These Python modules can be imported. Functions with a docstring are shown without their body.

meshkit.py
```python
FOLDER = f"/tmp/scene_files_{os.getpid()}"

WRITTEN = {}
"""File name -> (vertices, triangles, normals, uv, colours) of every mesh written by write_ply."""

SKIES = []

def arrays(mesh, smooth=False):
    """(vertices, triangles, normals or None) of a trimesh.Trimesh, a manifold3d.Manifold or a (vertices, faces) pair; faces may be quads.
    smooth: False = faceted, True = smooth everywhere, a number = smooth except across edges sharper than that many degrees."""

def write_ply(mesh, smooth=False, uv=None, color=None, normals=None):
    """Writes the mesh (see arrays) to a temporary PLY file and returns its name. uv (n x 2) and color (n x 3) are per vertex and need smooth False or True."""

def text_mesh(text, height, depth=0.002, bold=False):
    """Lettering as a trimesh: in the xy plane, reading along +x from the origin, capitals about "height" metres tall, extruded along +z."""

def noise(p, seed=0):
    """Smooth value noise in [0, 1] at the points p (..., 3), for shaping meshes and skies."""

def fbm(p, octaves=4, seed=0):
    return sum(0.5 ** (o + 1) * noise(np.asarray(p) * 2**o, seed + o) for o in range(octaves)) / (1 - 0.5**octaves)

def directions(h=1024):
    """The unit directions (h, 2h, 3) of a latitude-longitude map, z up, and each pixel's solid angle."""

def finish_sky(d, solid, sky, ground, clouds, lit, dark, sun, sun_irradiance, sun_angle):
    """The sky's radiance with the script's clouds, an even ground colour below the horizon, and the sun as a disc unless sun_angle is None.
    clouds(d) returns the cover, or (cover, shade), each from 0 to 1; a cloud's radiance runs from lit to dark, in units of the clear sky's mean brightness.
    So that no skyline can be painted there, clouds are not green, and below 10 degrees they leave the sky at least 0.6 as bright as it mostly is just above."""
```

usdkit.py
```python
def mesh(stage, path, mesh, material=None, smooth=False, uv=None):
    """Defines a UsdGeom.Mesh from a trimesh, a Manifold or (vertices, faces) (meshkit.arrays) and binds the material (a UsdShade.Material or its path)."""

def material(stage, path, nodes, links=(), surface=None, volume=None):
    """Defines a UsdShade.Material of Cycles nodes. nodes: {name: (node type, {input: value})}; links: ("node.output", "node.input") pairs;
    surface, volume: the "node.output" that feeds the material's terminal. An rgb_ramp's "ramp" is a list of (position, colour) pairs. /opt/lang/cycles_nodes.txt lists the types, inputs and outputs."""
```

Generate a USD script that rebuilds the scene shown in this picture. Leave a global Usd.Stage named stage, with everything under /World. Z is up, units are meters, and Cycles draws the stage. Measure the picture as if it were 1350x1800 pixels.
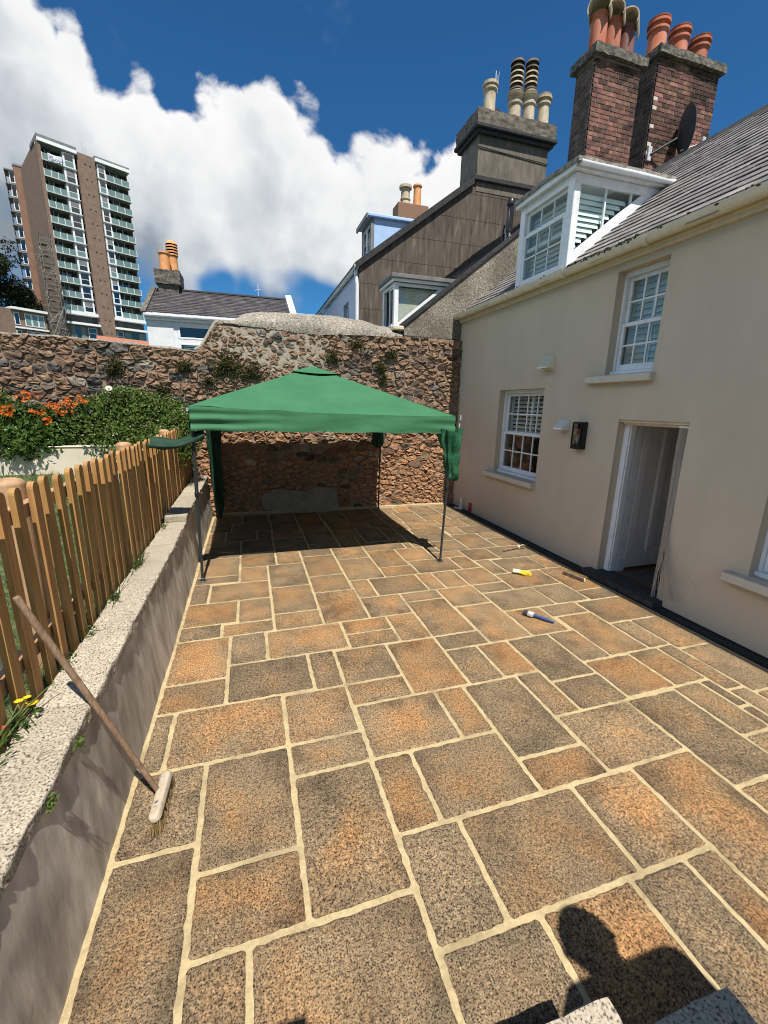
import math
import numpy as np
import trimesh
import usdkit, meshkit
from shapely.geometry import Polygon, box as sbox, MultiPolygon
from shapely import affinity
from scipy.spatial import Voronoi
from pxr import Usd, UsdGeom, UsdLux, UsdShade, Gf, Sdf, Vt

stage = Usd.Stage.CreateInMemory()
UsdGeom.SetStageUpAxis(stage, UsdGeom.Tokens.z)
UsdGeom.SetStageMetersPerUnit(stage, 1.0)
UsdGeom.Xform.Define(stage, '/World')
UsdGeom.Scope.Define(stage, '/World/Looks')

# ---------------------------------------------------------------- camera, sky, sun, exposure
CAM_H = 2.0
YAW, PITCH, ROLL = np.radians([17.488, 14.064, -1.0645])
cam = UsdGeom.Camera.Define(stage, '/World/camera')
cam.CreateHorizontalApertureAttr(36.0)
cam.CreateVerticalApertureAttr(48.0)
cam.CreateFocalLengthAttr(36.0 * 746.2 / 1350)
cam.CreateClippingRangeAttr(Gf.Vec2f(0.05, 5000))
cam.CreateExposureAttr(0.72)
_f = np.array([math.sin(YAW) * math.cos(PITCH), math.cos(YAW) * math.cos(PITCH), -math.sin(PITCH)])
_r = np.array([math.cos(YAW), -math.sin(YAW), 0.0])
_d = np.cross(_f, _r)
_r2 = _r * math.cos(ROLL) + _d * math.sin(ROLL)
_d2 = -_r * math.sin(ROLL) + _d * math.cos(ROLL)
_m = np.eye(4)
_m[0, :3], _m[1, :3], _m[2, :3], _m[3, :3] = _r2, -_d2, -_f, (0, 0, CAM_H)
cam.AddTransformOp().Set(Gf.Matrix4d(*_m.ravel().tolist()))

SUN_EL = math.radians(62.5)
SUN_AZ = math.atan2(0.03, -1.0)           # direction towards the sun, from +y towards +x
SUN = np.array([math.sin(SUN_AZ) * math.cos(SUN_EL), math.cos(SUN_AZ) * math.cos(SUN_EL), math.sin(SUN_EL)])
sun = UsdLux.DistantLight.Define(stage, '/World/sun')
sun.CreateIntensityAttr(1.2)
sun.CreateAngleAttr(0.53)
sun.CreateColorAttr(Gf.Vec3f(1.0, 0.95, 0.87))
sun.GetPrim().CreateAttribute('inputs:normalize', Sdf.ValueTypeNames.Bool).Set(True)
_z = SUN
_x = np.cross([0, 0, 1.0], _z); _x /= np.linalg.norm(_x)
_y = np.cross(_z, _x)
_m = np.eye(4); _m[0, :3], _m[1, :3], _m[2, :3] = _x, _y, _z
sun.AddTransformOp().Set(Gf.Matrix4d(*_m.ravel().tolist()))

# cloud bank: its upper edge (tangent of elevation) along the bearing
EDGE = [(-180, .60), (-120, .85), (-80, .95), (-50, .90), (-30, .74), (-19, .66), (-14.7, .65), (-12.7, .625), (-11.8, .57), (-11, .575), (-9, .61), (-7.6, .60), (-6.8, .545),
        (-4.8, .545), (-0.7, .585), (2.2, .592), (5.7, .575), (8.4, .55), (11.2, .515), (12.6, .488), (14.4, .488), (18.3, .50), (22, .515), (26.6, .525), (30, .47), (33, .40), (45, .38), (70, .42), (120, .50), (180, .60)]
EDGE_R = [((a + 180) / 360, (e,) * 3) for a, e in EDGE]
sky_nodes = {
    'sky': ('sky_texture', {'sky_type': 'single_scattering', 'sun_disc': False, 'sun_elevation': SUN_EL, 'sun_rotation': SUN_AZ, 'altitude': 100.0, 'air_density': 1.0, 'aerosol_density': 0.6, 'ozone_density': 2.2}),
    'deep': ('mix_color', {'blend_type': 'multiply', 'fac': 1.0, 'b': (0.24, 0.65, 0.96)}),
    'tc': ('texture_coordinate', {}),
    'sep': ('separate_xyz', {}),
    'az': ('math', {'math_type': 'arctan2'}),
    'azn': ('math', {'math_type': 'multiply_add', 'value2': 1 / (2 * math.pi), 'value3': 0.5}),
    'hx': ('math', {'math_type': 'multiply'}), 'hy': ('math', {'math_type': 'multiply'}),
    'hs': ('math', {'math_type': 'add'}), 'h': ('math', {'math_type': 'sqrt'}),
    'tan': ('math', {'math_type': 'divide'}),
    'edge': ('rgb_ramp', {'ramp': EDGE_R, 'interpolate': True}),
    'below': ('math', {'math_type': 'subtract'}),
    'n1': ('noise_texture', {'scale': 5.0, 'detail': 8.0, 'roughness': 0.58, 'distortion': 0.35}),
    'n1c': ('math', {'math_type': 'subtract', 'value2': 0.5}),
    'n1s': ('math', {'math_type': 'multiply', 'value2': 0.27}),
    'b2': ('math', {'math_type': 'add'}),
    'v1': ('voronoi_texture', {'scale': 13.0, 'detail': 1.0, 'roughness': 0.5, 'feature': 'f1'}),
    'v1s': ('math', {'math_type': 'multiply_add', 'value2': -0.085, 'value3': 0.035}),
    'b3': ('math', {'math_type': 'add'}),
    'cov0': ('map_range', {'range_type': 'smoothstep', 'from_min': -0.012, 'from_max': 0.020, 'to_min': 0.0, 'to_max': 1.0, 'clamp': True}),
    # low gaps of blue near the horizon
    'gapn': ('noise_texture', {'scale': 4.5, 'detail': 3.0, 'roughness': 0.55}),
    'gapt': ('map_range', {'from_min': 0.17, 'from_max': 0.37, 'to_min': -0.13, 'to_max': 0.20, 'clamp': True}),
    'gap1': ('math', {'math_type': 'add'}),
    'gap': ('map_range', {'range_type': 'smoothstep', 'from_min': 0.42, 'from_max': 0.56, 'to_min': 0.0, 'to_max': 1.0, 'clamp': True}),
    'cov': ('math', {'math_type': 'multiply'}),
    # thin high wisps in the blue
    'wn': ('noise_texture', {'scale': 3.0, 'detail': 4.0, 'roughness': 0.6, 'distortion': 0.8}),
    'ws': ('map_range', {'range_type': 'smoothstep', 'from_min': 0.60, 'from_max': 0.85, 'to_min': 0.0, 'to_max': 0.22, 'clamp': True}),
    'covm': ('math', {'math_type': 'maximum'}),
    # shading of the cloud
    'n2': ('noise_texture', {'scale': 2.6, 'detail': 3.0, 'roughness': 0.5}),
    'n2s': ('math', {'math_type': 'multiply_add', 'value2': 1.0, 'value3': -0.50}),
    'dep': ('math', {'math_type': 'multiply', 'value2': 1.75}),
    'sh1': ('math', {'math_type': 'add'}),
    'n3': ('noise_texture', {'scale': 15.0, 'detail': 5.0, 'roughness': 0.55}),
    'n3s': ('math', {'math_type': 'multiply_add', 'value2': 0.35, 'value3': -0.175}),
    'sh': ('math', {'math_type': 'add'}),
    'ccol': ('rgb_ramp', {'ramp': [(0.0, (9.0, 9.0, 9.0)), (0.16, (8.2, 8.25, 8.3)), (0.30, (6.5, 6.8, 7.1)), (0.48, (4.7, 5.1, 5.6)), (0.58, (2.9, 3.35, 3.85)), (0.75, (2.4, 2.85, 3.3)), (1.0, (2.5, 2.9, 3.4))], 'interpolate': True}),
    'mixc': ('mix_color', {'blend_type': 'mix', 'use_clamp': False}),
    'bg': ('background_shader', {'strength': 0.066}),
}
sky_links = [('sky.color', 'deep.a'), ('tc.generated', 'sep.vector'), ('sep.x', 'az.value1'), ('sep.y', 'az.value2'), ('az.value', 'azn.value1'),
             ('sep.x', 'hx.value1'), ('sep.x', 'hx.value2'), ('sep.y', 'hy.value1'), ('sep.y', 'hy.value2'), ('hx.value', 'hs.value1'), ('hy.value', 'hs.value2'), ('hs.value', 'h.value1'),
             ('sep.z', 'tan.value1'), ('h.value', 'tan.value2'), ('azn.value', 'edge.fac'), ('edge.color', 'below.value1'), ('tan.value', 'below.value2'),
             ('tc.generated', 'n1.vector'), ('n1.fac', 'n1c.value1'), ('n1c.value', 'n1s.value1'), ('n1s.value', 'b2.value1'), ('below.value', 'b2.value2'),
             ('tc.generated', 'v1.vector'), ('v1.distance', 'v1s.value1'), ('v1s.value', 'b3.value1'), ('b2.value', 'b3.value2'), ('b3.value', 'cov0.value'),
             ('tc.generated', 'gapn.vector'), ('tan.value', 'gapt.value'), ('gapn.fac', 'gap1.value1'), ('gapt.result', 'gap1.value2'), ('gap1.value', 'gap.value'),
             ('cov0.result', 'cov.value1'), ('gap.result', 'cov.value2'),
             ('tc.generated', 'wn.vector'), ('wn.fac', 'ws.value'), ('cov.value', 'covm.value1'), ('ws.result', 'covm.value2'),
             ('tc.generated', 'n2.vector'), ('n2.fac', 'n2s.value1'), ('b3.value', 'dep.value1'), ('dep.value', 'sh1.value1'), ('n2s.value', 'sh1.value2'),
             ('tc.generated', 'n3.vector'), ('n3.fac', 'n3s.value1'), ('n3s.value', 'sh.value1'), ('sh1.value', 'sh.value2'), ('sh.value', 'ccol.fac'),
             ('deep.result', 'mixc.a'), ('ccol.color', 'mixc.b'), ('covm.value', 'mixc.fac'), ('mixc.result', 'bg.color')]
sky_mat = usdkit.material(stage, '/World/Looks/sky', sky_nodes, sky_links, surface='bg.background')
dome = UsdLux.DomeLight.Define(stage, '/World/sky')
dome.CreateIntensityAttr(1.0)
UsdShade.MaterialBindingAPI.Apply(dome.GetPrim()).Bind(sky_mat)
dome.GetPrim().SetCustomDataByKey('kind', 'structure')

# ---------------------------------------------------------------- helpers
def lin(r, g, b):
    return tuple((c / 255 / 12.92) if c / 255 <= .04045 else ((c / 255 + .055) / 1.055) ** 2.4 for c in (r, g, b))

_names = {}
def numbered(parent, name):
    k = (parent, name)
    n = _names.get(k, 0)
    _names[k] = n + 1
    return name if n == 0 else f'{name}_{n:03d}'

_offset = {}
def thing(name, label, cat, loc=(0, 0, 0), group=None, kind=None):
    path = '/World/' + numbered('/World', name)
    x = UsdGeom.Xform.Define(stage, path)
    x.AddTranslateOp().Set(Gf.Vec3d(*map(float, loc)))
    _offset[path] = np.array(loc, float)
    return tag(x.GetPrim(), label, cat, group, kind)

def tag(p, label=None, cat=None, group=None, kind=None):
    for k, v in (('label', label), ('category', cat), ('group', group), ('kind', kind)):
        if v:
            p.SetCustomDataByKey(k, v)
    return p

def obj(name, mesh, mat, parent=None, smooth=False, label=None, kind=None):
    """One Mesh prim; the mesh is given in world coordinates."""
    pp = str(parent.GetPath()) if parent is not None else '/World'
    path = pp + '/' + numbered(pp, name)
    off = _offset.get(pp, np.zeros(3))
    _offset[path] = off
    if isinstance(mesh, MB):
        mesh = mesh.arrays()
    v, f, n = meshkit.arrays(mesh, smooth)
    m = usdkit.mesh(stage, path, (v - off, f), MAT[mat] if isinstance(mat, str) else mat, smooth=False)
    if n is not None:
        m.CreateNormalsAttr(Vt.Vec3fArray.FromNumpy(n.astype(np.float32)))
        m.SetNormalsInterpolation('vertex')
    p = m.GetPrim()
    tag(p, label=label, kind=kind)
    return p

class MB:
    """Collects pieces into one mesh."""
    def __init__(self):
        self.v, self.f, self.n = [], [], 0
    def add(self, v, f=None):
        if f is None:
            v, f = np.asarray(v.vertices), np.asarray(v.faces)
        v, f = np.asarray(v, float), np.asarray(f, int)
        if f.shape[1] == 4:
            f = np.vstack([f[:, [0, 1, 2]], f[:, [0, 2, 3]]])
        self.v.append(v); self.f.append(f + self.n); self.n += len(v)
        return self
    def arrays(self):
        return np.vstack(self.v), np.vstack(self.f)
    def box(self, x0, x1, y0, y1, z0, z1, c=0.0, M=None):
        x0, x1 = min(x0, x1), max(x0, x1); y0, y1 = min(y0, y1), max(y0, y1); z0, z1 = min(z0, z1), max(z0, z1)
        c = min(c, .45 * min(x1 - x0, y1 - y0, z1 - z0))
        if c <= 0:
            v = np.array([[x, y, z] for x in (x0, x1) for y in (y0, y1) for z in (z0, z1)])
            f = np.array([[0, 1, 3, 2], [4, 6, 7, 5], [0, 4, 5, 1], [2, 3, 7, 6], [0, 2, 6, 4], [1, 5, 7, 3]])
        else:
            v, f = cham(x0, x1, y0, y1, z0, z1, c)
        if M is not None:
            v = np.asarray(M)[:3, :3] @ v.T
            v = v.T + np.asarray(M)[:3, 3]
        return self.add(v, f)
    def bar(self, p, q, w, h=None, up=(0, 0, 1), c=0.0):
        """A square bar from p to q, w wide and h deep."""
        p, q = np.asarray(p, float), np.asarray(q, float)
        L = np.linalg.norm(q - p)
        z = (q - p) / L
        x = np.cross(up, z)
        if np.linalg.norm(x) < 1e-6:
            x = np.cross((0, 1, 0), z)
        x /= np.linalg.norm(x)
        y = np.cross(z, x)
        M = np.eye(4); M[:3, 0], M[:3, 1], M[:3, 2], M[:3, 3] = x, y, z, p
        h = w if h is None else h
        return self.box(-w / 2, w / 2, -h / 2, h / 2, 0, L, c, M)
    def tube(self, pts, r, n=8, caps=True):
        v, f = tube(pts, r, n, caps)
        return self.add(v, f)
    def lathe(self, prof, c, n=20, axis=(0, 0, 1)):
        v, f = lathe(prof, n)
        z = np.asarray(axis, float); z = z / np.linalg.norm(z)
        x = np.cross((0, 1, 0) if abs(z[1]) < .9 else (1, 0, 0), z); x /= np.linalg.norm(x)
        y = np.cross(z, x)
        return self.add(v @ np.stack([x, y, z]) + np.asarray(c), f)
    def prism(self, poly, d0, d1, plane='yz'):
        """Extrude a shapely polygon between depths d0 and d1. plane 'yz': polygon (y,z) along x; 'xz': polygon (x,z) along y; 'xy' along z."""
        for g in getattr(poly, 'geoms', [poly]):
            m = trimesh.creation.extrude_polygon(g, abs(d1 - d0), engine='earcut')
            v, f = np.array(m.vertices), np.array(m.faces)
            a, b, d = v[:, 0], v[:, 1], v[:, 2] + min(d0, d1)
            if plane == 'yz':
                v = np.stack([d, a, b], 1)
            elif plane == 'xz':
                v = np.stack([a, d, b], 1); f = f[:, ::-1]
            else:
                v = np.stack([a, b, d], 1)
            self.add(v, f)
        return self

_CH = None
def cham(x0, x1, y0, y1, z0, z1, c):
    lo, hi = np.array([x0, y0, z0]), np.array([x1, y1, z1])
    pts = []
    for sx in (0, 1):
        for sy in (0, 1):
            for sz in (0, 1):
                s = np.array([sx, sy, sz])
                for k in range(3):
                    p = np.where(s == 1, hi - c, lo + c)
                    p[k] = hi[k] if s[k] else lo[k]
                    pts.append(p)
    pts = np.array(pts)
    global _CH
    if _CH is None:
        u = []
        for sx in (0, 1):
            for sy in (0, 1):
                for sz in (0, 1):
                    s = np.array([sx, sy, sz])
                    for k in range(3):
                        p = np.where(s == 1, .8, .2); p[k] = s[k]
                        u.append(p)
        h = trimesh.convex.convex_hull(np.array(u))
        key = {tuple(np.round(p, 4)): i for i, p in enumerate(u)}
        idx = np.array([key[tuple(np.round(p, 4))] for p in h.vertices])
        _CH = idx[h.faces]
    return pts, _CH

def tube(pts, r, n=8, caps=True):
    p = np.asarray(pts, float)
    t = np.gradient(p, axis=0)
    t /= np.linalg.norm(t, axis=1, keepdims=True) + 1e-12
    ref = np.array([0, 0, 1.0]) if abs(t[0, 2]) < .9 else np.array([1.0, 0, 0])
    A = []
    a = np.cross(t[0], ref); a /= np.linalg.norm(a)
    for k in range(len(p)):
        a = a - t[k] * (a @ t[k]); a /= np.linalg.norm(a)
        A.append(a)
    A = np.array(A); B = np.cross(t, A)
    ang = np.arange(n) * 2 * np.pi / n
    r = np.broadcast_to(r, (len(p),))
    v = p[:, None] + r[:, None, None] * (np.cos(ang)[None, :, None] * A[:, None] + np.sin(ang)[None, :, None] * B[:, None])
    i, j = np.meshgrid(np.arange(len(p) - 1), np.arange(n), indexing='ij')
    q = np.stack([i * n + j, i * n + (j + 1) % n, (i + 1) * n + (j + 1) % n, (i + 1) * n + j], -1).reshape(-1, 4)
    f = np.vstack([q[:, [0, 1, 2]], q[:, [0, 2, 3]]])
    v = v.reshape(-1, 3)
    if caps:
        k = len(v)
        v = np.vstack([v, p[0], p[-1]])
        e = (len(p) - 1) * n
        f = np.vstack([f, [[k, (j + 1) % n, j] for j in range(n)], [[k + 1, e + j, e + (j + 1) % n] for j in range(n)]])
    return v, f

def lathe(prof, n=20):
    prof = np.asarray(prof, float)
    ang = np.arange(n) * 2 * np.pi / n
    v = np.stack([prof[:, 0, None] * np.cos(ang), prof[:, 0, None] * np.sin(ang), np.repeat(prof[:, 1, None], n, 1)], -1).reshape(-1, 3)
    i, j = np.meshgrid(np.arange(len(prof) - 1), np.arange(n), indexing='ij')
    q = np.stack([i * n + j, i * n + (j + 1) % n, (i + 1) * n + (j + 1) % n, (i + 1) * n + j], -1).reshape(-1, 4)
    return v, np.vstack([q[:, [0, 1, 2]], q[:, [0, 2, 3]]])

def grid_mesh(fn, us, vs):
    """A sheet through fn(u, v) -> xyz."""
    U, V = np.meshgrid(us, vs, indexing='ij')
    p = fn(U, V)
    nv = len(vs)
    i, j = np.meshgrid(np.arange(len(us) - 1), np.arange(nv - 1), indexing='ij')
    q = np.stack([i * nv + j, (i + 1) * nv + j, (i + 1) * nv + j + 1, i * nv + j + 1], -1).reshape(-1, 4)
    return p.reshape(-1, 3), np.vstack([q[:, [0, 1, 2]], q[:, [0, 2, 3]]])

def thick(v, f, d):
    """Gives a sheet thickness d along its vertex normals."""
    m = trimesh.Trimesh(v, f, process=False)
    n = m.vertex_normals
    e = m.edges[trimesh.grouping.group_rows(m.edges_sorted, require_count=1)]
    k = len(v)
    side = np.vstack([np.stack([e[:, 1], e[:, 0], e[:, 0] + k], 1), np.stack([e[:, 1], e[:, 0] + k, e[:, 1] + k], 1)])
    return np.vstack([v, v - n * d]), np.vstack([f, f[:, ::-1] + k, side])

def sheet(x0, x1, y0, y1, z):
    return np.array([[x0, y0, z], [x1, y0, z], [x1, y1, z], [x0, y1, z]]), np.array([[0, 1, 2], [0, 2, 3]])

def leaves(rng, centers, size, up=0.3, normals=None, fold=0.25, asp=2.2):
    """Leaf-shaped faces (four triangles each, folded along the midrib)."""
    n = len(centers)
    d = rng.normal(size=(n, 3)); d[:, 2] += up
    if normals is not None:
        d = d * .7 + normals
    d /= np.linalg.norm(d, axis=1, keepdims=True)
    a = rng.normal(size=(n, 3)); a -= d * (a * d).sum(1, keepdims=True); a /= np.linalg.norm(a, axis=1, keepdims=True)
    b = np.cross(d, a)
    s = np.broadcast_to(size, (n,)) * rng.uniform(.65, 1.35, n)
    L, W = (s / 2)[:, None], (s / 2 / asp)[:, None]
    v = np.stack([centers - b * L, centers + a * W + d * W * fold, centers + b * L, centers - a * W + d * W * fold], 1).reshape(-1, 3)
    k = np.arange(n)[:, None] * 4
    f = np.vstack([k + [0, 1, 2], k + [0, 2, 3]])
    return v, f
# ---------------------------------------------------------------- materials
MAT = {}
def material(name, nodes, links, surface='p.BSDF'):
    MAT[name] = usdkit.material(stage, '/World/Looks/' + name, nodes, links, surface=surface)
    return MAT[name]

def rough(name, ramp, scale=6.0, detail=6.0, rgh=0.85, bump=0.0, bscale=60.0, bdetail=4.0, bdist=0.004, vary=0.0, island=False, ramp2=None, scale2=1.2, mul=None, mscale=40.0, stretch=None, spec=0.3, hue=0.0, metallic=0.0, trans=None):
    """Noise-coloured principled material. vary: brightness spread between objects (or islands); ramp2: a second, large-scale tint; mul: a fine multiplying ramp."""
    N = {'g': ('geometry', {}), 'n': ('noise_texture', {'scale': scale, 'detail': detail, 'roughness': 0.6}), 'r': ('rgb_ramp', {'ramp': ramp}),
         'p': ('principled_bsdf', {'roughness': rgh, 'specular_ior_level': spec, 'metallic': metallic})}
    L = [('n.fac', 'r.fac')]
    src = 'g.position'
    if stretch:
        N['map'] = ('mapping', {'scale': stretch})
        L += [('g.position', 'map.vector')]
        src = 'map.vector'
    L += [(src, 'n.vector')]
    col = 'r.color'
    if ramp2:
        N['n2'] = ('noise_texture', {'scale': scale2, 'detail': 4.0}); N['r2'] = ('rgb_ramp', {'ramp': ramp2}); N['m2'] = ('mix_color', {'blend_type': 'multiply', 'fac': 1.0, 'use_clamp': False})
        L += [('g.position', 'n2.vector'), ('n2.fac', 'r2.fac'), (col, 'm2.a'), ('r2.color', 'm2.b')]; col = 'm2.result'
    if mul:
        N['n3'] = ('noise_texture', {'scale': mscale, 'detail': 3.0}); N['r3'] = ('rgb_ramp', {'ramp': mul}); N['m3'] = ('mix_color', {'blend_type': 'multiply', 'fac': 1.0, 'use_clamp': False})
        L += [(src, 'n3.vector'), ('n3.fac', 'r3.fac'), (col, 'm3.a'), ('r3.color', 'm3.b')]; col = 'm3.result'
    if vary or hue:
        if island:
            rnd = 'g.random_per_island'
        else:
            N['oi'] = ('object_info', {}); rnd = 'oi.random'
        N['vr'] = ('map_range', {'to_min': 1 - vary, 'to_max': 1 + vary}); N['hh'] = ('map_range', {'to_min': 0.5 - hue, 'to_max': 0.5 + hue})
        N['w'] = ('white_noise_texture', {'dimensions': '1D'})
        N['hsv'] = ('hsv', {})
        L += [(rnd, 'w.w'), (rnd, 'vr.value'), ('w.value', 'hh.value'), ('vr.result', 'hsv.value'), ('hh.result', 'hsv.hue'), (col, 'hsv.color')]; col = 'hsv.color'
    L += [(col, 'p.base_color')]
    if bump:
        N['bn'] = ('noise_texture', {'scale': bscale, 'detail': bdetail, 'roughness': 0.6}); N['b'] = ('bump', {'strength': bump, 'distance': bdist})
        L += [(src, 'bn.vector'), ('bn.fac', 'b.height'), ('b.normal', 'p.normal')]
    if trans:
        N['t'] = ('translucent_bsdf', {}); N['mx'] = ('mix_closure', {'fac': trans})
        L += [(col, 't.color'), ('p.BSDF', 'mx.closure1'), ('t.BSDF', 'mx.closure2')]
        return material(name, N, L, 'mx.closure')
    return material(name, N, L)

def two(a, b, lo=.35, hi=.65):
    return [(lo, a), (hi, b)]

# paving slabs: pitted, speckled, with rust and charcoal blotches; each slab its own mix
material('slab', {
    'g': ('geometry', {}), 'oi': ('object_info', {}), 'w': ('math', {'math_type': 'multiply', 'value2': 61.7}), 'wn': ('white_noise_texture', {'dimensions': '1D'}),
    'nb': ('noise_texture', {'dimensions': '4D', 'scale': 2.9, 'detail': 6.0, 'roughness': 0.6, 'distortion': 0.5}),
    'ofs': ('math', {'math_type': 'multiply_add', 'value2': 0.26, 'value3': -0.14}), 'nb2': ('math', {'math_type': 'add'}), 'ea': ('attribute', {'attribute': 'edge'}), 'eo': ('math', {'math_type': 'multiply_add', 'value2': 0.13, 'value3': -0.06}), 'nb3': ('math', {'math_type': 'add'}), 'ed': ('map_range', {'range_type': 'smoothstep', 'from_min': 0.0, 'from_max': 0.42, 'to_min': -0.045, 'to_max': 0.012, 'clamp': True}), 'nd2': ('math', {'math_type': 'add'}),
    'rb': ('rgb_ramp', {'ramp': [(.32, (.152, .113, .069)), (.45, (.184, .130, .076)), (.57, (.220, .138, .070)), (.70, (.265, .144, .062))]}),
    'nd': ('noise_texture', {'dimensions': '4D', 'scale': 3.6, 'detail': 7.0, 'roughness': 0.65, 'distortion': 0.4}), 'rd': ('rgb_ramp', {'ramp': [(.29, (.50, .48, .47)), (.43, (.86, .85, .84)), (.58, (1.10, 1.09, 1.07))]}), 'md': ('mix_color', {'blend_type': 'multiply', 'fac': 1.0, 'use_clamp': False}),
    'ns': ('noise_texture', {'scale': 150.0, 'detail': 2.0, 'roughness': 0.55}), 'rs': ('rgb_ramp', {'ramp': [(.33, (.10, .095, .095)), (.40, (.36, .35, .34)), (.445, (.96, .96, .95)), (.58, (1.20, 1.19, 1.17)), (.68, (1.8, 1.75, 1.65))]}), 'ms': ('mix_color', {'blend_type': 'multiply', 'fac': 1.0, 'use_clamp': False}),
    'ng': ('noise_texture', {'scale': 62.0, 'detail': 3.0, 'roughness': 0.6}), 'rg': ('rgb_ramp', {'ramp': [(.34, (.46, .45, .45)), (.47, (.95, .95, .95)), (.66, (1.35, 1.34, 1.32))]}), 'mg': ('mix_color', {'blend_type': 'multiply', 'fac': 1.0, 'use_clamp': False}),
    'vr': ('map_range', {'to_min': .86, 'to_max': 1.16}), 'hsv': ('hsv', {'saturation': 1.0}),
    'nbp': ('noise_texture', {'scale': 26.0, 'detail': 3.0}), 'hs': ('math', {'math_type': 'multiply_add', 'value2': 0.6}),
    'b': ('bump', {'strength': 0.9, 'distance': 0.007}), 'p': ('principled_bsdf', {'roughness': 0.82, 'specular_ior_level': 0.25})},
    [('oi.random', 'w.value1'), ('oi.random', 'wn.w'), ('g.position', 'nb.vector'), ('w.value', 'nb.w'), ('wn.value', 'ofs.value1'), ('nb.fac', 'nb2.value1'), ('ofs.value', 'nb2.value2'), ('ea.fac', 'eo.value1'), ('nb2.value', 'nb3.value1'), ('eo.value', 'nb3.value2'), ('nb3.value', 'rb.fac'), ('ea.fac', 'ed.value'), ('nd.fac', 'nd2.value1'), ('ed.result', 'nd2.value2'),
     ('g.position', 'nd.vector'), ('w.value', 'nd.w'), ('nd2.value', 'rd.fac'), ('rb.color', 'md.a'), ('rd.color', 'md.b'),
     ('g.position', 'ns.vector'), ('ns.fac', 'rs.fac'), ('md.result', 'ms.a'), ('rs.color', 'ms.b'),
     ('g.position', 'ng.vector'), ('ng.fac', 'rg.fac'), ('ms.result', 'mg.a'), ('rg.color', 'mg.b'),
     ('oi.random', 'vr.value'), ('vr.result', 'hsv.value'), ('mg.result', 'hsv.color'), ('hsv.color', 'p.base_color'),
     ('g.position', 'nbp.vector'), ('ns.fac', 'hs.value1'), ('nbp.fac', 'hs.value3'), ('hs.value', 'b.height'), ('b.normal', 'p.normal')])

rough('mortar', two((.36, .28, .152), (.435, .342, .192)), scale=9, bump=.6, bscale=140, bdist=.0025, mul=two((.86,) * 3, (1.08,) * 3), mscale=70, ramp2=[(.32, (.70, .69, .68)), (.48, (1, 1, 1)), (.7, (1.05, 1.05, 1.04))], scale2=3.5)
rough('render_wall', two((.462, .387, .297), (.492, .412, .318)), stretch=(1, 1, .22), scale=4.0, detail=8, rgh=.92, bump=.3, bscale=120, bdist=.0015, ramp2=two((.955, .955, .955), (1.02, 1.02, 1.015)), scale2=.9, spec=.2)
rough('cream_paint', two((.56, .475, .34), (.62, .53, .39)), scale=5, rgh=.5, bump=.1, bscale=40, bdist=.001, mul=two((.92,) * 3, (1.03,) * 3), mscale=12)
rough('sill_paint', two((.47, .42, .34), (.53, .47, .385)), scale=9, rgh=.7, bump=.2, bscale=70, bdist=.001)
rough('white_paint', two((.62, .63, .65), (.70, .71, .72)), scale=7, rgh=.42, bump=.06, bscale=90, bdist=.0008, mul=two((.88, .88, .87), (1.02,) * 3, .25, .5), mscale=16)
rough('white_render', two((.60, .61, .62), (.68, .69, .69)), scale=4, rgh=.85, bump=.3, bscale=50, bdist=.002, ramp2=two((.92,) * 3, (1.03,) * 3), scale2=.8)
rough('blue_render', two((.36, .43, .55), (.42, .49, .61)), scale=2, rgh=.85, bump=.15, bscale=40, bdist=.002)
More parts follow.
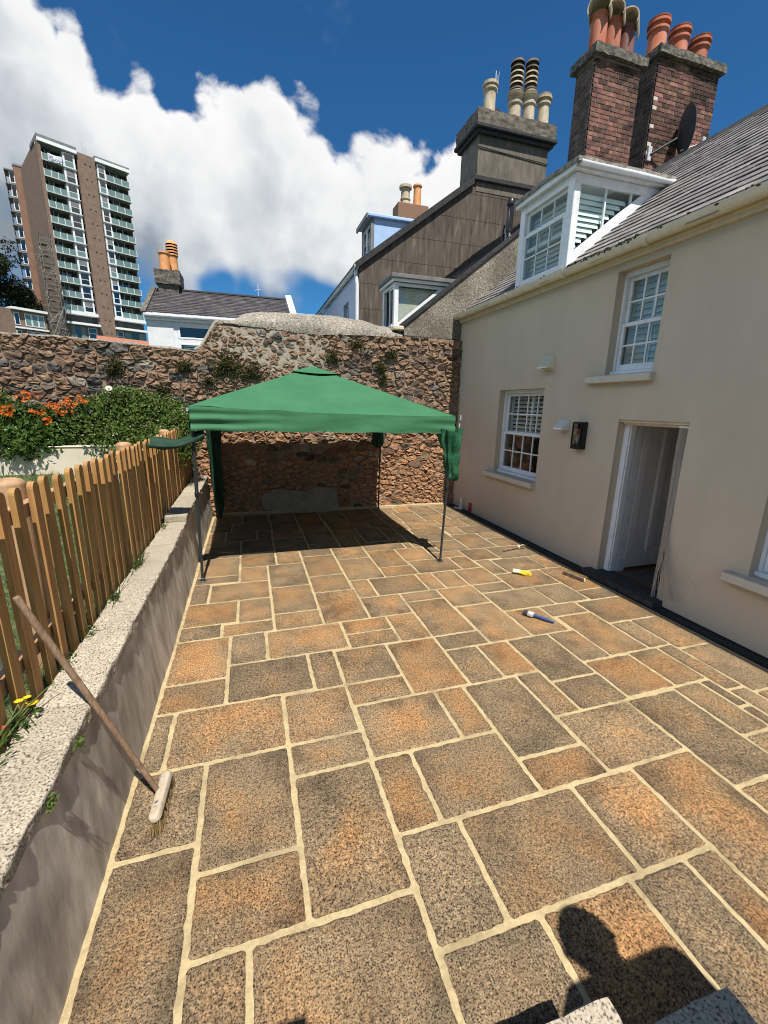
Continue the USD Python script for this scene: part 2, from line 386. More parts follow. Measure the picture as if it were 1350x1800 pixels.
rough('blue_cladding', two((.33, .46, .68), (.38, .52, .74)), scale=2, rgh=.35)
rough('door_paint', two((.70, .68, .67), (.76, .74, .73)), scale=5, rgh=.4)
rough('shutter', two((.76, .78, .78), (.82, .84, .84)), scale=5, rgh=.5)
rough('dark_metal', two((.018, .021, .024), (.03, .033, .036)), scale=30, rgh=.42, spec=.5)
rough('gazebo_steel', two((.016, .022, .024), (.03, .038, .04)), scale=40, rgh=.45, spec=.5)
rough('black_plastic', two((.012, .012, .013), (.02, .02, .021)), scale=20, rgh=.35)
rough('drain_metal', two((.022, .026, .03), (.05, .055, .06)), scale=60, rgh=.5, bump=.2)
rough('black', two((.006, .006, .006), (.01, .01, .01)), scale=8)
rough('interior', two((.42, .40, .37), (.48, .46, .43)), scale=2)
rough('wood_floor', two((.14, .07, .032), (.20, .105, .05)), scale=8, stretch=(1, 12, 1), rgh=.4)
rough('door_mat', two((.05, .05, .05), (.12, .12, .12)), scale=60)
rough('dark_stone', two((.035, .032, .032), (.075, .066, .06)), scale=30, bump=.5, bscale=70, bdist=.004)
# stones of the rubble wall: brown, red, ochre and grey granite with lichen
def stone(name, island):
    rnd = 'g.random_per_island' if island else 'oi.random'
    material(name, {
        'g': ('geometry', {}), 'oi': ('object_info', {}), 'wn': ('white_noise_texture', {'dimensions': '1D'}), 'wn2': ('white_noise_texture', {'dimensions': '1D'}), 'a2': ('math', {'math_type': 'multiply_add', 'value2': 7.31, 'value3': 2.17}),
        'pal': ('rgb_ramp', {'ramp': [(0, (.145, .105, .085)), (.14, (.19, .125, .098)), (.28, (.245, .180, .130)), (.42, (.175, .150, .128)), (.52, (.235, .145, .105)), (.63, (.29, .20, .13)), (.72, (.125, .118, .115)), (.82, (.225, .20, .17)), (.92, (.33, .285, .235)), (1, (.11, .09, .082))], 'interpolate': True}),
        'sx': ('separate_xyz', {}),
        # the lower, right part of the wall is warmer and cleaner than the weathered top
        'zz': ('map_range', {'range_type': 'smoothstep', 'from_min': .9, 'from_max': 2.2, 'to_min': 0.0, 'to_max': 1.0, 'clamp': True}),
        'warm': ('mix_color', {'blend_type': 'mix', 'use_clamp': False, 'a': (1.14, .97, .79), 'b': (.75, .73, .71)}), 'mw': ('mix_color', {'blend_type': 'multiply', 'fac': 1.0, 'use_clamp': False}),
        'n1': ('noise_texture', {'scale': 16.0, 'detail': 7.0, 'roughness': 0.65}), 'r1': ('rgb_ramp', {'ramp': [(.28, (.5, .48, .48)), (.5, (.95, .95, .95)), (.68, (1.45, 1.38, 1.3))]}), 'm1': ('mix_color', {'blend_type': 'multiply', 'fac': 1.0, 'use_clamp': False}),
        'n2': ('noise_texture', {'scale': 95.0, 'detail': 3.0, 'roughness': 0.6}), 'r2': ('rgb_ramp', {'ramp': [(.34, (.55, .55, .55)), (.5, (1, 1, 1)), (.66, (1.35, 1.33, 1.3))]}), 'm2': ('mix_color', {'blend_type': 'multiply', 'fac': 1.0, 'use_clamp': False}),
        'nl': ('noise_texture', {'scale': 7.0, 'detail': 8.0, 'roughness': 0.7}), 'rl': ('rgb_ramp', {'ramp': [(.60, (0, 0, 0)), (.70, (1, 1, 1))]}), 'lm': ('math', {'math_type': 'multiply'}), 'lm2': ('math', {'math_type': 'multiply', 'value2': .65}), 'ml': ('mix_color', {'blend_type': 'mix', 'b': (.36, .34, .28), 'use_clamp': False}),
        'vr': ('map_range', {'to_min': .55, 'to_max': 1.35}), 'hsv': ('hsv', {}),
        'b': ('bump', {'strength': .9, 'distance': .016}), 'hs': ('math', {'math_type': 'multiply_add', 'value2': .35}), 'p': ('principled_bsdf', {'roughness': .9, 'specular_ior_level': .2})},
        [(rnd, 'wn.w'), (rnd, 'a2.value1'), ('a2.value', 'wn2.w'), ('wn.value', 'pal.fac'), ('g.position', 'sx.vector'), ('sx.z', 'zz.value'), ('zz.result', 'warm.fac'), ('pal.color', 'mw.a'), ('warm.result', 'mw.b'),
         ('g.position', 'n1.vector'), ('n1.fac', 'r1.fac'), ('mw.result', 'm1.a'), ('r1.color', 'm1.b'),
         ('g.position', 'n2.vector'), ('n2.fac', 'r2.fac'), ('m1.result', 'm2.a'), ('r2.color', 'm2.b'),
         ('wn2.value', 'vr.value'), ('vr.result', 'hsv.value'), ('m2.result', 'hsv.color'),
         ('g.position', 'nl.vector'), ('nl.fac', 'rl.fac'), ('rl.color', 'lm.value1'), ('zz.result', 'lm.value2'), ('lm.value', 'lm2.value1'), ('lm2.value', 'ml.fac'), ('hsv.color', 'ml.a'), ('ml.result', 'p.base_color'),
         ('n2.fac', 'hs.value1'), ('n1.fac', 'hs.value3'), ('hs.value', 'b.height'), ('b.normal', 'p.normal')])
stone('rubble_stone', False)
stone('rubble_filling', True)
rough('earth_mortar', two((.17, .125, .09), (.27, .20, .145)), scale=22, bump=.8, bscale=60, bdist=.01, ramp2=[(.35, (.55, .52, .5)), (.6, (1.3, 1.28, 1.24))], scale2=1.1)
rough('pale_mortar', two((.25, .215, .165), (.35, .305, .245)), scale=14, bump=.5, bscale=80, bdist=.004)
rough('cement_patch', two((.20, .18, .15), (.30, .27, .22)), scale=9, bump=.5, bscale=40, bdist=.006)
rough('wall_capping', [(.34, (.075, .066, .054)), (.45, (.215, .19, .155)), (.57, (.29, .26, .215)), (.68, (.46, .43, .37))], scale=34, detail=6, bump=1.0, bscale=45, bdist=.018, ramp2=two((.8,) * 3, (1.1,) * 3), scale2=2)
rough('coping_granite', [(.33, (.045, .04, .035)), (.41, (.15, .13, .10)), (.45, (.36, .305, .225)), (.60, (.43, .37, .28)), (.72, (.58, .52, .42))], scale=130, detail=2, bump=.8, bscale=90, bdist=.005, vary=.07, ramp2=two((.88, .88, .88), (1.06, 1.06, 1.06)), scale2=3)
rough('step_granite', [(.32, (.045, .042, .04)), (.40, (.14, .12, .10)), (.46, (.33, .275, .205)), (.62, (.40, .34, .265)), (.74, (.54, .48, .40))], scale=110, detail=3, bump=.6, bscale=70, bdist=.005)
rough('garden_wall_render', two((.45, .395, .32), (.56, .495, .41)), scale=2.4, detail=7, bump=.35, bscale=26, bdist=.004, stretch=(1, 1, .35), mul=[(.34, (.72, .71, .70)), (.5, (.98, .98, .98)), (.66, (1.28, 1.29, 1.30))], mscale=9)  # pale streaks in the colour strengthen the sunlit streaks on the relief
rough('cream_planter', two((.52, .455, .35), (.59, .525, .41)), scale=4, bump=.3, bscale=30, bdist=.004)
rough('fence_wood', two((.27, .138, .043), (.385, .215, .074)), scale=5, detail=6, rgh=.7, stretch=(9, 9, .6), bump=.35, bscale=26, bdist=.0015, vary=.20, hue=.006)
rough('post_wood', [(.35, (.29, .165, .085)), (.55, (.40, .25, .14)), (.7, (.46, .31, .19))], scale=4, detail=5, rgh=.7, stretch=(6, 6, 1.0), bump=.2, bscale=20, bdist=.0015)
rough('broom_handle', two((.20, .125, .075), (.32, .215, .14)), scale=5, detail=6, rgh=.6, stretch=(10, 3, 3), bump=.3, bscale=30, bdist=.001, mul=two((.75,) * 3, (1.1,) * 3), mscale=12)
rough('broom_head', two((.37, .305, .22), (.45, .38, .285)), scale=9, rgh=.75, bump=.25, bscale=60, bdist=.0015, mul=[(.30, (.72, .70, .66)), (.45, (1, 1, 1))], mscale=28)
rough('bristle', two((.22, .14, .055), (.40, .28, .13)), scale=60, rgh=.8, vary=.25, island=True)
rough('bristle_dark', two((.12, .075, .025), (.30, .18, .05)), scale=60, rgh=.8, vary=.3, island=True)
rough('bristle_yellow', two((.72, .50, .02), (.82, .60, .05)), scale=60, rgh=.7, vary=.15, island=True)
rough('brush_stock', two((.60, .52, .36), (.70, .62, .45)), scale=12, rgh=.6)
rough('blue_handle', two((.03, .06, .16), (.05, .09, .22)), scale=20, rgh=.45)
rough('grey_handle', two((.09, .09, .10), (.14, .14, .15)), scale=20, rgh=.5)
rough('worn_wood', two((.10, .07, .05), (.22, .16, .11)), scale=20, rgh=.7)
rough('zinc', two((.38, .38, .39), (.55, .55, .56)), scale=30, rgh=.45)
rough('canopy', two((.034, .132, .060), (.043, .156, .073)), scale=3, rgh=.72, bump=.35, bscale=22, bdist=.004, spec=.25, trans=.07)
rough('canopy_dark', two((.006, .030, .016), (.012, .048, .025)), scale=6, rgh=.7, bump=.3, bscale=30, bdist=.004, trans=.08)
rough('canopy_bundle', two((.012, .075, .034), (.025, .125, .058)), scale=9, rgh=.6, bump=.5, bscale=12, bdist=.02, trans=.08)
rough('eyelet', two((.7, .7, .68), (.8, .8, .78)), scale=20, rgh=.3, metallic=.6)
rough('slate', [(.32, (.135, .125, .122)), (.5, (.19, .175, .17)), (.66, (.25, .23, .22))], scale=5, detail=7, rgh=.7, bump=.4, bscale=24, bdist=.004, vary=.2, hue=.012, mul=[(.32, (.7, .7, .7)), (.5, (1, 1, 1)), (.7, (1.2, 1.19, 1.16))], mscale=22)
rough('slate_filling', [(.32, (.135, .125, .122)), (.5, (.19, .175, .17)), (.66, (.25, .23, .22))], scale=5, detail=7, rgh=.7, bump=.4, bscale=24, bdist=.004, vary=.2, hue=.012, island=True)
rough('slate_dark', [(.32, (.06, .055, .06)), (.5, (.09, .083, .088)), (.68, (.145, .135, .13))], scale=4, detail=8, rgh=.75, vary=.22, hue=.015, island=True, bump=.3, bscale=18, bdist=.005, mul=[(.60, (1, 1, 1)), (.74, (2.2, 2.15, 1.9))], mscale=5)
rough('lead', [(.35, (.12, .115, .105)), (.5, (.24, .225, .195)), (.64, (.38, .365, .32))], scale=12, detail=8, bump=.6, bscale=40, bdist=.005)
rough('moss', [(.35, (.03, .03, .022)), (.6, (.075, .07, .045))], scale=40, bump=.8, bscale=60, bdist=.006)
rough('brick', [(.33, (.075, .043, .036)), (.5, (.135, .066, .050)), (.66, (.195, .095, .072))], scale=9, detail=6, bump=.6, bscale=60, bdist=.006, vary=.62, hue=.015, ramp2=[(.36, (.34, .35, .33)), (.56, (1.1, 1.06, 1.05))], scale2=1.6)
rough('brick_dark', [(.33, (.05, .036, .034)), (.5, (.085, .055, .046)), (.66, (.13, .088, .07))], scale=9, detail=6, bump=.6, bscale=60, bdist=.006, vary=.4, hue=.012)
rough('brick_mortar', two((.17, .145, .115), (.30, .26, .21)), scale=16, bump=.6, bscale=60, bdist=.006)
rough('stack_coping', [(.35, (.05, .046, .04)), (.55, (.12, .11, .09)), (.7, (.22, .20, .16))], scale=14, detail=8, bump=.9, bscale=40, bdist=.012)
rough('terracotta', [(.3, (.26, .075, .042)), (.5, (.40, .125, .068)), (.7, (.47, .20, .13))], scale=5, detail=7, rgh=.75, stretch=(1, 1, .4), bump=.2, bscale=40, bdist=.003, vary=.12, mul=[(.3, (.7, .66, .64)), (.5, (1, 1, 1))], mscale=4)
rough('terracotta_dark', two((.13, .052, .045), (.22, .095, .08)), scale=5, detail=7, rgh=.6, stretch=(1, 1, .4))
rough('terracotta_orange', two((.55, .24, .085), (.66, .33, .14)), scale=5, detail=5, rgh=.7)
rough('pot_buff', [(.3, (.26, .20, .13)), (.5, (.44, .37, .26)), (.66, (.52, .46, .34))], scale=9, detail=8, rgh=.8, bump=.3, bscale=30, bdist=.004, stretch=(1, 1, .35))
rough('pot_dark', two((.06, .052, .046), (.16, .13, .10)), scale=9, rgh=.8)
rough('grey_cement', [(.3, (.085, .072, .058)), (.5, (.125, .107, .086)), (.7, (.175, .152, .122))], scale=8, detail=8, bump=.5, bscale=50, bdist=.006, stretch=(1, 1, .3), ramp2=two((.8, .79, .78), (1.1, 1.1, 1.1)), scale2=1.0)
rough('brown_cement', [(.32, (.038, .030, .024)), (.44, (.072, .056, .044)), (.56, (.092, .073, .058)), (.70, (.16, .135, .11))], scale=11, detail=9, bump=.5, bscale=40, bdist=.006, stretch=(1, 1, .14), ramp2=two((.84, .83, .82), (1.08, 1.08, 1.08)), scale2=.8)
rough('pebble_dash', [(.34, (.075, .066, .054)), (.46, (.175, .155, .125)), (.58, (.245, .22, .18)), (.70, (.42, .385, .33))], scale=38, detail=5, bump=.7, bscale=45, bdist=.010, ramp2=[(.35, (.62, .61, .58)), (.6, (1.08, 1.08, 1.06))], scale2=1.4)
rough('dark_verge', two((.02, .02, .022), (.045, .043, .044)), scale=12, bump=.4, bscale=30, bdist=.006)
rough('grey_felt', two((.13, .125, .122), (.18, .172, .168)), scale=6)
rough('dish', two((.03, .034, .04), (.045, .05, .056)), scale=12, rgh=.5)
rough('tower_brick', two((.165, .112, .085), (.215, .150, .115)), scale=1.2, detail=5, mul=two((.92,) * 3, (1.06,) * 3), mscale=4)
rough('tower_brick_red', two((.19, .105, .07), (.24, .14, .095)), scale=.9, detail=5)
rough('concrete_pale', two((.40, .42, .40), (.50, .52, .50)), scale=1.5)
rough('tower_white', two((.66, .68, .68), (.74, .76, .76)), scale=1.5, rgh=.5)
rough('tower_grey', two((.14, .14, .145), (.20, .20, .205)), scale=1.5, rgh=.5)
rough('balcony_glass', two((.115, .185, .178), (.15, .23, .22)), scale=.4, rgh=.2, spec=.6)
rough('balcony_soffit', two((.10, .13, .115), (.14, .17, .15)), scale=1)
rough('tower_recess', two((.045, .05, .05), (.08, .085, .085)), scale=1)
rough('tower_recess_red', two((.06, .035, .03), (.08, .05, .04)), scale=1)
rough('scaffold', two((.10, .098, .085), (.20, .195, .17)), scale=1.5, rgh=.5)
rough('scaffold_board', two((.10, .085, .06), (.16, .135, .10)), scale=1.5)
rough('banner_cloth', two((.72, .72, .78), (.80, .80, .85)), scale=2, rgh=.8)
rough('banner_ink', two((.40, .40, .46), (.48, .48, .54)), scale=5)
rough('roof_tile', two((.26, .095, .055), (.34, .14, .085)), scale=6)
rough('grass_ground', [(.35, (.035, .055, .016)), (.5, (.065, .095, .03)), (.65, (.13, .12, .06))], scale=14, detail=6, bump=.8, bscale=50, bdist=.02)
rough('blade', two((.06, .115, .022), (.13, .19, .05)), scale=6, rgh=.6, vary=.35, hue=.02, island=True, trans=.3)
rough('soil', two((.05, .035, .022), (.09, .065, .042)), scale=16, bump=.9, bscale=30, bdist=.02)
rough('terrain', two((.07, .085, .045), (.11, .115, .07)), scale=.3)
rough('leaf', two((.065, .135, .024), (.14, .23, .045)), scale=6, rgh=.7, spec=.12, vary=.45, hue=.02, island=True, trans=.30)
rough('leaf_olive', two((.088, .155, .028), (.19, .265, .060)), scale=6, rgh=.7, spec=.12, vary=.40, hue=.025, island=True, trans=.30)
rough('leaf_dark', two((.022, .05, .013), (.045, .085, .022)), scale=6, rgh=.55, vary=.4, hue=.015, island=True, trans=.25)
rough('leaf_tree', two((.018, .034, .012), (.034, .055, .018)), scale=.6, rgh=.6, vary=.4, hue=.02, island=True, trans=.15)
rough('leaf_wall', [(.35, (.06, .075, .02)), (.6, (.13, .12, .035))], scale=12, rgh=.7, vary=.4, hue=.03, island=True, trans=.25)
rough('bud', two((.34, .33, .20), (.46, .43, .30)), scale=20, rgh=.6, vary=.25, island=True)
rough('petal_orange', two((.68, .12, .012), (.80, .20, .02)), scale=20, rgh=.55, vary=.25, hue=.02, island=True, trans=.3)
rough('petal_white', two((.78, .78, .76), (.85, .85, .83)), scale=20, rgh=.6, trans=.2)
rough('petal_yellow', two((.80, .55, .01), (.88, .66, .02)), scale=20, rgh=.55, trans=.25)
rough('petal_red', two((.60, .04, .05), (.70, .07, .08)), scale=20, rgh=.55, trans=.25)
rough('stem', two((.07, .11, .03), (.12, .15, .05)), scale=20, rgh=.6)
rough('twig', two((.07, .045, .028), (.12, .085, .055)), scale=20, rgh=.8)
rough('bark', two((.05, .038, .028), (.09, .07, .05)), scale=6, bump=.6, bscale=20, bdist=.02)
rough('red_plastic', two((.30, .012, .012), (.36, .02, .02)), scale=10, rgh=.4)
rough('white_plastic', two((.68, .68, .64), (.76, .76, .72)), scale=10, rgh=.4)
rough('ivory_plastic', two((.66, .62, .46), (.72, .68, .52)), scale=10, rgh=.4)
rough('string', two((.62, .57, .51), (.74, .68, .61)), scale=40, rgh=.5, trans=.3)
rough('skin', two((.48, .27, .19), (.55, .33, .24)), scale=10, rgh=.5)
rough('shirt', two((.05, .07, .12), (.08, .10, .16)), scale=20, rgh=.8)
rough('trousers', two((.05, .05, .055), (.08, .08, .085)), scale=20, rgh=.85)
rough('hair', two((.03, .02, .014), (.06, .04, .026)), scale=60, rgh=.6)
# window glass that lets light through and mirrors the surroundings at a slant
def glass(name, tint, rgh=0.02, f0=0.05):
    material(name, {'lw': ('layer_weight', {'blend': 0.5}), 'pw': ('math', {'math_type': 'power', 'value2': 5.0}), 'fa': ('math', {'math_type': 'multiply_add', 'value2': 1 - f0, 'value3': f0, 'use_clamp': True}),
                    't': ('transparent_bsdf', {'color': tint}), 'gl': ('glossy_bsdf', {'roughness': rgh, 'color': (.95, .97, .97)}), 'm': ('mix_closure', {})},
             [('lw.facing', 'pw.value1'), ('pw.value', 'fa.value1'), ('fa.value', 'm.fac'), ('t.BSDF', 'm.closure1'), ('gl.BSDF', 'm.closure2')], 'm.closure')
glass('pane', (.82, .90, .88), f0=.085)
glass('pane_clear', (.82, .95, .92), f0=.06)
glass('far_pane', (.10, .13, .15), rgh=.06, f0=.12)
glass('lamp_glass', (.6, .6, .6), f0=.10)
glass('clear_bag', (.80, .86, .90), rgh=.12, f0=.2)
# ---------------------------------------------------------------- ground, patio, lawn
RNG = np.random.default_rng(11)
HX = 4.05            # the house wall's face
def wall_y(x):       # the rubble wall's face
    return 8.0 + (4.0 - x) * .13 / 4.77
LWX = -0.742         # retaining wall's face

g = obj('ground', sheet(-1500, 1500, -1500, 1500, -.32), 'terrain'); tag(g, 'rough green and brown ground around the houses', 'ground', kind='structure')

patio = thing('patio', 'patio of mottled brown concrete flagstones with pale sand-coloured joints', 'patio', kind='structure')
obj('mortar_bed', MB().box(LWX - .05, 3.885, -1.2, 8.02, -.2, -.0075), 'mortar', patio, label='pale sandy pointing between the slabs')
SLABS = [[int(v) / 100 for v in s.split(',')] for s in '-70,173,-34,221;-34,158,12,221;-34,126,12,158;12,126,57,197;57,150,81,197;81,150,140,197;57,103,89,150;89,103,157,150;157,103,199,150;199,74,245,151;57,74,102,103;245,123,290,197;290,149,317,199;296,199,328,245;250,199,296,244;186,151,245,197;207,197,250,229;140,150,186,173;140,173,185,243;185,197,207,244;207,229,250,290;250,244,280,290;280,245,322,315;277,315,322,339;322,290,386,337;322,245,346,290;346,238,386,290;236,290,277,339;192,290,236,361;236,339,301,383;301,339,344,384;279,384,344,428;344,361,386,429;344,337,386,361;301,429,359,474;359,429,386,474;320,474,386,522;57,478,101,549;57,431,101,478;57,361,102,431;101,526,147,573;101,454,147,526;147,549,209,587;147,485,189,549;147,454,191,485;189,498,232,549;232,498,277,521;191,454,250,498;250,454,277,498;277,478,320,521;102,406,124,454;124,406,184,454;184,406,205,454;205,406,235,454;235,406,279,454;279,428,301,478;102,361,147,406;147,384,191,406;191,361,236,406;236,383,279,406;147,313,191,384;72,337,117,361;72,314,117,337;117,313,147,361;147,290,192,313;102,244,147,313;4,316,72,361;57,268,102,314;57,244,102,268;58,197,117,244;117,197,140,244;147,243,177,290;177,244,207,290;35,268,57,316;12,221,57,268;12,197,58,221;-26,270,35,316;-57,221,12,270;-70,221,-57,270;-70,270,-26,301;-70,301,-26,362;-26,316,4,362;-70,362,-34,387;-34,362,12,384;-70,387,-21,434;-21,384,12,434;-70,434,-51,485;-51,434,12,481;12,361,57,393;12,393,57,457;12,457,57,528;-21,481,12,528;-70,485,-21,506;-70,506,-21,570;-21,528,24,579;24,528,57,577;57,549,101,576;-70,739,-21,794;-21,737,24,794;24,744,70,794;-70,694,-37,739;-37,688,26,737;-70,642,-44,694;-44,642,2,688;2,640,24,688;-70,619,-21,642;-70,570,-21,619;-21,583,24,640;26,670,70,744;24,637,72,670;24,577,72,637;70,690,115,792;72,598,117,690;72,576,117,598;115,713,159,784;159,713,221,794;117,665,188,713;117,619,159,665;159,590,197,665;117,573,147,619;296,716,345,794;296,682,345,716;345,682,386,751;253,682,296,751;249,639,311,682;311,635,357,682;357,634,386,682;244,612,301,639;301,592,329,635;329,592,386,634;233,568,297,612;297,522,344,592;344,562,386,592;344,522,386,562;251,521,297,568;-70,56,-34,173;-34,44,-11,126;-11,24,57,126;102,39,149,103;149,29,180,103;180,39,199,103;130,784,159,794;221,751,266,794;266,751,296,794;345,751,386,794;115,784,130,792;221,706,253,751;188,665,221,713;221,682,253,706;-44,688,-37,694;221,639,249,682;197,620,221,665;221,612,244,639;197,587,221,620;147,587,159,619;221,582,233,612;209,549,221,587;221,549,233,582;233,538,251,568;233,521,251,538;328,185,346,245;346,178,386,238;317,169,328,199;328,140,346,185;346,133,386,178;317,124,328,169;290,104,317,149;328,110,346,140;346,88,386,133;317,79,328,124;245,78,290,123;328,50,346,110;290,74,317,104;346,43,386,88;317,19,328,79;245,33,290,78;57,29,87,74;87,29,102,74;199,14,229,74;229,14,245,74;290,29,317,74;-70,-4,-34,56;328,20,346,50;-34,-1,-11,44;346,-25,386,43;102,-6,149,39;180,-6,199,39;245,-25,290,33;57,-25,102,29;149,-25,180,29;290,-25,317,29;-11,-6,19,24;19,-25,57,24;328,-25,346,20;317,-25,328,19;199,-25,245,14;-34,-25,-11,-1;-70,-25,-34,-4;-11,-25,19,-6;102,-25,149,-6;180,-25,199,-6'.split(';')]
def slab_mesh(x0, y0, x1, y1, rng, g=.0125):
    x0, y0, x1, y1 = x0 + g, y0 + g, x1 - g, y1 - g
    W, H = x1 - x0, y1 - y0
    r = min(.014, W / 4, H / 4)
    pts = []
    def side(a, b, n):
        for t in np.linspace(0, 1, n + 2)[1:-1]:
            pts.append(a + (b - a) * t)
    c = [np.array(p) for p in ((x0, y0), (x1, y0), (x1, y1), (x0, y1))]
    ins = [np.array(p) for p in ((1, 1), (-1, 1), (-1, -1), (1, -1))]
    for k in range(4):
        a, b = c[k], c[(k + 1) % 4]
        e = (b - a) / np.linalg.norm(b - a)
        ep = (a - c[k - 1]) / np.linalg.norm(a - c[k - 1])
        pts.append(a - ep * r); pts.append(a - ep * r * .3 + e * r * .3); pts.append(a + e * r)
        L = np.linalg.norm(b - a)
        side(a + e * r, b - e * r, max(2, int(L / .032)))
    p = np.array(pts)
    cen = np.array([(x0 + x1) / 2, (y0 + y1) / 2])
    # ragged, hand-dressed edges
    jit = rng.normal(0, .0030, len(p)) + .0035 * (meshkit.noise(np.c_[p * 9, np.full(len(p), rng.uniform(0, 90))]) - .5)
    d = p - cen
    sgn = np.where(np.abs(d[:, 0]) / W > np.abs(d[:, 1]) / H, 0, 1)
    for i in range(len(p)):
        p[i, sgn[i]] += -np.sign(d[i, sgn[i]]) * abs(jit[i]) * 1.2 + np.sign(d[i, sgn[i]]) * .0015
    n = len(p)
    q = p.copy()
    for k in range(2):
        q[:, k] += -np.sign(d[:, k]) * np.where(sgn == k, .009, .002)
    lift = rng.uniform(-.0012, .0022)
    tilt = rng.normal(0, .0012, 2)
    z = lift + (q - cen) @ tilt
    v = np.vstack([np.c_[p, np.full(n, -.02)], np.c_[p, z - .0045], np.c_[q, z], [[cen[0], cen[1], lift + .0008]]])
    i = np.arange(n); j = (i + 1) % n
    f = np.vstack([np.c_[i, j, j + n], np.c_[i, j + n, i + n], np.c_[i + n, j + n, j + 2 * n], np.c_[i + n, j + 2 * n, i + 2 * n], np.c_[i + 2 * n, j + 2 * n, np.full(n, 3 * n)]])
    return v, f
for s in SLABS:
    v, f = slab_mesh(*s, RNG)
    p = obj('slab', (v, f), 'slab', patio)
    n = (len(v) - 1) // 3
    e = np.zeros(len(v), np.float32); e[-1] = 1.0
    UsdGeom.PrimvarsAPI(p).CreatePrimvar('edge', Sdf.ValueTypeNames.FloatArray, 'vertex').Set(Vt.FloatArray.FromNumpy(e))

# drainage channel along the foot of the house
dr = thing('drain_channel', 'black slotted drainage channel along the foot of the cream house', 'drain', (3.95, 4, 0))
obj('channel', MB().box(3.885, 4.06, -1.2, 8.0, -.20, -.055).box(3.885, 3.897, -1.2, 8.0, -.055, .001).box(4.035, 4.049, -1.2, 8.0, -.055, .001), 'black', dr)
mb = MB()
for y in np.arange(-1.0, 8.0, .024):
    mb.box(3.898, 4.034, y, y + .011, -.018, -.003)
mb.box(3.962, 3.972, -1.2, 8.0, -.019, -.0045)
obj('grate', mb, 'drain_metal', dr, kind='stuff')

# ---------------------------------------------------------------- retaining wall with granite coping, lawn behind
def lawn_z(x, y):
    t = np.clip((np.asarray(y, float) - 2.0) / 4.6, 0, 1)
    return .60 + .40 * t * t * (3 - 2 * t) * np.clip((-.95 - np.asarray(x, float)) / 1.6, 0, 1)
def lwf(U, V):
    y, z = U, V
    x = LWX + .034 - .040 * z / .66 - .004 * y * .6 + .016 * (meshkit.fbm(np.stack([y * .9, z * 2.2, z * 0], -1), 3, 4) - .5) + .0085 * (meshkit.fbm(np.stack([y * 7 + z * 3, z * 2.6, z * 0], -1), 4, 7) - .5) + .0070 * (meshkit.fbm(np.stack([y * 15 + z * 8, z * 3.2, z * 0 + 5], -1), 3, 27) - .5) + .0030 * np.abs(meshkit.fbm(np.stack([y * 26 + z * 9, z * 5, z * 0 + 3], -1), 3, 17) - .5)
    return np.stack([x, y, z], -1)
rw = thing('retaining_wall', 'low brown rendered retaining wall topped with speckled granite coping', 'wall', (-.85, 4, 0))
v, f = grid_mesh(lwf, np.arange(-1.2, 8.06, .014), np.arange(-.02, .661, .02))
m = MB().add(v, f[:, ::-1] if trimesh.Trimesh(v, f, process=False).face_normals[:, 0].mean() < 0 else f)
m.box(-1.0, LWX - .03, -1.2, 8.1, -.3, .615)
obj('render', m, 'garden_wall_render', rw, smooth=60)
def coping_block(y0, y1, z0, z1, rng):
    b = trimesh.creation.box([.235, y1 - y0 - .008, z1 - z0])
    b = trimesh.Trimesh(*trimesh.remesh.subdivide_to_size(b.vertices, b.faces, .045))
    b.merge_vertices()
    p = np.array(b.vertices)
    h = np.array([.235, y1 - y0 - .008, z1 - z0]) / 2
    r = .014
    core = np.clip(p, -(h - r), h - r)
    d = p - core; L = np.linalg.norm(d, axis=1, keepdims=True)
    p = np.where(L > 1e-9, core + d / np.maximum(L, 1e-9) * r, p)
    p += np.array([-.861, (y0 + y1) / 2, (z0 + z1) / 2])
    w = (np.stack([meshkit.fbm(p * 9, 3, 3 + k) for k in range(3)], -1) - .5) * np.array([.026, .004, .016])
    w += (np.stack([meshkit.fbm(p * 34, 2, 23 + k) for k in range(3)], -1) - .5) * np.array([.012, .002, .010])
    p += w + rng.normal(0, .003, 3) * [1, 0, 1]
    return p, np.array(b.faces)
for y0, y1 in ((-1.2, -.35), (-.35, .42), (.42, 1.18), (1.18, 1.96), (1.96, 2.66), (2.66, 3.42), (3.42, 4.30), (4.30, 5.12)):
    obj('coping_stone', coping_block(y0, y1, .612, .680, RNG), 'coping_granite', rw, smooth=60)
for y0, y1 in ((5.13, 6.55), (6.56, 8.02)):
    obj('coping_stone', coping_block(y0, y1, .66, .752, RNG), 'coping_granite', rw, smooth=60, label='higher coping stone at the far end')

U = np.r_[np.arange(-30, -4.2, 2.0), np.arange(-4.2, -.94, .12)]
V = np.r_[np.arange(-3, 8.3, .15)]
lz = lambda U, V: np.stack([U, V, lawn_z(U, V) + .03 * (meshkit.fbm(np.stack([U * 3, V * 3, U * 0], -1), 3) - .5)], -1)
lw = obj('lawn', grid_mesh(lz, U, V), 'grass_ground', smooth=True); tag(lw, 'raised lawn behind the picket fence', 'lawn', kind='structure')
n = 17000
r = np.random.default_rng(3)
bx = -1.0 - 3.3 * r.random(n) ** 1.4; by = .9 + 6.1 * r.random(n)
bz = lawn_z(bx, by)
h = r.uniform(.035, .10, n); a = r.uniform(0, 2 * np.pi, n); lean = r.normal(0, .45, (n, 2)) * h[:, None]
p0 = np.c_[bx, by, bz - .01]; side = np.c_[np.cos(a), np.sin(a), np.zeros(n)] * .0035
tip = p0 + np.c_[lean, h]
v = np.stack([p0 - side, p0 + side, tip], 1).reshape(-1, 3)
gr = obj('grass', (v, np.arange(3 * n).reshape(-1, 3)), 'blade'); tag(gr, 'short grass blades growing on the raised lawn', 'grass', kind='stuff')

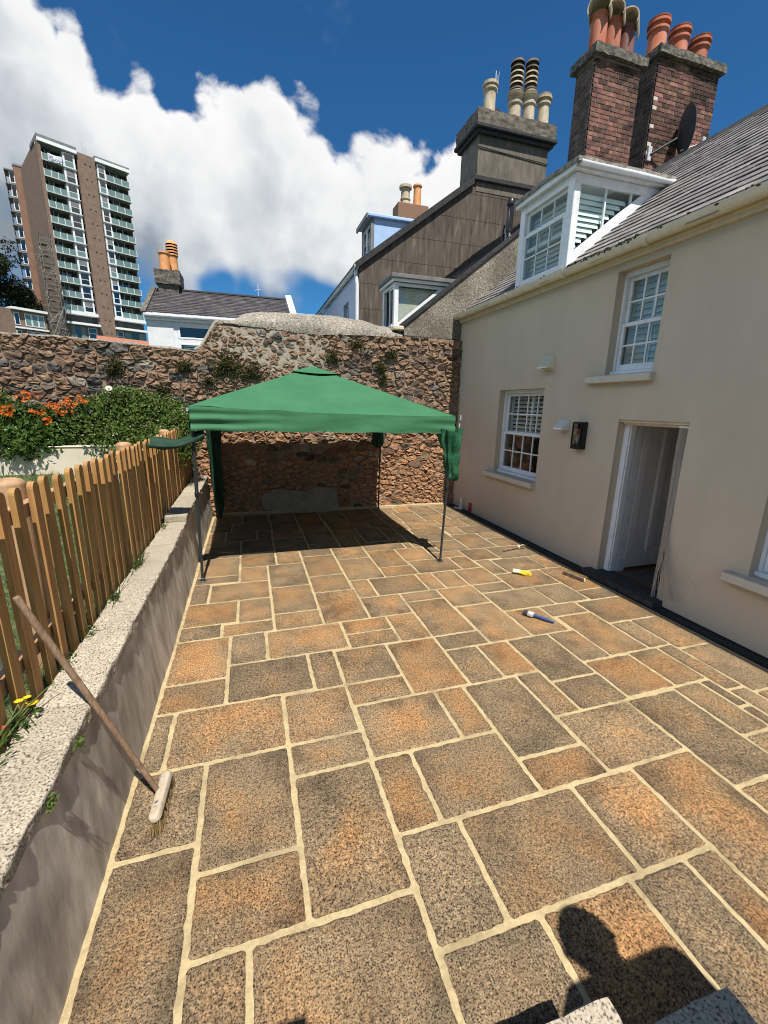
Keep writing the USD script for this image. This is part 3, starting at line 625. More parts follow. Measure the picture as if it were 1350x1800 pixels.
# ---------------------------------------------------------------- picket fence
fence = thing('picket_fence', 'honey-brown wooden picket fence with rounded tops on the coping wall', 'fence', (-1.0, 4.6, .62))
th = np.linspace(0, np.pi, 9)
def picket(y, z0, z1, rng):
    w = .063 / 2
    poly = Polygon([(y - w, z0), (y + w, z0)] + [(y + w * math.cos(t), z1 - w + w * math.sin(t)) for t in th])
    mb = MB().prism(poly, -.026, 0, 'yz')
    v, f = mb.arrays()
    lean, tw = rng.normal(0, .004, 2)
    v = v + np.c_[-1.002 + lean * (v[:, 2] - z0), tw * (v[:, 2] - z0), np.zeros(len(v))]
    v[:, 0] += rng.normal(0, .0015)
    return v, f
yy = 1.215
k = 0
while yy < 8.0:
    obj('picket', picket(yy, (.63 if yy < 5.1 else .70) + RNG.normal(0, .008), 1.618 + RNG.normal(0, .006), RNG), 'fence_wood', fence)
    yy += .1485 + RNG.normal(0, .003); k += 1
for z in (.835, 1.485):
    for y0, y1 in ((1.0, 2.52), (2.525, 4.62), (4.625, 6.72), (6.725, 8.03)):
        obj('rail', MB().box(-1.078, -1.036, y0, y1, z - .036, z + .036, .004), 'post_wood', fence)
for y in (.42, 2.52, 4.62, 6.72):
    prof = [(0.0, 1.622), (.03, 1.620), (.052, 1.613), (.065, 1.602), (.070, 1.588), (.071, .4)]
    obj('post', MB().lathe(prof[::-1], (-1.152, y, 0), 18), 'post_wood', fence, smooth=40, label='round-topped fence post')

# ---------------------------------------------------------------- rubble wall across the end of the patio
wall = thing('stone_wall', 'old rubble wall of brown and red granite closing the far end of the patio', 'wall', (0, 8.2, 0))
TOP = [(-6.4, 3.02), (-5.2, 2.99), (-3.48, 2.955), (-2.75, 2.95), (-2.0, 2.915), (-1.3, 2.87), (-.80, 2.83), (-.66, 2.95), (-.55, 3.14), (-.44, 3.28), (-.36, 3.315), (.11, 3.272), (.67, 3.245), (1.26, 3.21), (1.88, 3.26), (2.31, 3.245), (2.69, 3.25), (2.9, 3.27), (3.2, 3.27), (4.2, 3.26)]
outline = Polygon([(-6.4, -.1)] + TOP + [(4.2, -.1)])
rs = np.random.default_rng(8)
# irregular cells, wider than high, of several sizes
def seeds():
    P = []
    tries = 0
    cell = {}
    while tries < 52000:
        tries += 1
        x, z = rs.uniform(-6.6, 4.4), rs.uniform(-.3, 3.7)
        big = meshkit.fbm(np.array([x * .9, z * .9, 3.3]), 2, 5)
        left = 1.25 if x < -.9 else 1.0
        r = left * (.072 + .11 * max(0, big - .36)) * rs.choice([.55, .85, 1.1, 1.65], p=[.33, .25, .23, .19])
        ok = True
        ix, iz = int(x // .3), int(z // .3)
        for a in range(ix - 1, ix + 2):
            for b in range(iz - 1, iz + 2):
                for (px, pz, pr) in cell.get((a, b), ()):
                    if ((px - x) / 1.42) ** 2 + ((pz - z) / .78) ** 2 < (.5 * (r + pr)) ** 2 * 2.0:
                        ok = False
        if ok:
            cell.setdefault((ix, iz), []).append((x, z, r)); P.append((x, z))
    return np.array(P)
P = seeds()
vor = Voronoi(np.c_[P[:, 0] / 1.42, P[:, 1] / .78])
cells = []
for i in range(len(P)):
    reg = vor.regions[vor.point_region[i]]
    if -1 in reg or not reg:
        continue
    poly = Polygon([(vor.vertices[q][0] * 1.42, vor.vertices[q][1] * .78) for q in reg])
    poly = poly.intersection(outline)
    if poly.is_empty:
        continue
    gap = rs.uniform(.0035, .009)
    poly = poly.buffer(-gap)
    if isinstance(poly, MultiPolygon):
        poly = max(poly.geoms, key=lambda q: q.area)
    if poly.is_empty or poly.area < .0012:
        continue
    rr = min(.009, .13 * math.sqrt(poly.area))
    poly = poly.buffer(-rr).buffer(rr, quad_segs=2)
    if poly.is_empty or poly.geom_type != 'Polygon':
        continue
    cells.append(poly)
def stone_mesh(poly, rng):
    L = poly.exterior.length
    n = int(np.clip(L / .055, 8, 18))
    ring = np.array([poly.exterior.interpolate(t * L).coords[0] for t in np.linspace(0, 1, n, endpoint=False)])
    cen = np.array(poly.representative_point().coords[0]) * .3 + ring.mean(0) * .7
    ring = ring + rng.normal(0, .0055, ring.shape)
    prou = rng.uniform(.006, .030) if poly.centroid.y > 1.9 or poly.centroid.x < -.8 else rng.uniform(.003, .020)
    tx, tz = rng.normal(0, .16, 2)
    def lay(s, dep, j):
        q = cen + (ring - cen) * s
        d = dep + (tx * (q[:, 0] - cen[0]) + tz * (q[:, 1] - cen[1])) * (dep > 0) + rng.normal(0, j, n)
        return np.c_[q[:, 0], wall_y(q[:, 0]) - d, q[:, 1]]
    c = np.array([[cen[0], wall_y(cen[0]) - prou - rng.uniform(.0, .016), cen[1]]])
    v = np.vstack([lay(1.0, -.075, 0), lay(1.0, prou * .25, .003), lay(.93, prou * .9 + .004, .006), lay(.58, prou + .006, .010), c])
    i = np.arange(n); j = (i + 1) % n
    f = []
    for a in range(3):
        f += [np.c_[i + a * n, j + a * n, j + (a + 1) * n], np.c_[i + a * n, j + (a + 1) * n, i + (a + 1) * n]]
    f.append(np.c_[i + 3 * n, j + 3 * n, np.full(n, 4 * n)])
    return v, np.vstack(f)
# the stones that show largest come first (hidden ones behind canopy and bushes last)
def shows(p):
    x, z = p.centroid.x, p.centroid.y
    if x < -4.4 or x > 4.0:
        return p.area * .02
    return p.area
cells.sort(key=shows, reverse=True)
fill = MB()
for i, poly in enumerate(cells):
    mesh = stone_mesh(poly, rs)
    if i < 300:
        obj('stone', mesh, 'rubble_stone', wall, smooth=24)
    else:
        fill.add(*mesh)
obj('small_stones', fill, 'rubble_filling', wall, smooth=24, kind='stuff')
core = MB()
for k in range(len(TOP) - 1):
    (xa, za), (xb, zb) = TOP[k], TOP[k + 1]
    ya, yb = wall_y(xa) + .003, wall_y(xb) + .003
    lo = -.2
    v = [[xa, ya, lo], [xb, yb, lo], [xb, yb, zb - .012], [xa, ya, za - .012], [xa, ya + .42, lo], [xb, yb + .42, lo], [xb, yb + .42, zb - .012], [xa, ya + .42, za - .012]]
    core.add(v, [[0, 1, 2, 3], [5, 4, 7, 6], [3, 2, 6, 7]])
obj('core', core, 'earth_mortar', wall, label='recessed earthy mortar')
# pale ribbon pointing over the upper middle, as the mason left it between the stones
pr = np.random.default_rng(19)
edge = [(-.62, 2.95), (-.50, 3.12), (-.42, 3.24), (-.30, 3.27), (.11, 3.25), (.67, 3.22), (1.26, 3.18), (1.46, 3.12), (1.40, 2.9), (1.52, 2.72), (1.30, 2.52), (1.05, 2.56), (.8, 2.36), (.45, 2.47), (.2, 2.66), (.0, 2.72), (-.2, 2.84), (-.4, 2.8)]
pts = np.array(Polygon(edge).segmentize(.05).exterior.coords)[:-1] + pr.normal(0, .022, (len(Polygon(edge).segmentize(.05).exterior.coords) - 1, 2))
v, f = MB().prism(Polygon(pts).buffer(0).intersection(outline.buffer(-.02)), 0, .02, 'xz').arrays()
v, f = trimesh.remesh.subdivide_to_size(v, f, .035)
v = np.array(v); v[:, 1] = wall_y(v[:, 0]) + v[:, 1] - .010 - .012 * (meshkit.fbm(np.c_[v[:, 0] * 14, v[:, 2] * 14, v[:, 0] * 0], 3, 2))
obj('pale_pointing', (v, f), 'pale_mortar', wall, smooth=40, label='pale cement pointing between the stones near the top')
# weathered cement capping that slopes back from the face
def cap(us, lowf, topf, depth, seed, over=.03):
    def fn(U, V):
        lo, hi = np.interp(U, us[0], lowf), np.interp(U, us[0], topf)
        s = V
        y = wall_y(U) - over + np.where(s < .12, 0, (s - .12) / .88 * depth)
        z = lo + (hi - lo) * np.clip(np.where(s < .12, s / .12 * .35, .35 + .65 * np.sin((s - .12) / .88 * np.pi / 2)), 0, 1)
        nn = meshkit.fbm(np.stack([U * 5, s * 2.2, U * 0 + seed], -1), 4, seed) - .5
        z = z + .055 * nn * (s > .05); y = y + .05 * (meshkit.fbm(np.stack([U * 7, s * 3, U * 0 + 9], -1), 3, seed) - .5)
        return np.stack([U, y, z], -1)
    return grid_mesh(fn, np.arange(us[0][0], us[0][-1] + .01, .04), np.linspace(0, 1, 12))
cx = [-.50, -.40, -.2, .03, .3, .5, 1.27, 2.09, 2.63, 2.84]
clo = [3.14, 3.285, 3.285, 3.265, 3.255, 3.24, 3.195, 3.235, 3.225, 3.225]
chi = [3.20, 3.36, 3.38, 3.50, 3.555, 3.56, 3.585, 3.55, 3.44, 3.36]
obj('cement_capping', cap([cx], clo, chi, .34, 2), 'wall_capping', wall, smooth=60, label='lichened cement capping')
lx = [-6.4, -5.2, -3.48, -2.75, -2.0, -1.3, -.80, -.70]
llo = [3.0, 2.97, 2.935, 2.93, 2.895, 2.85, 2.81, 2.83]
obj('mortar_capping', cap([lx], llo, [a + .055 for a in llo], .36, 6, .012), 'wall_capping', wall, smooth=60, label='thin weathered mortar capping on the low left length')
sw = [(-.80, 2.84), (-.70, 2.90), (-.61, 3.03), (-.53, 3.165), (-.45, 3.285), (-.38, 3.33)]
v, f = tube([[a, wall_y(a) + .03, b + .004] for a, b in sw], .034, 8); obj('ramp_capping', (v, f), 'pale_mortar', wall, smooth=60)
# grey cement patch low on the wall
pp = Polygon([(.15, .30), (.42, .42), (.95, .36), (1.2, .44), (1.52, .40), (1.55, .02), (1.0, -.02), (.5, .04), (.2, .1)]).buffer(.05).buffer(-.02)
v, f = MB().prism(pp, 0, .05, 'xz').arrays(); v[:, 1] = wall_y(v[:, 0]) - .058 + v[:, 1]
obj('cement_patch', (v, f), 'cement_patch', wall, label='grey cement patch low in the shade of the gazebo')
obj('base_fillet', MB().bar([-.70, wall_y(-.7) - .03, .01], [3.88, wall_y(3.88) - .03, .01], .05, .05, c=.012), 'mortar', wall)
# ---------------------------------------------------------------- the cream house on the right
house = thing('cream_house', 'cream rendered house with sash windows, slate roof and white dormer', 'house', (4.05, 4, 0))
FY1 = 8.12
holes = {'door': (3.114, 3.956, -.03, 1.895), 'upper': (3.62, 4.262, 2.395, 3.50), 'lower': (5.335, 6.50, .915, 2.285), 'near': (1.12, 2.335, .625, 1.985)}
wp = sbox(-2.0, -.4, FY1, 3.70)
for y0, y1, z0, z1 in holes.values():
    wp = wp.difference(sbox(y0, z0, y1, z1))
obj('wall', MB().prism(wp, HX, HX + .26, 'yz').box(HX, 8.8, FY1, FY1 + .1, -.4, 3.7).box(8.7, 8.8, -2, FY1, -.4, 3.7).box(HX, 8.8, -2.1, -2.0, -.4, 3.7), 'render_wall', house)
# rooms behind the openings
obj('room', MB().box(HX + .26, 8.7, -2, FY1, -.05, 0.0).box(HX + .26, 8.7, -2, FY1, 2.32, 2.36).box(7.0, 7.05, -2, FY1, 0, 3.7).box(HX + .27, 7.0, 5.0, 5.05, 0, 3.7).box(HX + .27, 7.0, 2.7, 2.75, 0, 3.7), 'interior', house)

# eaves: soffit, moulded fascia and gutter
ev = MB().box(HX - .045, HX + .02, -2.0, FY1 + .02, 3.575, 3.655, .006)
ev.box(HX - .066, HX - .046, -2.0, FY1 + .03, 3.612, 3.69, .006)
ev.box(HX - .085, HX - .01, -2.0, FY1 + .04, 3.657, 3.70, .003)
obj('fascia', ev, 'cream_paint', house)
t = np.linspace(0, np.pi, 17)
gp = [(HX - .125 - .058 * math.cos(a), 3.715 - .092 * math.sin(a)) for a in t]
gi = [(HX - .125 - .053 * math.cos(a), 3.717 - .086 * math.sin(a)) for a in t[::-1]]
gpoly = Polygon(gp + gi)
gut = MB().prism(affinity.translate(gpoly, 0, 0), -2.0, FY1 + .14, 'xz')
obj('gutter', gut, 'cream_paint', house)
for y in (5.02, 3.82, 2.62, 6.3, 7.6, 1.4):
    br = MB().prism(affinity.scale(gpoly, 1.12, 1.12, origin=(HX - .125, 3.715)), y - .03, y + .03, 'xz')
    obj('gutter_bracket', br, 'cream_paint', house)
mo = MB()
rg = np.random.default_rng(4)
for k in range(160):
    y = rg.choice([rg.uniform(3.9, 4.95), rg.uniform(2.6, 4.0), rg.uniform(5, 8)], p=[.72, .16, .12])
    c = np.array([HX - .172 - .008 * rg.random(), y, 3.716 + rg.normal(0, .008)])
    ic = trimesh.creation.icosphere(1, rg.uniform(.006, .017)); mo.add(np.array(ic.vertices) * [1, 1.3, .8] + c, ic.faces)
obj('gutter_moss', mo, 'moss', house, kind='stuff')

# slate roof
RX0, RZ0, RX1, RZ1 = 3.90, 3.64, 6.80, 5.93
RL = math.hypot(RX1 - RX0, RZ1 - RZ0)
RD = np.array([(RX1 - RX0) / RL, 0, (RZ1 - RZ0) / RL]); RN = np.array([-RD[2], 0, RD[0]])
def onroof(s, y, h=0.0):
    return np.array([RX0, 0, RZ0]) + RD * s + np.array([0, y, 0]) + RN * h
v = [onroof(.16, -2.2, -.03), onroof(RL, -2.2, -.03), onroof(RL, FY1 + .05, -.03), onroof(.16, FY1 + .05, -.03)]
rb = MB().add(v, [[0, 3, 2, 1]])
rb.add([[RX1, -2.2, RZ1 - .03], [8.9, -2.2, 3.7], [8.9, FY1 + .05, 3.7], [RX1, FY1 + .05, RZ1 - .03]], [[0, 3, 2, 1]])
rb.add([[HX, FY1, 3.7], [8.8, FY1, 3.7], [RX1, FY1, RZ1 - .03]], [[0, 2, 1]])
rb.add([[HX, -2.0, 3.7], [8.8, -2.0, 3.7], [RX1, -2.0, RZ1 - .03]], [[0, 1, 2]])
roof = obj('roof', rb, 'slate', house)
DY0, DY1 = 5.20, 6.36          # dormer's near and far cheeks
sl = []
pitch, wid = .152, .30
rows = int(RL / pitch)
rg = np.random.default_rng(21)
for i in range(rows + 1):
    s0 = i * pitch
    y = -2.0 - (wid / 2 if i % 2 else 0) - .02
    while y < FY1:
        y0, y1 = max(y, -2.05), min(y + wid, FY1 + .04)
        y += wid
        if y1 - y0 < .06:
            continue
        s1 = min(s0 + .20, RL)
        if RX0 + RD[0] * s0 > 4.05 and RX0 + RD[0] * s1 < 5.65 and y0 > DY0 - .0 and y1 < DY1 + .0:
            continue
        a = .004 + rg.uniform(0, .0035)
        g = rg.uniform(.002, .005)
        h0, h1 = .016 + rg.uniform(0, .006), .002
        ds = rg.normal(0, .004)
        cy = (y0 + y1) / 2
        vv = [onroof(s0 + ds, y0 + g, h0), onroof(s0 + ds + rg.normal(0, .002), y1 - g, h0 + rg.normal(0, .0015)), onroof(s1, y1 - g, h1), onroof(s1, y0 + g, h1)]
        vv = np.array(vv + [q - RN * .0075 for q in vv])
        ff = [[0, 1, 2, 3], [4, 7, 6, 5], [0, 4, 5, 1], [1, 5, 6, 2], [3, 7, 4, 0]]
        p = onroof(s0, cy)
        d = p - np.array([0, 0, CAM_H]); dist = np.linalg.norm(d)
        fwd = d @ _f; px = 675 + 746.2 * (d @ _r2) / max(fwd, .1); py = 900 + 746.2 * (d @ _d2) / max(fwd, .1)
        vis = fwd > .5 and -60 < px < 1400 and py > -60
        sl.append((dist if vis else dist + 100, vv, np.array(ff)))
sl.sort(key=lambda q: q[0])
rest = MB()
for k, (d, vv, ff) in enumerate(sl):
    if k < 300:
        obj('slate', (vv, ff), 'slate', roof)
    else:
        rest.add(vv, ff)
obj('far_slates', rest, 'slate_filling', roof, kind='stuff')
rd = MB()
for y in np.arange(-2.0, FY1, .45):
    rd.prism(Polygon([(RX1 - .13, RZ1 - .085), (RX1 - .02, RZ1 + .035), (RX1 + .02, RZ1 + .035), (RX1 + .13, RZ1 - .085), (RX1 + .11, RZ1 - .1), (RX1, RZ1 + .0), (RX1 - .11, RZ1 - .1)]), y, y + .443, 'xz')
obj('ridge_tiles', rd, 'dark_verge', roof)

# ---------------------------------------------------------------- sash windows
def sash_window(name, parent, x, y0, y1, z0, z1, cols, rows, mat='white_paint', blinds=(), split=.5, label=None, fw=.055, deep=.0, blind_mat='shutter'):
    """A window in the plane x, seen from -x. Frame mesh with bars, panes and shutter slats as its own pieces."""
    mb = MB()
    mb.box(x, x + .09, y0, y0 + fw, z0, z1, .004).box(x, x + .09, y1 - fw, y1, z0, z1, .004).box(x, x + .09, y0 + fw, y1 - fw, z1 - fw, z1, .004)
    mb.box(x - .035, x + .09, y0 - .02, y1 + .02, z0, z0 + .045, .005)
    w = obj(name, mb, mat, parent, label=label)
    a0, a1, b0, b1 = y0 + fw + .002, y1 - fw - .002, z0 + .047, z1 - fw - .002
    zm = b0 + (b1 - b0) * split
    for k, (c0, c1, xo) in enumerate(((zm - .02, b1, .045), (b0, zm + .02, .012))):
        r = .042
        sb = MB().box(x + xo, x + xo + .032, a0, a0 + r, c0, c1, .003).box(x + xo, x + xo + .032, a1 - r, a1, c0, c1, .003)
        sb.box(x + xo, x + xo + .032, a0 + r, a1 - r, c0, c0 + (.05 if k == 0 else .07), .003).box(x + xo, x + xo + .032, a0 + r, a1 - r, c1 - .042, c1, .003)
        obj('sash', sb, mat, w)
        g0, g1, h0, h1 = a0 + r, a1 - r, c0 + (.05 if k == 0 else .07), c1 - .042
        for i in range(1, cols):
            yb = g0 + (g1 - g0) * i / cols
            obj('glazing_bar', MB().box(x + xo + .006, x + xo + .026, yb - .009, yb + .009, h0, h1), mat, w)
        for i in range(1, rows):
            zb = h0 + (h1 - h0) * i / rows
            obj('glazing_bar', MB().box(x + xo + .005, x + xo + .027, g0, g1, zb - .009, zb + .009), mat, w)
        for i in range(cols):
            for j in range(rows):
                ya, yb = g0 + (g1 - g0) * i / cols, g0 + (g1 - g0) * (i + 1) / cols
                za, zb = h0 + (h1 - h0) * j / rows, h0 + (h1 - h0) * (j + 1) / rows
                tw = RNG.normal(0, .0012, 2)
                X = x + xo + .016
                obj('pane', (np.array([[X + tw[0], ya, za], [X - tw[0], yb, za], [X + tw[1], yb, zb], [X - tw[1], ya, zb]]), np.array([[0, 3, 2], [0, 2, 1]])), 'pane', w)
    for (c0, c1, tilt) in blinds:
        z = c0
        while z < c1:
            dz = .066 * math.sin(tilt); dx = .066 * math.cos(tilt)
            X = x + .14
            vv = np.array([[X, a0, z], [X, a1, z], [X + dx, a1, z + dz], [X + dx, a0, z + dz]])
            vv = np.vstack([vv, vv + [.0, 0, -.006]])
            obj('shutter_slat', (vv, np.array([[0, 1, 2, 3], [7, 6, 5, 4], [0, 4, 5, 1]])), blind_mat, w)
            z += .066
        for y in (a0, (a0 + a1) / 2, a1):
            obj('shutter_stile', MB().box(X - .006, X + .03, y - .02, y + .02, c0, c1), blind_mat, w)
    return w

sash_window('upper_window', house, HX + .105, 3.60, 4.285, 2.395, 3.50, 3, 2, blinds=((2.45, 3.46, 1.2),), label='upper sash window over the door with slatted shutters')
sash_window('lower_window', house, HX + .105, 5.31, 6.52, .915, 2.285, 4, 2, blinds=((1.62, 2.25, .5),), label='lower sash window of sixteen panes')
sash_window('near_window', house, HX + .105, 1.10, 2.36, .625, 1.985, 4, 2, blinds=((.70, 1.94, 1.2),), label='window at the right edge, only its corner in view')
obj('upper_sill', MB().box(HX - .075, HX + .11, 3.575, 4.50, 2.305, 2.392, .008), 'sill_paint', house)
obj('lower_sill', MB().box(HX - .085, HX + .11, 5.32, 6.735, .828, .912, .008), 'sill_paint', house)
obj('near_sill', MB().box(HX - .085, HX + .11, .95, 2.50, .535, .622, .008), 'sill_paint', house)

# ---------------------------------------------------------------- doorway
df = MB().box(HX + .10, HX + .215, 3.885, 3.956, .0, 1.895, .004).box(HX + .10, HX + .215, 3.10, 3.18, .0, 1.895, .004).box(HX + .10, HX + .215, 3.18, 3.885, 1.835, 1.895, .004)
df.box(HX + .12, HX + .19, 3.873, 3.887, .0, 1.835, .002)
obj('door_frame', df, 'white_paint', house)
obj('lintel_lining', MB().box(HX + .02, HX + .099, 3.114, 3.955, 1.868, 1.894).box(HX + .05, HX + .099, 3.16, 3.93, 1.845, 1.867), 'cream_paint', house)
obj('architrave', MB().box(HX + .262, HX + .36, 3.91, 3.985, .215, 2.05, .004).box(HX + .262, HX + .372, 3.90, 3.99, .0, .20, .004).box(HX + .262, HX + .366, 3.905, 3.987, .20, .222, .004), 'white_paint', house, label='inner jamb lining with a plinth block')
X0, X1, Y = HX + .38, HX + 1.16, 3.955
door = MB()
stiles = [(X0, X0 + .10), (X0 + .32, X0 + .42), (X1 - .10, X1)]
for a, b in stiles:
    door.box(a, b, Y - .04, Y, .06, 1.93, .003)
for a, b in ((stiles[0][1], stiles[1][0]), (stiles[1][1], stiles[2][0])):
    for c, d in ((.06, .27), (1.80, 1.93)):
        door.box(a, b, Y - .04, Y, c, d, .003)
dl = obj('door', door, 'door_paint', house, label='four-board panelled inner door standing open')
for a, b in ((stiles[0][1], stiles[1][0]), (stiles[1][1], stiles[2][0])):
    obj('door_panel', MB().box(a + .004, b - .004, Y - .024, Y - .008, .275, 1.795), 'door_paint', dl)
    obj('moulding', MB().box(a, a + .018, Y - .034, Y - .024, .27, 1.80, .004).box(b - .018, b, Y - .034, Y - .024, .27, 1.80, .004).box(a + .018, b - .018, Y - .034, Y - .024, .27, .288, .004).box(a + .018, b - .018, Y - .034, Y - .024, 1.782, 1.80, .004), 'door_paint', dl)
kn = MB().lathe([(.0, 0), (.026, .002), (.026, .008), (.01, .012), (.01, .035), (.026, .042), (.03, .055), (.022, .068), (0, .072)], (X1 - .06, Y - .04, .90), 18, (0, -1, 0))
obj('knob', kn, 'black_plastic', dl, smooth=40)
obj('hall_floor', MB().box(HX + .20, 7.0, 2.75, 5.0, .001, .03), 'wood_floor', house)
obj('door_mat', MB().box(HX + .30, HX + .95, 3.12, 3.80, .032, .046, .004), 'door_mat', house)
obj('hall_wall', MB().box(HX + .262, 7.0, 3.992, 4.03, .03, 2.3).box(5.6, 5.64, 2.75, 3.985, .03, 2.3), 'interior', house)
st = trimesh.creation.box([.315, 1.02, .10]); st = trimesh.Trimesh(*trimesh.remesh.subdivide_to_size(st.vertices, st.faces, .05)); st.merge_vertices()
p = np.array(st.vertices) + [HX + .02, 3.55, .01]; p += (np.stack([meshkit.fbm(p * 11, 3, k) for k in (1, 2, 3)], -1) - .5) * .022
obj('doorstep', (p, st.faces), 'dark_stone', house, smooth=50, label='worn dark stone doorstep')

# ---------------------------------------------------------------- dormer
dm = MB()
XF = 4.075                       # its front
ZB, ZT = 3.765, 4.885
dm.box(XF, XF + .10, DY0, DY0 + .13, ZB, ZT, .006).box(XF, XF + .10, DY1 - .13, DY1, ZB, ZT, .006)      # corner posts
dm.box(XF + .004, XF + .10, DY0 + .13, DY1 - .13, ZT - .10, ZT).box(XF + .004, XF + .12, DY0 + .13, DY1 - .13, ZB, ZB + .06)
def cheek(yc0, yc1):
    c = MB()
    # head rail, raking sill that follows the slates, and the pointed end
    c.box(XF + .10, 5.60, yc0, yc1, ZT - .105, ZT, .003)
    zr = lambda x: RZ0 + (x - RX0) * RD[2] / RD[0]
    band = .15
    poly = Polygon([(XF + .06, zr(XF + .06) - .02), (5.9, zr(5.9) - .02), (5.9, zr(5.9) + band), (XF + .06, zr(XF + .06) + band)])
    poly = poly.buffer(0).intersection(sbox(XF + .06, 3, 5.62, ZT - .106))
    c.prism(poly, yc0, yc1, 'xz')
    return c
ck = cheek(DY0 + .01, DY0 + .07)
dorm = obj('dormer', dm, 'white_paint', house, label='white timber dormer with a glazed cheek')
obj('near_cheek_frame', ck, 'white_paint', dorm)
obj('far_cheek', MB().prism(Polygon([(XF + .1, ZB), (XF + .1, ZT), (5.6, ZT)]), DY1 - .07, DY1 - .01, 'xz'), 'white_paint', dorm)
zr = lambda x: RZ0 + (x - RX0) * RD[2] / RD[0]
xq = RX0 + (ZT - .105 - .15 - RZ0) * RD[0] / RD[2]
tri = Polygon([(XF + .10, zr(XF + .10) + .15), (XF + .10, ZT - .105), (xq, ZT - .105)])
xs = [XF + .10, XF + .52, XF + .93, 5.36]
for a, b in zip(xs[:-1], xs[1:]):
    q = tri.intersection(sbox(a + .008, 3, b - .008, 6))
    if q.is_empty: continue
    vv = np.array([[x, DY0 + .04, z] for x, z in list(q.exterior.coords)[:-1]])
    ff = np.array([[0, i, i + 1] for i in range(1, len(vv) - 1)])
    obj('cheek_pane', (vv, ff), 'pane_clear', dorm)
for x in xs[1:-1]:
    obj('cheek_bar', MB().box(x - .012, x + .012, DY0 + .025, DY0 + .055, zr(x) + .12, ZT - .1), 'white_paint', dorm)
# white slatted shutter standing inside the cheek and the front sash
z = ZB + .25
while z < ZT - .22:
    xe = min(RX0 + (z - .16 - RZ0) * RD[0] / RD[2], XF + .93) 
    if xe > XF + .16:
        vv = np.array([[XF + .11, DY0 + .085, z], [xe, DY0 + .085, z], [xe, DY0 + .105, z + .057], [XF + .11, DY0 + .105, z + .057]])
        obj('cheek_slat', (np.vstack([vv, vv - [0, 0, .005]]), np.array([[0, 1, 2, 3], [7, 6, 5, 4], [0, 4, 5, 1]])), 'shutter', dorm)
    z += .064
obj('inner_lining', MB().box(XF + .13, 5.5, DY1 - .10, DY1 - .075, ZB, ZT).box(XF + .1, 5.6, DY0 + .07, DY1 - .1, ZT - .03, ZT - .005), 'shutter', dorm)
sash = sash_window('dormer_window', dorm, XF + .012, DY0 + .13, DY1 - .13, ZB + .05, ZT - .10, 3, 2, split=.62, fw=.035) if False else None
def flat_sash(parent, X, y0, y1, z0, z1, cols, rows, mat='white_paint', pane='pane', r=.045, name='sash'):
    sb = MB().box(X, X + .035, y0, y0 + r, z0, z1, .003).box(X, X + .035, y1 - r, y1, z0, z1, .003).box(X, X + .035, y0 + r, y1 - r, z0, z0 + r * 1.2, .003).box(X, X + .035, y0 + r, y1 - r, z1 - r, z1, .003)
    for i in range(1, cols):
        yb = y0 + r + (y1 - y0 - 2 * r) * i / cols; sb.box(X + .008, X + .028, yb - .008, yb + .008, z0 + r, z1 - r)
    for i in range(1, rows):
        zb = z0 + r * 1.2 + (z1 - z0 - 2.2 * r) * i / rows; sb.box(X + .008, X + .028, y0 + r, y1 - r, zb - .008, zb + .008)
    obj(name, sb, mat, parent)
    obj('pane', (np.array([[X + .018, y0 + r, z0 + r], [X + .018, y1 - r, z0 + r], [X + .018, y1 - r, z1 - r], [X + .018, y0 + r, z1 - r]]), np.array([[0, 3, 2, 1]])), pane, parent)
flat_sash(dorm, XF + .045, DY0 + .13, DY1 - .13, ZB + .48, ZT - .10, 3, 2)
flat_sash(dorm, XF + .005, DY0 + .13, DY1 - .13, ZB + .06, ZB + .72, 3, 2)
z = ZB + .12
while z < ZT - .2:
    vv = np.array([[XF + .13, DY0 + .15, z], [XF + .13, DY1 - .15, z], [XF + .15, DY1 - .15, z + .057], [XF + .15, DY0 + .15, z + .057]])
    obj('front_slat', (np.vstack([vv, vv - [0, 0, .005]]), np.array([[0, 1, 2, 3], [7, 6, 5, 4], [0, 4, 5, 1]])), 'shutter', dorm)
    z += .064
# its roof: boarded edge, small gutter, lichened lead
obj('dormer_fascia', MB().box(XF - .06, XF - .035, DY0 - .06, DY1 + .06, ZT + .002, ZT + .085, .003).box(XF - .034, 5.62, DY0 - .06, DY0 - .035, ZT + .002, ZT + .085, .003).box(XF - .034, 5.7, DY0 - .034, DY1 + .04, ZT + .004, ZT + .03), 'white_paint', dorm)
v, f = tube([[XF - .03, DY0 - .095, ZT + .055], [5.68, DY0 - .095, ZT + .055]], .038, 10); obj('dormer_gutter', (v, f), 'white_paint', dorm, smooth=40)
def dr_top(U, V):
    z = ZT + .10 + .022 * (meshkit.fbm(np.stack([U * 5, V * 5, U * 0], -1), 3, 2) - .5) + .025 * np.clip(1 - np.abs(V - (DY0 + DY1) / 2) / .7, 0, 1)
    return np.stack([U, V, z], -1)
v, f = grid_mesh(dr_top, np.linspace(XF - .085, 5.83, 30), np.linspace(DY0 - .13, DY1 + .08, 16)); v, f = thick(v, f, .05)
obj('dormer_roof', (v, f), 'lead', dorm, smooth=50, label='flat dormer roof grey with lichen')
obj('dormer_flashing', MB().box(XF - .03, XF + .1, DY0 + .0, DY1, ZB - .05, ZB + .005), 'dark_verge', dorm)
obj('roof_end_upstand', MB().box(5.66, 5.86, DY0 - .16, DY0 - .02, ZT - .02, ZT + .125, .01), 'lead', dorm)

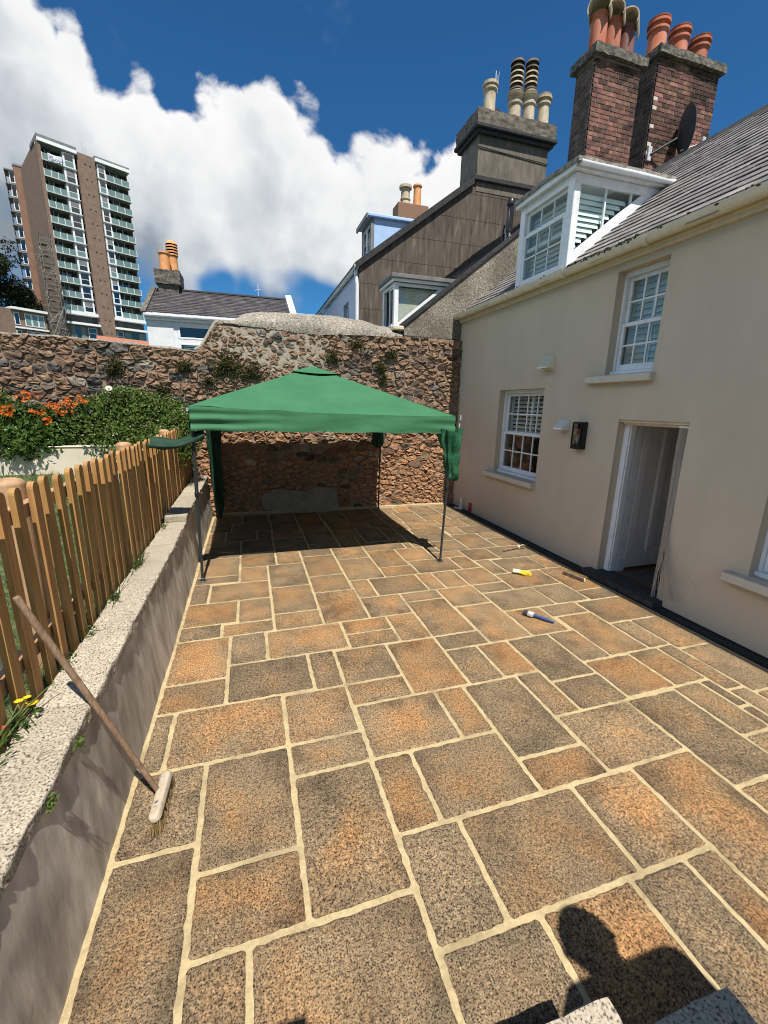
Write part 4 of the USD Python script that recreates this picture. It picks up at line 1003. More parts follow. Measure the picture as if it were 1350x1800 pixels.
# ---------------------------------------------------------------- fixtures on the wall
def hood(y, z, w, h, label, mat):
    t = thing('vent_cowl', label, 'vent', (HX, y, z))
    p = Polygon([(HX - .002, z + h), (HX - .025, z + h), (HX - .125, z + .018), (HX - .125, z), (HX - .112, z), (HX - .02, z + h - .02), (HX - .002, z + h - .02)])
    obj('hood', MB().prism(p, y - w / 2, y + w / 2, 'xz'), mat, t)
    s = Polygon([(HX - .002, z + h - .012), (HX - .022, z + h - .012), (HX - .118, z + .01), (HX - .118, z + .002), (HX - .002, z + .002)])
    obj('cheek', MB().prism(s, y - w / 2 + .001, y - w / 2 + .008, 'xz'), mat, t); obj('cheek', MB().prism(s, y + w / 2 - .008, y + w / 2 - .001, 'xz'), mat, t)
    obj('back_plate', MB().box(HX - .012, HX - .003, y - w / 2 + .008, y + w / 2 - .008, z - .018, z + h - .02), mat, t)
    v, f = lathe([(.026, 0), (.03, 0), (.03, .02), (.026, .02), (.026, 0)], 16)
    obj('duct', MB().add(v @ np.array([[0, 1, 0], [0, 0, 1], [-1, 0, 0]]) + [HX - .013, y, z + h * .45], f), 'black', t)
hood(5.29, 2.545, .215, .165, 'ivory vent cowl high on the house wall, above the lower window', 'ivory_plastic')
hood(4.825, 1.735, .165, .125, 'white vent cowl beside the black wall lantern', 'white_plastic')

lamp = thing('wall_lantern', 'black box wall lantern beside the door', 'lamp', (HX, 4.48, 1.5))
ly0, ly1, lz0, lz1 = 4.415, 4.575, 1.505, 1.845
obj('back_plate', MB().box(HX - .02, HX - .003, ly0, ly1, lz0, lz1, .003), 'black_plastic', lamp)
fr = MB().box(HX - .10, HX - .02, ly0, ly1, lz1 - .022, lz1, .003).box(HX - .10, HX - .02, ly0, ly1, lz0, lz0 + .06, .003)
for y in (ly0, ly1 - .014):
    fr.box(HX - .10, HX - .086, y, y + .014, lz0 + .06, lz1 - .022); 
fr.box(HX - .099, HX - .021, ly0 + .0, ly0 + .005, lz0 + .06, lz1 - .022)
obj('frame', fr, 'black_plastic', lamp)
obj('glass', (np.array([[HX - .094, ly0 + .014, lz0 + .06], [HX - .094, ly1 - .014, lz0 + .06], [HX - .094, ly1 - .014, lz1 - .022], [HX - .094, ly0 + .014, lz1 - .022]]), np.array([[0, 3, 2, 1]])), 'lamp_glass', lamp)
obj('side_glass', (np.array([[HX - .094, ly1 - .006, lz0 + .06], [HX - .021, ly1 - .006, lz0 + .06], [HX - .021, ly1 - .006, lz1 - .022], [HX - .094, ly1 - .006, lz1 - .022]]), np.array([[0, 3, 2, 1]])), 'lamp_glass', lamp)
obj('bulb', MB().lathe([(0, 0), (.013, .002), (.014, .03), (.03, .06), (.032, .085), (.02, .11), (0, .118)], (HX - .06, 4.495, lz0 + .06), 14), 'white_plastic', lamp, smooth=50)

pp_ = thing('waste_pipe', 'short white plastic pipe rising at the foot of the house wall', 'pipe', (3.99, 7.47, 0))
v, f = tube([[3.985, 7.50, -.03], [3.985, 7.50, .235]], .022, 12); obj('pipe', (v, f), 'white_plastic', pp_, smooth=40)
obj('socket', MB().lathe([(.0, -.04), (.034, -.04), (.034, .03), (.028, .034), (.028, .05), (0, .05)], (3.985, 7.50, 0), 14), 'white_plastic', pp_, smooth=40)
obj('elbow', MB().tube([[3.985, 7.50, .0], [3.945, 7.58, -.002], [3.93, 7.66, -.005]], .026, 10), 'white_plastic', pp_, smooth=40)
rp = thing('red_cover', 'small dark red cover plate low on the house wall', 'cover', (4.03, 7.22, .09))
obj('plate', MB().box(HX - .022, HX - .002, 7.17, 7.275, .015, .185, .005), 'red_plastic', rp)
obj('rim', MB().box(HX - .027, HX - .0225, 7.18, 7.265, .028, .04), 'red_plastic', rp); obj('rim', MB().box(HX - .027, HX - .0225, 7.18, 7.265, .16, .172), 'red_plastic', rp)

# string curtain hanging from the door head, caught to the right
sc = thing('string_curtain', 'pale string door curtain swept to the right side of the doorway', 'curtain', (HX - .02, 3.2, 1.86))
obj('rail', MB().box(HX + .04, HX + .075, 3.118, 3.25, 1.838, 1.862, .003), 'white_plastic', sc)
rg = np.random.default_rng(12)
st = MB()
for k in range(46):
    u = rg.random()
    y0 = 3.125 + .115 * u
    yg = 3.115 + .045 * u + rg.normal(0, .005)
    zg = .92 + rg.normal(0, .03)
    fl = rg.random()
    stray = rg.random() < .10
    ye = 3.165 - .40 * fl ** 2.2 if not stray else 3.0 - .38 * fl
    ze = .03 + .12 * fl + (.22 if stray else 0)
    x0 = HX + .05
    t = np.linspace(0, 1, 13)
    top = t < .52
    y = np.where(top, y0 + (yg - y0) * (t / .52) ** 1.2, yg + (ye - yg) * np.clip((t - .52) / .48, 0, 1) ** 1.9)
    z = np.where(top, 1.84 + (zg - 1.84) * t / .52, zg + (ze - zg) * (t - .52) / .48)
    x = np.where(top, x0 - .075 * (t / .52), HX - .025) - .004 * rg.random()
    x = np.minimum(x, np.where(y < 3.115, HX - .008, 9)) + rg.normal(0, .002)
    v, f = tube(np.c_[x, y + .004 * np.sin(t * 9 + k), z], .0016, 4)
    st.add(v, f)
obj('strings', st, 'string', sc, kind='stuff')
# ---------------------------------------------------------------- brick chimney stacks on the ridge
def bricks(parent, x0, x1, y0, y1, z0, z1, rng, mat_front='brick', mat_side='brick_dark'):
    """Brick courses on the front (facing -y) and the left side (facing -x) of a stack."""
    bh, bl, j = .075, .225, .010
    zz = z0
    i = 0
    while zz < z1 - .03:
        h = min(bh, z1 - zz) - j
        x = x0 - (.115 if i % 2 else 0)
        while x < x1 - .02:
            a, b = max(x, x0), min(x + bl - j, x1)
            x += bl
            if b - a < .03: continue
            d = rng.uniform(0, .007)
            obj('brick', MB().box(a, b, y0 - .006 - d, y0 + .03, zz, zz + h, .004), 'sill_paint' if (a <= x0 + .001 and b - a < .16 and rng.random() < .22) else mat_front, parent)
        y = y0 - (.0 if i % 2 else .115)
        while y < y1 - .02:
            a, b = max(y, y0 + .031), min(y + bl - j, y1)
            y += bl
            if b - a < .03: continue
            d = rng.uniform(0, .006)
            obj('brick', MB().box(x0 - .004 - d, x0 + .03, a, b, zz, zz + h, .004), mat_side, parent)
        zz += bh
        i += 1
def coping(x0, x1, y0, y1, z0, z1, seed):
    b = trimesh.creation.box([x1 - x0, y1 - y0, z1 - z0]); b = trimesh.Trimesh(*trimesh.remesh.subdivide_to_size(b.vertices, b.faces, .07)); b.merge_vertices()
    p = np.array(b.vertices) + [(x0 + x1) / 2, (y0 + y1) / 2, (z0 + z1) / 2]
    p += (np.stack([meshkit.fbm(p * 8, 3, seed + k) for k in range(3)], -1) - .5) * .045
    return p, np.array(b.faces)
def pot(parent, c, h, r, mat, rings=(), flare=0.0, name='chimney_pot', label=None, n=22):
    prof = [(r * .98, -.05), (r * 1.0, .0), (r * .93, h * .5), (r * .90, h * .86)]
    for z, dr, hh in rings:
        prof += [(r * .90, z * h - hh), (r * (1 + dr), z * h - hh * .5), (r * (1 + dr), z * h + hh * .5), (r * .92, z * h + hh)]
    prof = sorted(prof, key=lambda q: q[1])
    prof += [(r * (.95 + flare), h * .97), (r * (.98 + flare), h), (r * .78, h), (r * .75, h * .6), (0, h * .55)]
    return obj(name, MB().lathe(prof, c, n), mat, parent, smooth=35, label=label)
def hooded(parent, c, h, r, mat, turn, label):
    p = obj('chimney_pot', MB().lathe([(r, -.05), (r * 1.0, 0), (r * .9, h * .9), (r * 1.02, h * .92), (r * 1.02, h * .97), (r * .8, h * .97), (0, h * .9)], c, 22), mat, parent, smooth=35, label=label)
    # bent half-pipe cowl over the mouth
    th = np.linspace(-.15 * np.pi, 1.15 * np.pi, 15)
    def fn(U, V):
        R = r * 1.12
        x, z = R * np.cos(V), R * .95 * np.sin(V)
        P = np.stack([U, x, z + h * .97 + .12 * r], -1)
        ct, s = math.cos(turn), math.sin(turn)
        return np.stack([P[..., 0] * ct - P[..., 1] * s, P[..., 0] * s + P[..., 1] * ct, P[..., 2]], -1) + np.asarray(c)
    v, f = thick(*grid_mesh(fn, np.linspace(-r * 1.5, r * 1.5, 7), th), .018)
    obj('hood', (v, f), 'pot_buff', p, smooth=40)

rg = np.random.default_rng(31)
SY = 8.0
ch = thing('brick_chimney', 'left brick chimney stack with three tall hooded clay pots', 'chimney', (6.94, 8.2, 4.4), 'brick chimney stacks on the ridge')
obj('core', MB().box(6.42, 7.46, SY, SY + .50, 4.0, 8.30), 'brick_mortar', ch)
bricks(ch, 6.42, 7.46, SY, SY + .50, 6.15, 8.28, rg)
obj('coping', coping(6.33, 7.54, SY - .09, SY + .58, 8.275, 8.42, 5), 'stack_coping', ch, smooth=50)
for k, (x, hgt, m) in enumerate(((6.60, .66, 'terracotta'), (6.92, .64, 'terracotta'), (7.25, .60, 'terracotta_dark'))):
    hooded(ch, (x, SY + .24, 8.40), hgt, .16, m, .75, 'tall clay pot with a half-round hood' if k < 2 else 'darker brown clay pot with a half-round hood')
ch2 = thing('brick_chimney', 'right brick chimney stack with three short ribbed clay pots and a dish', 'chimney', (8.65, 8.3, 4.4), 'brick chimney stacks on the ridge')
obj('core', MB().box(7.86, 9.42, SY, SY + .62, 4.0, 8.60), 'brick_mortar', ch2)
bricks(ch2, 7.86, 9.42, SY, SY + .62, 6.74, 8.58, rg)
obj('coping', coping(7.78, 9.50, SY - .09, SY + .70, 8.575, 8.71, 9), 'stack_coping', ch2, smooth=50)
for x, hgt in ((8.02, .62), (8.56, .60), (9.10, .56)):
    pot(ch2, (x, SY + .28, 8.69), hgt, .175, 'terracotta', rings=((.72, .10, .035), (.90, .16, .04)), flare=.16)
rest = MB()
for q in range(60):
    x = rg.uniform(7.8, 9.48); c = np.array([x, SY - .06 + rg.uniform(0, .2), 8.71]); ic = trimesh.creation.icosphere(1, rg.uniform(.012, .03)); rest.add(np.array(ic.vertices) + c, ic.faces)
obj('moss_tufts', rest, 'moss', ch2, kind='stuff')

def dish(name, label, c, aim, R, foot, arm, mat='dish'):
    t = thing(name, label, 'satellite dish', foot)
    a = np.asarray(aim, float); a /= np.linalg.norm(a)
    x = np.cross((0, 0, 1), a); x /= np.linalg.norm(x); y = np.cross(a, x)
    prof = [(R * q, .22 * R * q * q) for q in np.linspace(0.001, 1, 9)]
    v, f = lathe(prof, 26); v, f = thick(v, f, .012)
    v = v * [1, 1.12, 1]
    obj('reflector', (v @ np.stack([x, y, a]) + np.asarray(c), f), mat, t, smooth=40)
    cc = np.asarray(c)
    obj('mast', MB().tube([foot, cc - a * .05 - np.array([0, 0, .12]), cc - a * .03], .022, 10), 'dark_metal', t, smooth=40)
    tip = cc + a * arm - y * R * .75
    obj('arm', MB().tube([cc - y * R * .95, tip], .011, 8), 'zinc', t)
    obj('receiver', MB().box(tip[0] - .04, tip[0] + .04, tip[1] - .03, tip[1] + .03, tip[2] - .05, tip[2] + .09, .012), 'zinc', t)
    return t
d1 = dish('satellite_dish', 'black satellite dish on the right brick chimney', (8.38, 7.72, 7.32), (.90, -.43, .10), .36, (7.93, 7.97, 6.95), .40)
obj('bracket', MB().box(7.88, 7.97, 7.955, 7.99, 6.85, 7.10, .004), 'zinc', d1)

# ---------------------------------------------------------------- middle house: pebble-dashed gable, dormer with a bare cheek window
mid = thing('middle_house', 'neighbouring house with a pebble-dashed gable and a small white dormer', 'house', (5, 10, 0))
MY = 8.06
zs = lambda x: 3.44 + (x - 2.85) * .785
MRX, MRZ = 6.42, zs(6.42)
gp_ = Polygon([(2.87, 3.285), (3.90, 3.27), (9.9, 3.2), (9.9, zs(2.9)), (MRX, MRZ - .03), (2.87, 3.455)])
m = MB().prism(gp_, MY, MY + .16, 'xz')
v, f = trimesh.remesh.subdivide_to_size(*m.arrays(), .12)
obj('gable', (v, f), 'pebble_dash', mid, label='grey pebble-dashed gable')
obj('gable_skirt', MB().prism(Polygon([(2.87, 3.255), (3.96, 3.24), (3.96, 3.275), (2.87, 3.288)]), MY - .02, MY + .05, 'xz'), 'dark_verge', mid)
obj('body', MB().box(3.0, 9.9, MY + .16, 11.9, -.3, 3.3), 'white_render', mid)
rb = MB().add([[2.70, MY + .02, zs(2.70) + .02], [MRX, MY + .02, MRZ + .02], [MRX, 11.95, MRZ + .02], [2.70, 11.95, zs(2.70) + .02]], [[0, 1, 2, 3]])
rb.add([[MRX, MY, MRZ + .02], [10.0, MY, 3.4], [10.0, 11.95, 3.4], [MRX, 11.95, MRZ + .02]], [[0, 1, 2, 3]])
mr = obj('roof', rb, 'slate_dark', mid)
sl_ = MB(); rg = np.random.default_rng(6)
al = math.hypot(MRX - 2.7, MRZ - zs(2.7)); dd = np.array([(MRX - 2.7) / al, 0, (MRZ - zs(2.7)) / al]); nn = np.array([-dd[2], 0, dd[0]])
for i in range(int(al / .16)):
    for k in range(13):
        y0 = MY + .03 + k * .30 - (.15 if i % 2 else 0); y1 = y0 + .296
        y0 = max(y0, MY + .02)
        b = np.array([2.70, 0, zs(2.7) + .02]) + dd * i * .16
        q = [b + nn * .028 + [0, y0, 0], b + nn * .028 + [0, y1, 0], b + dd * .2 + nn * .008 + [0, y1, 0], b + dd * .2 + nn * .008 + [0, y0, 0]]
        q = np.array(q + [p - nn * .01 for p in q]); sl_.add(q, [[0, 3, 2, 1], [0, 1, 5, 4], [0, 4, 7, 3]])
obj('slates', sl_, 'slate_dark', mr, kind='stuff')
vg = MB()
vg.prism(Polygon([(2.75, zs(2.75) - .0), (6.42, MRZ - .0), (6.42, MRZ + .085), (2.75, zs(2.75) + .085)]), MY - .03, MY + .10, 'xz')
obj('verge', vg, 'dark_verge', mid)
obj('eaves_gutter', MB().box(2.64, 2.86, MY - .04, MY + .14, 3.37, 3.455, .02), 'cream_paint', mid)
obj('front_wall', MB().box(2.86, 3.0, MY + .16, 11.9, -.3, 3.42), 'white_render', mid)
# dormer
X2, Yc, Yf, Zb, Zt = 2.72, 8.24, 8.98, 3.46, 4.235
dm2 = MB().box(X2, X2 + .085, Yc, Yc + .085, Zb, Zt, .005).box(X2, X2 + .085, Yf - .085, Yf, Zb, Zt, .005).box(X2 + .002, X2 + .08, Yc + .085, Yf - .085, Zt - .06, Zt).box(X2 - .02, X2 + .08, Yc + .085, Yf - .085, Zb, Zb + .05)
d2 = obj('dormer', dm2, 'white_paint', mid, label='small white dormer with a glazed cheek')
obj('head', MB().box(X2 + .085, 3.80, Yc + .005, Yc + .055, Zt - .055, Zt, .003), 'white_paint', d2)
rk = Polygon([(X2 + .05, zs(X2 + .05) + .06), (3.86, zs(3.86) + .06), (3.86, zs(3.86) + .14), (X2 + .085, zs(X2 + .085) + .135)]).buffer(0).intersection(sbox(2, 2, 4, Zt - .056))
obj('raking_sill', MB().prism(rk, Yc + .005, Yc + .055, 'xz'), 'white_paint', d2)
tp = Polygon([(X2 + .085, zs(X2 + .085) + .13), (X2 + .085, Zt - .055), (3.72, Zt - .055)])
for a, b in ((X2 + .085, 3.16), (3.175, 3.46), (3.475, 3.75)):
    q = tp.intersection(sbox(a, 2, b, 6))
    if q.is_empty: continue
    vv = np.array([[x, Yc + .03, z] for x, z in list(q.exterior.coords)[:-1]]); obj('cheek_pane', (vv, np.array([[0, i, i + 1] for i in range(1, len(vv) - 1)])), 'pane', d2)
obj('blind', MB().prism(tp.buffer(-.01), Yc + .11, Yc + .12, 'xz'), 'sill_paint', d2, label='pale lining board behind the cheek glass')
flat_sash(d2, X2 + .02, Yc + .085, (Yc + Yf) / 2, Zb + .05, Zt - .06, 1, 1, pane='far_pane', r=.03)
obj('dark_opening', MB().box(X2 + .06, X2 + .075, (Yc + Yf) / 2, Yf - .085, Zb + .05, Zt - .06), 'black', d2)
obj('far_cheek', MB().prism(Polygon([(X2 + .08, Zb), (X2 + .08, Zt), (3.8, Zt)]), Yf - .05, Yf - .01, 'xz'), 'white_paint', d2)
obj('fascia', MB().box(X2 - .05, X2 - .01, Yc - .06, Yf + .05, Zt + .003, Zt + .055, .003).box(X2 - .01, 3.90, Yc - .06, Yc - .02, Zt + .003, Zt + .055, .003), 'white_paint', d2)
obj('dormer_roof', MB().box(X2 - .08, 4.02, Yc - .10, Yf + .08, Zt + .056, Zt + .125, .006), 'grey_felt', d2)
d3 = dish('satellite_dish', 'dark satellite dish seen edge-on at the verge of the middle house', (4.99, 8.28, 5.46), (.84, -.54, .04), .24, (4.93, 8.24, 5.10), .3)
obj('stay', MB().tube([[4.97, 8.26, 5.4], [5.10, 8.2, 5.2]], .01, 6), 'zinc', d3)
fl = thing('flue_pipe', 'black flue pipe with a domed cap on the middle roof', 'flue', (5.12, 8.3, 5.1))
obj('sleeve', MB().lathe([(.0, 5.05), (.055, 5.05), (.055, 5.36), (0, 5.36)], (5.10, 8.36, 0), 14), 'zinc', fl, smooth=40)
obj('pipe', MB().lathe([(.0, 5.36), (.072, 5.36), (.072, 5.40), (.062, 5.41), (.064, 5.83), (.085, 5.84), (.085, 5.88), (.07, 5.93), (.03, 5.98), (0, 5.985)], (5.12, 8.36, 0), 16), 'black_plastic', fl, smooth=35)

# ---------------------------------------------------------------- brown house behind it
bh_ = thing('brown_house', 'tall house with a dark brown cement gable, rendered chimney and blue dormer', 'house', (6, 14, 0))
BY = 12.0
zb = lambda x: 5.60 + (x - 2.95) * .735
BRX = 7.35; BRZ = zb(BRX)
gpoly2 = Polygon([(2.97, -.3), (11.7, -.3), (11.7, 5.6), (BRX, BRZ), (2.97, 5.60)])
v, f = trimesh.remesh.subdivide_to_size(*MB().prism(gpoly2, BY, BY + .2, 'xz').arrays(), .4)
obj('gable', (v, f), 'brown_cement', bh_, label='streaked brown cement-rendered gable')
jn = MB()
for z in np.arange(3.9, 8.4, .62):
    x0 = max(3.0, 2.95 + (z - 5.6) / .735 + .1)
    jn.box(x0, 9.0, BY - .004, BY - .001, z, z + .005)
obj('render_joint', jn, 'brown_cement', bh_, kind='stuff')
vg = MB().prism(Polygon([(2.86, zb(2.86) - .10), (6.13, zb(6.13) - .10), (6.13, zb(6.13) + .07), (2.86, zb(2.86) + .07)]), BY - .09, BY + .22, 'xz')
obj('verge', vg, 'dark_verge', bh_)
YE = 19.5
rb = MB().add([[2.80, BY, zb(2.8) + .03], [BRX, BY, BRZ + .03], [BRX, YE, BRZ + .03], [2.8, YE, zb(2.8) + .03]], [[0, 1, 2, 3]]).add([[BRX, BY, BRZ + .03], [11.9, BY, 5.5], [11.9, YE, 5.5], [BRX, YE, BRZ + .03]], [[0, 1, 2, 3]])
obj('roof', rb, 'slate_dark', bh_)
fw_ = sbox(BY + .2, -.3, YE, 5.45)
for a, b, c, d in ((13.25, 13.95, 3.6, 4.95), (15.35, 16.0, 3.6, 4.95), (17.2, 17.8, 3.6, 4.95)):
    fw_ = fw_.difference(sbox(a, c, b, d))
obj('front_wall', MB().prism(fw_, 2.97, 3.17, 'yz'), 'blue_render', bh_, label='pale blue-white rendered front seen at a slant')
for a, b, c, d in ((13.25, 13.95, 3.6, 4.95), (15.35, 16.0, 3.6, 4.95), (17.2, 17.8, 3.6, 4.95)):
    w = obj('window', MB().box(3.08, 3.13, a, a + .05, c, d).box(3.08, 3.13, b - .05, b, c, d).box(3.08, 3.13, a, b, d - .05, d).box(3.08, 3.13, a, b, c, c + .05).box(3.09, 3.12, a, b, (c + d) / 2 - .02, (c + d) / 2 + .02), 'white_paint', bh_)
    obj('pane', (np.array([[3.105, a, c], [3.105, b, c], [3.105, b, d], [3.105, a, d]]), np.array([[0, 3, 2, 1]])), 'far_pane', w)
obj('gutter', MB().box(2.84, 2.96, BY - .06, YE, 5.46, 5.575, .03), 'white_paint', bh_)
for y in np.arange(13, 19, 1.0):
    obj('gutter_bracket', MB().box(2.83, 2.965, y, y + .05, 5.44, 5.55, .01), 'white_paint', bh_)
obj('downpipe', MB().tube([[2.90, BY + .06, 5.47], [2.90, BY + .06, 5.33], [2.925, BY + .02, 5.1], [2.925, BY + .02, 3.0]], .05, 10), 'white_paint', bh_, smooth=40)
# rendered stack
sx0, sx1, sz0, sz1 = 6.22, 8.38, 7.7, 9.0
stk = obj('chimney_stack', MB().box(sx0, sx1, BY - .01, BY + 1.0, sz0, sz1), 'grey_cement', bh_, label='grey-brown rendered chimney stack')
obj('stack_base', MB().box(sx0 - .10, sx1 + .1, BY - .085, BY + 1.08, 7.93, 8.06, .02), 'dark_verge', stk)
obj('moulding', MB().box(sx0 - .10, sx1 + .10, BY - .11, BY + 1.1, sz1, sz1 + .09, .02).box(sx0 - .17, sx1 + .17, BY - .18, BY + 1.17, sz1 + .09, sz1 + .19, .02), 'dark_verge', stk)
obj('crown', coping(sx0 - .13, sx1 + .13, BY - .14, BY + 1.13, sz1 + .19, sz1 + .52, 3), 'grey_cement', stk, smooth=50)
obj('lightning_cable', MB().tube([[sx0 - .02, BY - .03, 8.72], [sx0 + .7, BY - .025, 8.69], [sx1 + .03, BY - .03, 8.64]], .012, 6), 'dark_metal', stk)
zp = sz1 + .50
def pb(x, y, h, r, rings, label=None, mat='pot_buff'):
    return pot(stk, (x, y, zp), h, r, mat, rings=rings, flare=.13, label=label)
pb(6.56, BY + .18, .78, .165, ((.80, .12, .04), (.93, .25, .06)))
pb(8.22, BY + .16, .80, .165, ((.74, .12, .04), (.90, .25, .06)))
pb(6.92, BY + .62, .42, .17, ((.7, .16, .03),), mat='terracotta')
def louvre(x, y, h, r, label):
    p = pb(x, y, h, r, ((.62, .10, .04), (.90, .25, .07)), label=label)
    z0 = zp + h
    body = MB().lathe([(r * .62, z0 - .05), (r * .62, z0 + .62), (0, z0 + .62)], (x, y, 0), 18)
    obj('louvre_core', body, 'pot_dark', p)
    for k in range(5):
        z = z0 + .03 + k * .118
        obj('louvre_ring', MB().lathe([(r * .70, z + .07), (r * 1.02, z + .035), (r * 1.05, z), (r * .98, z), (r * .65, z + .05)], (x, y, 0), 18), 'pot_dark' if k in (0, 4) else 'pot_buff', p, smooth=35)
    obj('louvre_cap', MB().lathe([(r * 1.08, z0 + .62), (r * .95, z0 + .68), (r * .4, z0 + .71), (0, z0 + .71)], (x, y, 0), 18), 'pot_dark', p, smooth=35)
louvre(7.32, BY + .16, .70, .17, 'buff pot with a tall louvred top')
louvre(7.72, BY + .10, .74, .165, 'buff pot with a louvred top, right of the other')
ae = thing('television_aerial', 'thin television aerial between the chimney pots', 'aerial', (7.0, BY + .7, 9.5))
am = MB().tube([[7.0, BY + .72, 9.4], [7.0, BY + .72, 10.95]], .014, 6)
obj('mast', am, 'zinc', ae)
for k in range(7):
    z = 10.35 + k * .09
    obj('rod', MB().tube([[6.76 + .05 * k, BY + .70, z - .45], [6.78 + .05 * k, BY + .70, z + .05]], .006, 5), 'zinc', ae)
# blue dormer and the chimney beyond it
X3, Y3, Y3f, Zb3, Zt3 = 3.36, 12.28, 13.25, zb(3.36), 6.80
d4 = obj('dormer', MB().box(X3, X3 + .09, Y3, Y3 + .10, Zb3, Zt3).box(X3, X3 + .09, Y3f - .1, Y3f, Zb3, Zt3).box(X3, X3 + .09, Y3 + .1, Y3f - .1, Zt3 - .1, Zt3).box(X3, X3 + .09, Y3 + .1, Y3f - .1, Zb3, Zb3 + .08), 'tower_grey', bh_, label='blue-clad dormer')
obj('cheek', MB().prism(Polygon([(X3 + .09, zb(X3 + .09)), (X3 + .09, Zt3), (4.60, Zt3)]), Y3 + .01, Y3 + .05, 'xz'), 'blue_cladding', d4)
flat_sash(d4, X3 + .02, Y3 + .1, (Y3 + Y3f) / 2, Zb3 + .08, Zt3 - .1, 1, 2, pane='far_pane', r=.05)
flat_sash(d4, X3 + .02, (Y3 + Y3f) / 2, Y3f - .1, Zb3 + .08, Zt3 - .1, 1, 2, pane='far_pane', r=.05)
obj('dormer_roof', MB().box(X3 - .10, 4.75, Y3 - .08, Y3f + .1, Zt3 + .002, Zt3 + .09, .02), 'blue_cladding', d4)
obj('dormer_fascia', MB().box(X3 - .14, X3 - .102, Y3 - .08, Y3f + .12, Zt3 - .04, Zt3 + .07), 'tower_grey', d4)
ct = thing('terracotta_chimney', 'low far chimney with one banded and one plain orange clay pot', 'chimney', (5.6, 15.6, 7))
obj('stack', MB().box(5.15, 6.25, 15.4, 16.0, 5.5, 8.62, .02), 'tower_brick_red', ct)
pot(ct, (5.50, 15.7, 8.60), .62, .165, 'pot_buff', rings=((.35, .06, .03), (.92, .3, .07)), flare=.25, label='banded pot with a dark rim')
pot(ct, (5.93, 15.7, 8.60), .70, .14, 'terracotta_orange', rings=((.95, .12, .03),), flare=.05, label='plain orange pot')

# ---------------------------------------------------------------- white cottage beyond the low wall
wc = thing('white_cottage', 'white rendered cottage with dark slate roof beyond the stone wall', 'house', (-.5, 16, 0))
CY, CXL, CXR, CZ = 15.0, -2.73, 1.62, 4.42
cw = sbox(CXL, -.3, CXR, CZ).difference(sbox(-2.02, 3.10, -.72, 4.33))
obj('wall', MB().prism(cw, CY, CY + .25, 'xz').box(CXL, CXL + .25, CY + .25, 19.0, -.3, CZ).box(CXR - .25, CXR, CY + .25, 19, -.3, CZ), 'white_render', wc)
RY, RZc = 17.0, 5.60
obj('roof_base', MB().add([[CXL - .05, CY - .14, CZ + .06], [CXR, CY - .14, CZ + .06], [CXR, RY, RZc], [CXL - .05, RY, RZc]], [[0, 1, 2, 3]]).add([[CXL - .05, RY, RZc], [CXR, RY, RZc], [CXR, 19.1, CZ], [CXL - .05, 19.1, CZ]], [[0, 1, 2, 3]]).add([[CXL, CY, CZ], [CXL, RY, RZc - .02], [CXL, 19, CZ]], [[0, 1, 2]]), 'slate_dark', wc)
cs = MB(); rg = np.random.default_rng(14)
rl = math.hypot(RY - CY + .14, RZc - CZ - .06); rd_ = np.array([0, (RY - CY + .14) / rl, (RZc - CZ - .06) / rl]); rn_ = np.array([0, -rd_[2], rd_[1]])
for i in range(int(rl / .15) + 1):
    x = CXL - .05 - (.14 if i % 2 else 0)
    while x < CXR - .05:
        a, b = max(x, CXL - .05), min(x + .275, CXR); x += .28
        if b - a < .05: continue
        o = np.array([0, CY - .14, CZ + .06]) + rd_ * (i * .15)
        h = .022 + rg.uniform(0, .008)
        q = [o + rn_ * h + [a, 0, 0], o + rn_ * h + [b, 0, 0], o + rd_ * .19 + rn_ * .006 + [b, 0, 0], o + rd_ * .19 + rn_ * .006 + [a, 0, 0]]
        q = np.array(q + [p - rn_ * .01 for p in q]); cs.add(q, [[0, 1, 2, 3], [0, 4, 5, 1], [1, 5, 6, 2], [0, 3, 7, 4]])
obj('slates', cs, 'slate_dark', wc, kind='stuff')
obj('ridge', MB().tube([[CXL + .7, RY, RZc + .02], [CXR, RY, RZc + .02]], .06, 8), 'dark_verge', wc)
obj('verge', MB().bar([CXL - .04, CY - .16, CZ + .09], [CXL - .04, RY, RZc + .05], .14, .07), 'stack_coping', wc)
obj('white_parapet', MB().bar([CXR - .03, CY - .14, CZ + .11], [CXR - .03, RY + .1, RZc + .14], .20, .14), 'white_render', wc, label='white gable parapet')
obj('gutter', MB().box(CXL - .06, CXR, CY - .16, CY - .06, CZ + .0, CZ + .10, .03), 'white_paint', wc)
obj('fascia', MB().box(CXL - .03, CXR, CY - .058, CY - .003, CZ - .08, CZ + .03, .004), 'white_paint', wc)
wf = MB().box(-2.02, -1.92, CY + .03, CY + .12, 3.10, 4.33).box(-.82, -.72, CY + .03, CY + .12, 3.10, 4.33).box(-1.92, -.82, CY + .03, CY + .12, 4.24, 4.33).box(-1.92, -.82, CY + .03, CY + .12, 3.74, 3.86).box(-1.92, -.82, CY + .03, CY + .12, 3.1, 3.2)
cwn = obj('window', wf, 'white_paint', wc, label='white window in two lights')
for a, b in ((3.2, 3.74), (3.86, 4.24)):
    obj('light_frame', MB().box(-1.915, -1.85, CY + .02, CY + .07, a, b, .004).box(-.89, -.825, CY + .02, CY + .07, a, b, .004).box(-1.85, -.89, CY + .02, CY + .07, b - .05, b, .004).box(-1.85, -.89, CY + .02, CY + .07, a, a + .05, .004), 'white_paint', cwn)
    obj('pane', (np.array([[-1.85, CY + .05, a + .05], [-.89, CY + .05, a + .05], [-.89, CY + .05, b - .05], [-1.85, CY + .05, b - .05]]), np.array([[0, 1, 2, 3]])), 'pane', cwn)
for k in range(8):
    obj('blind_slat', MB().box(-1.8, -.85, CY + .16, CY + .20, 3.2 + k * .065, 3.235 + k * .065), 'shutter', cwn)
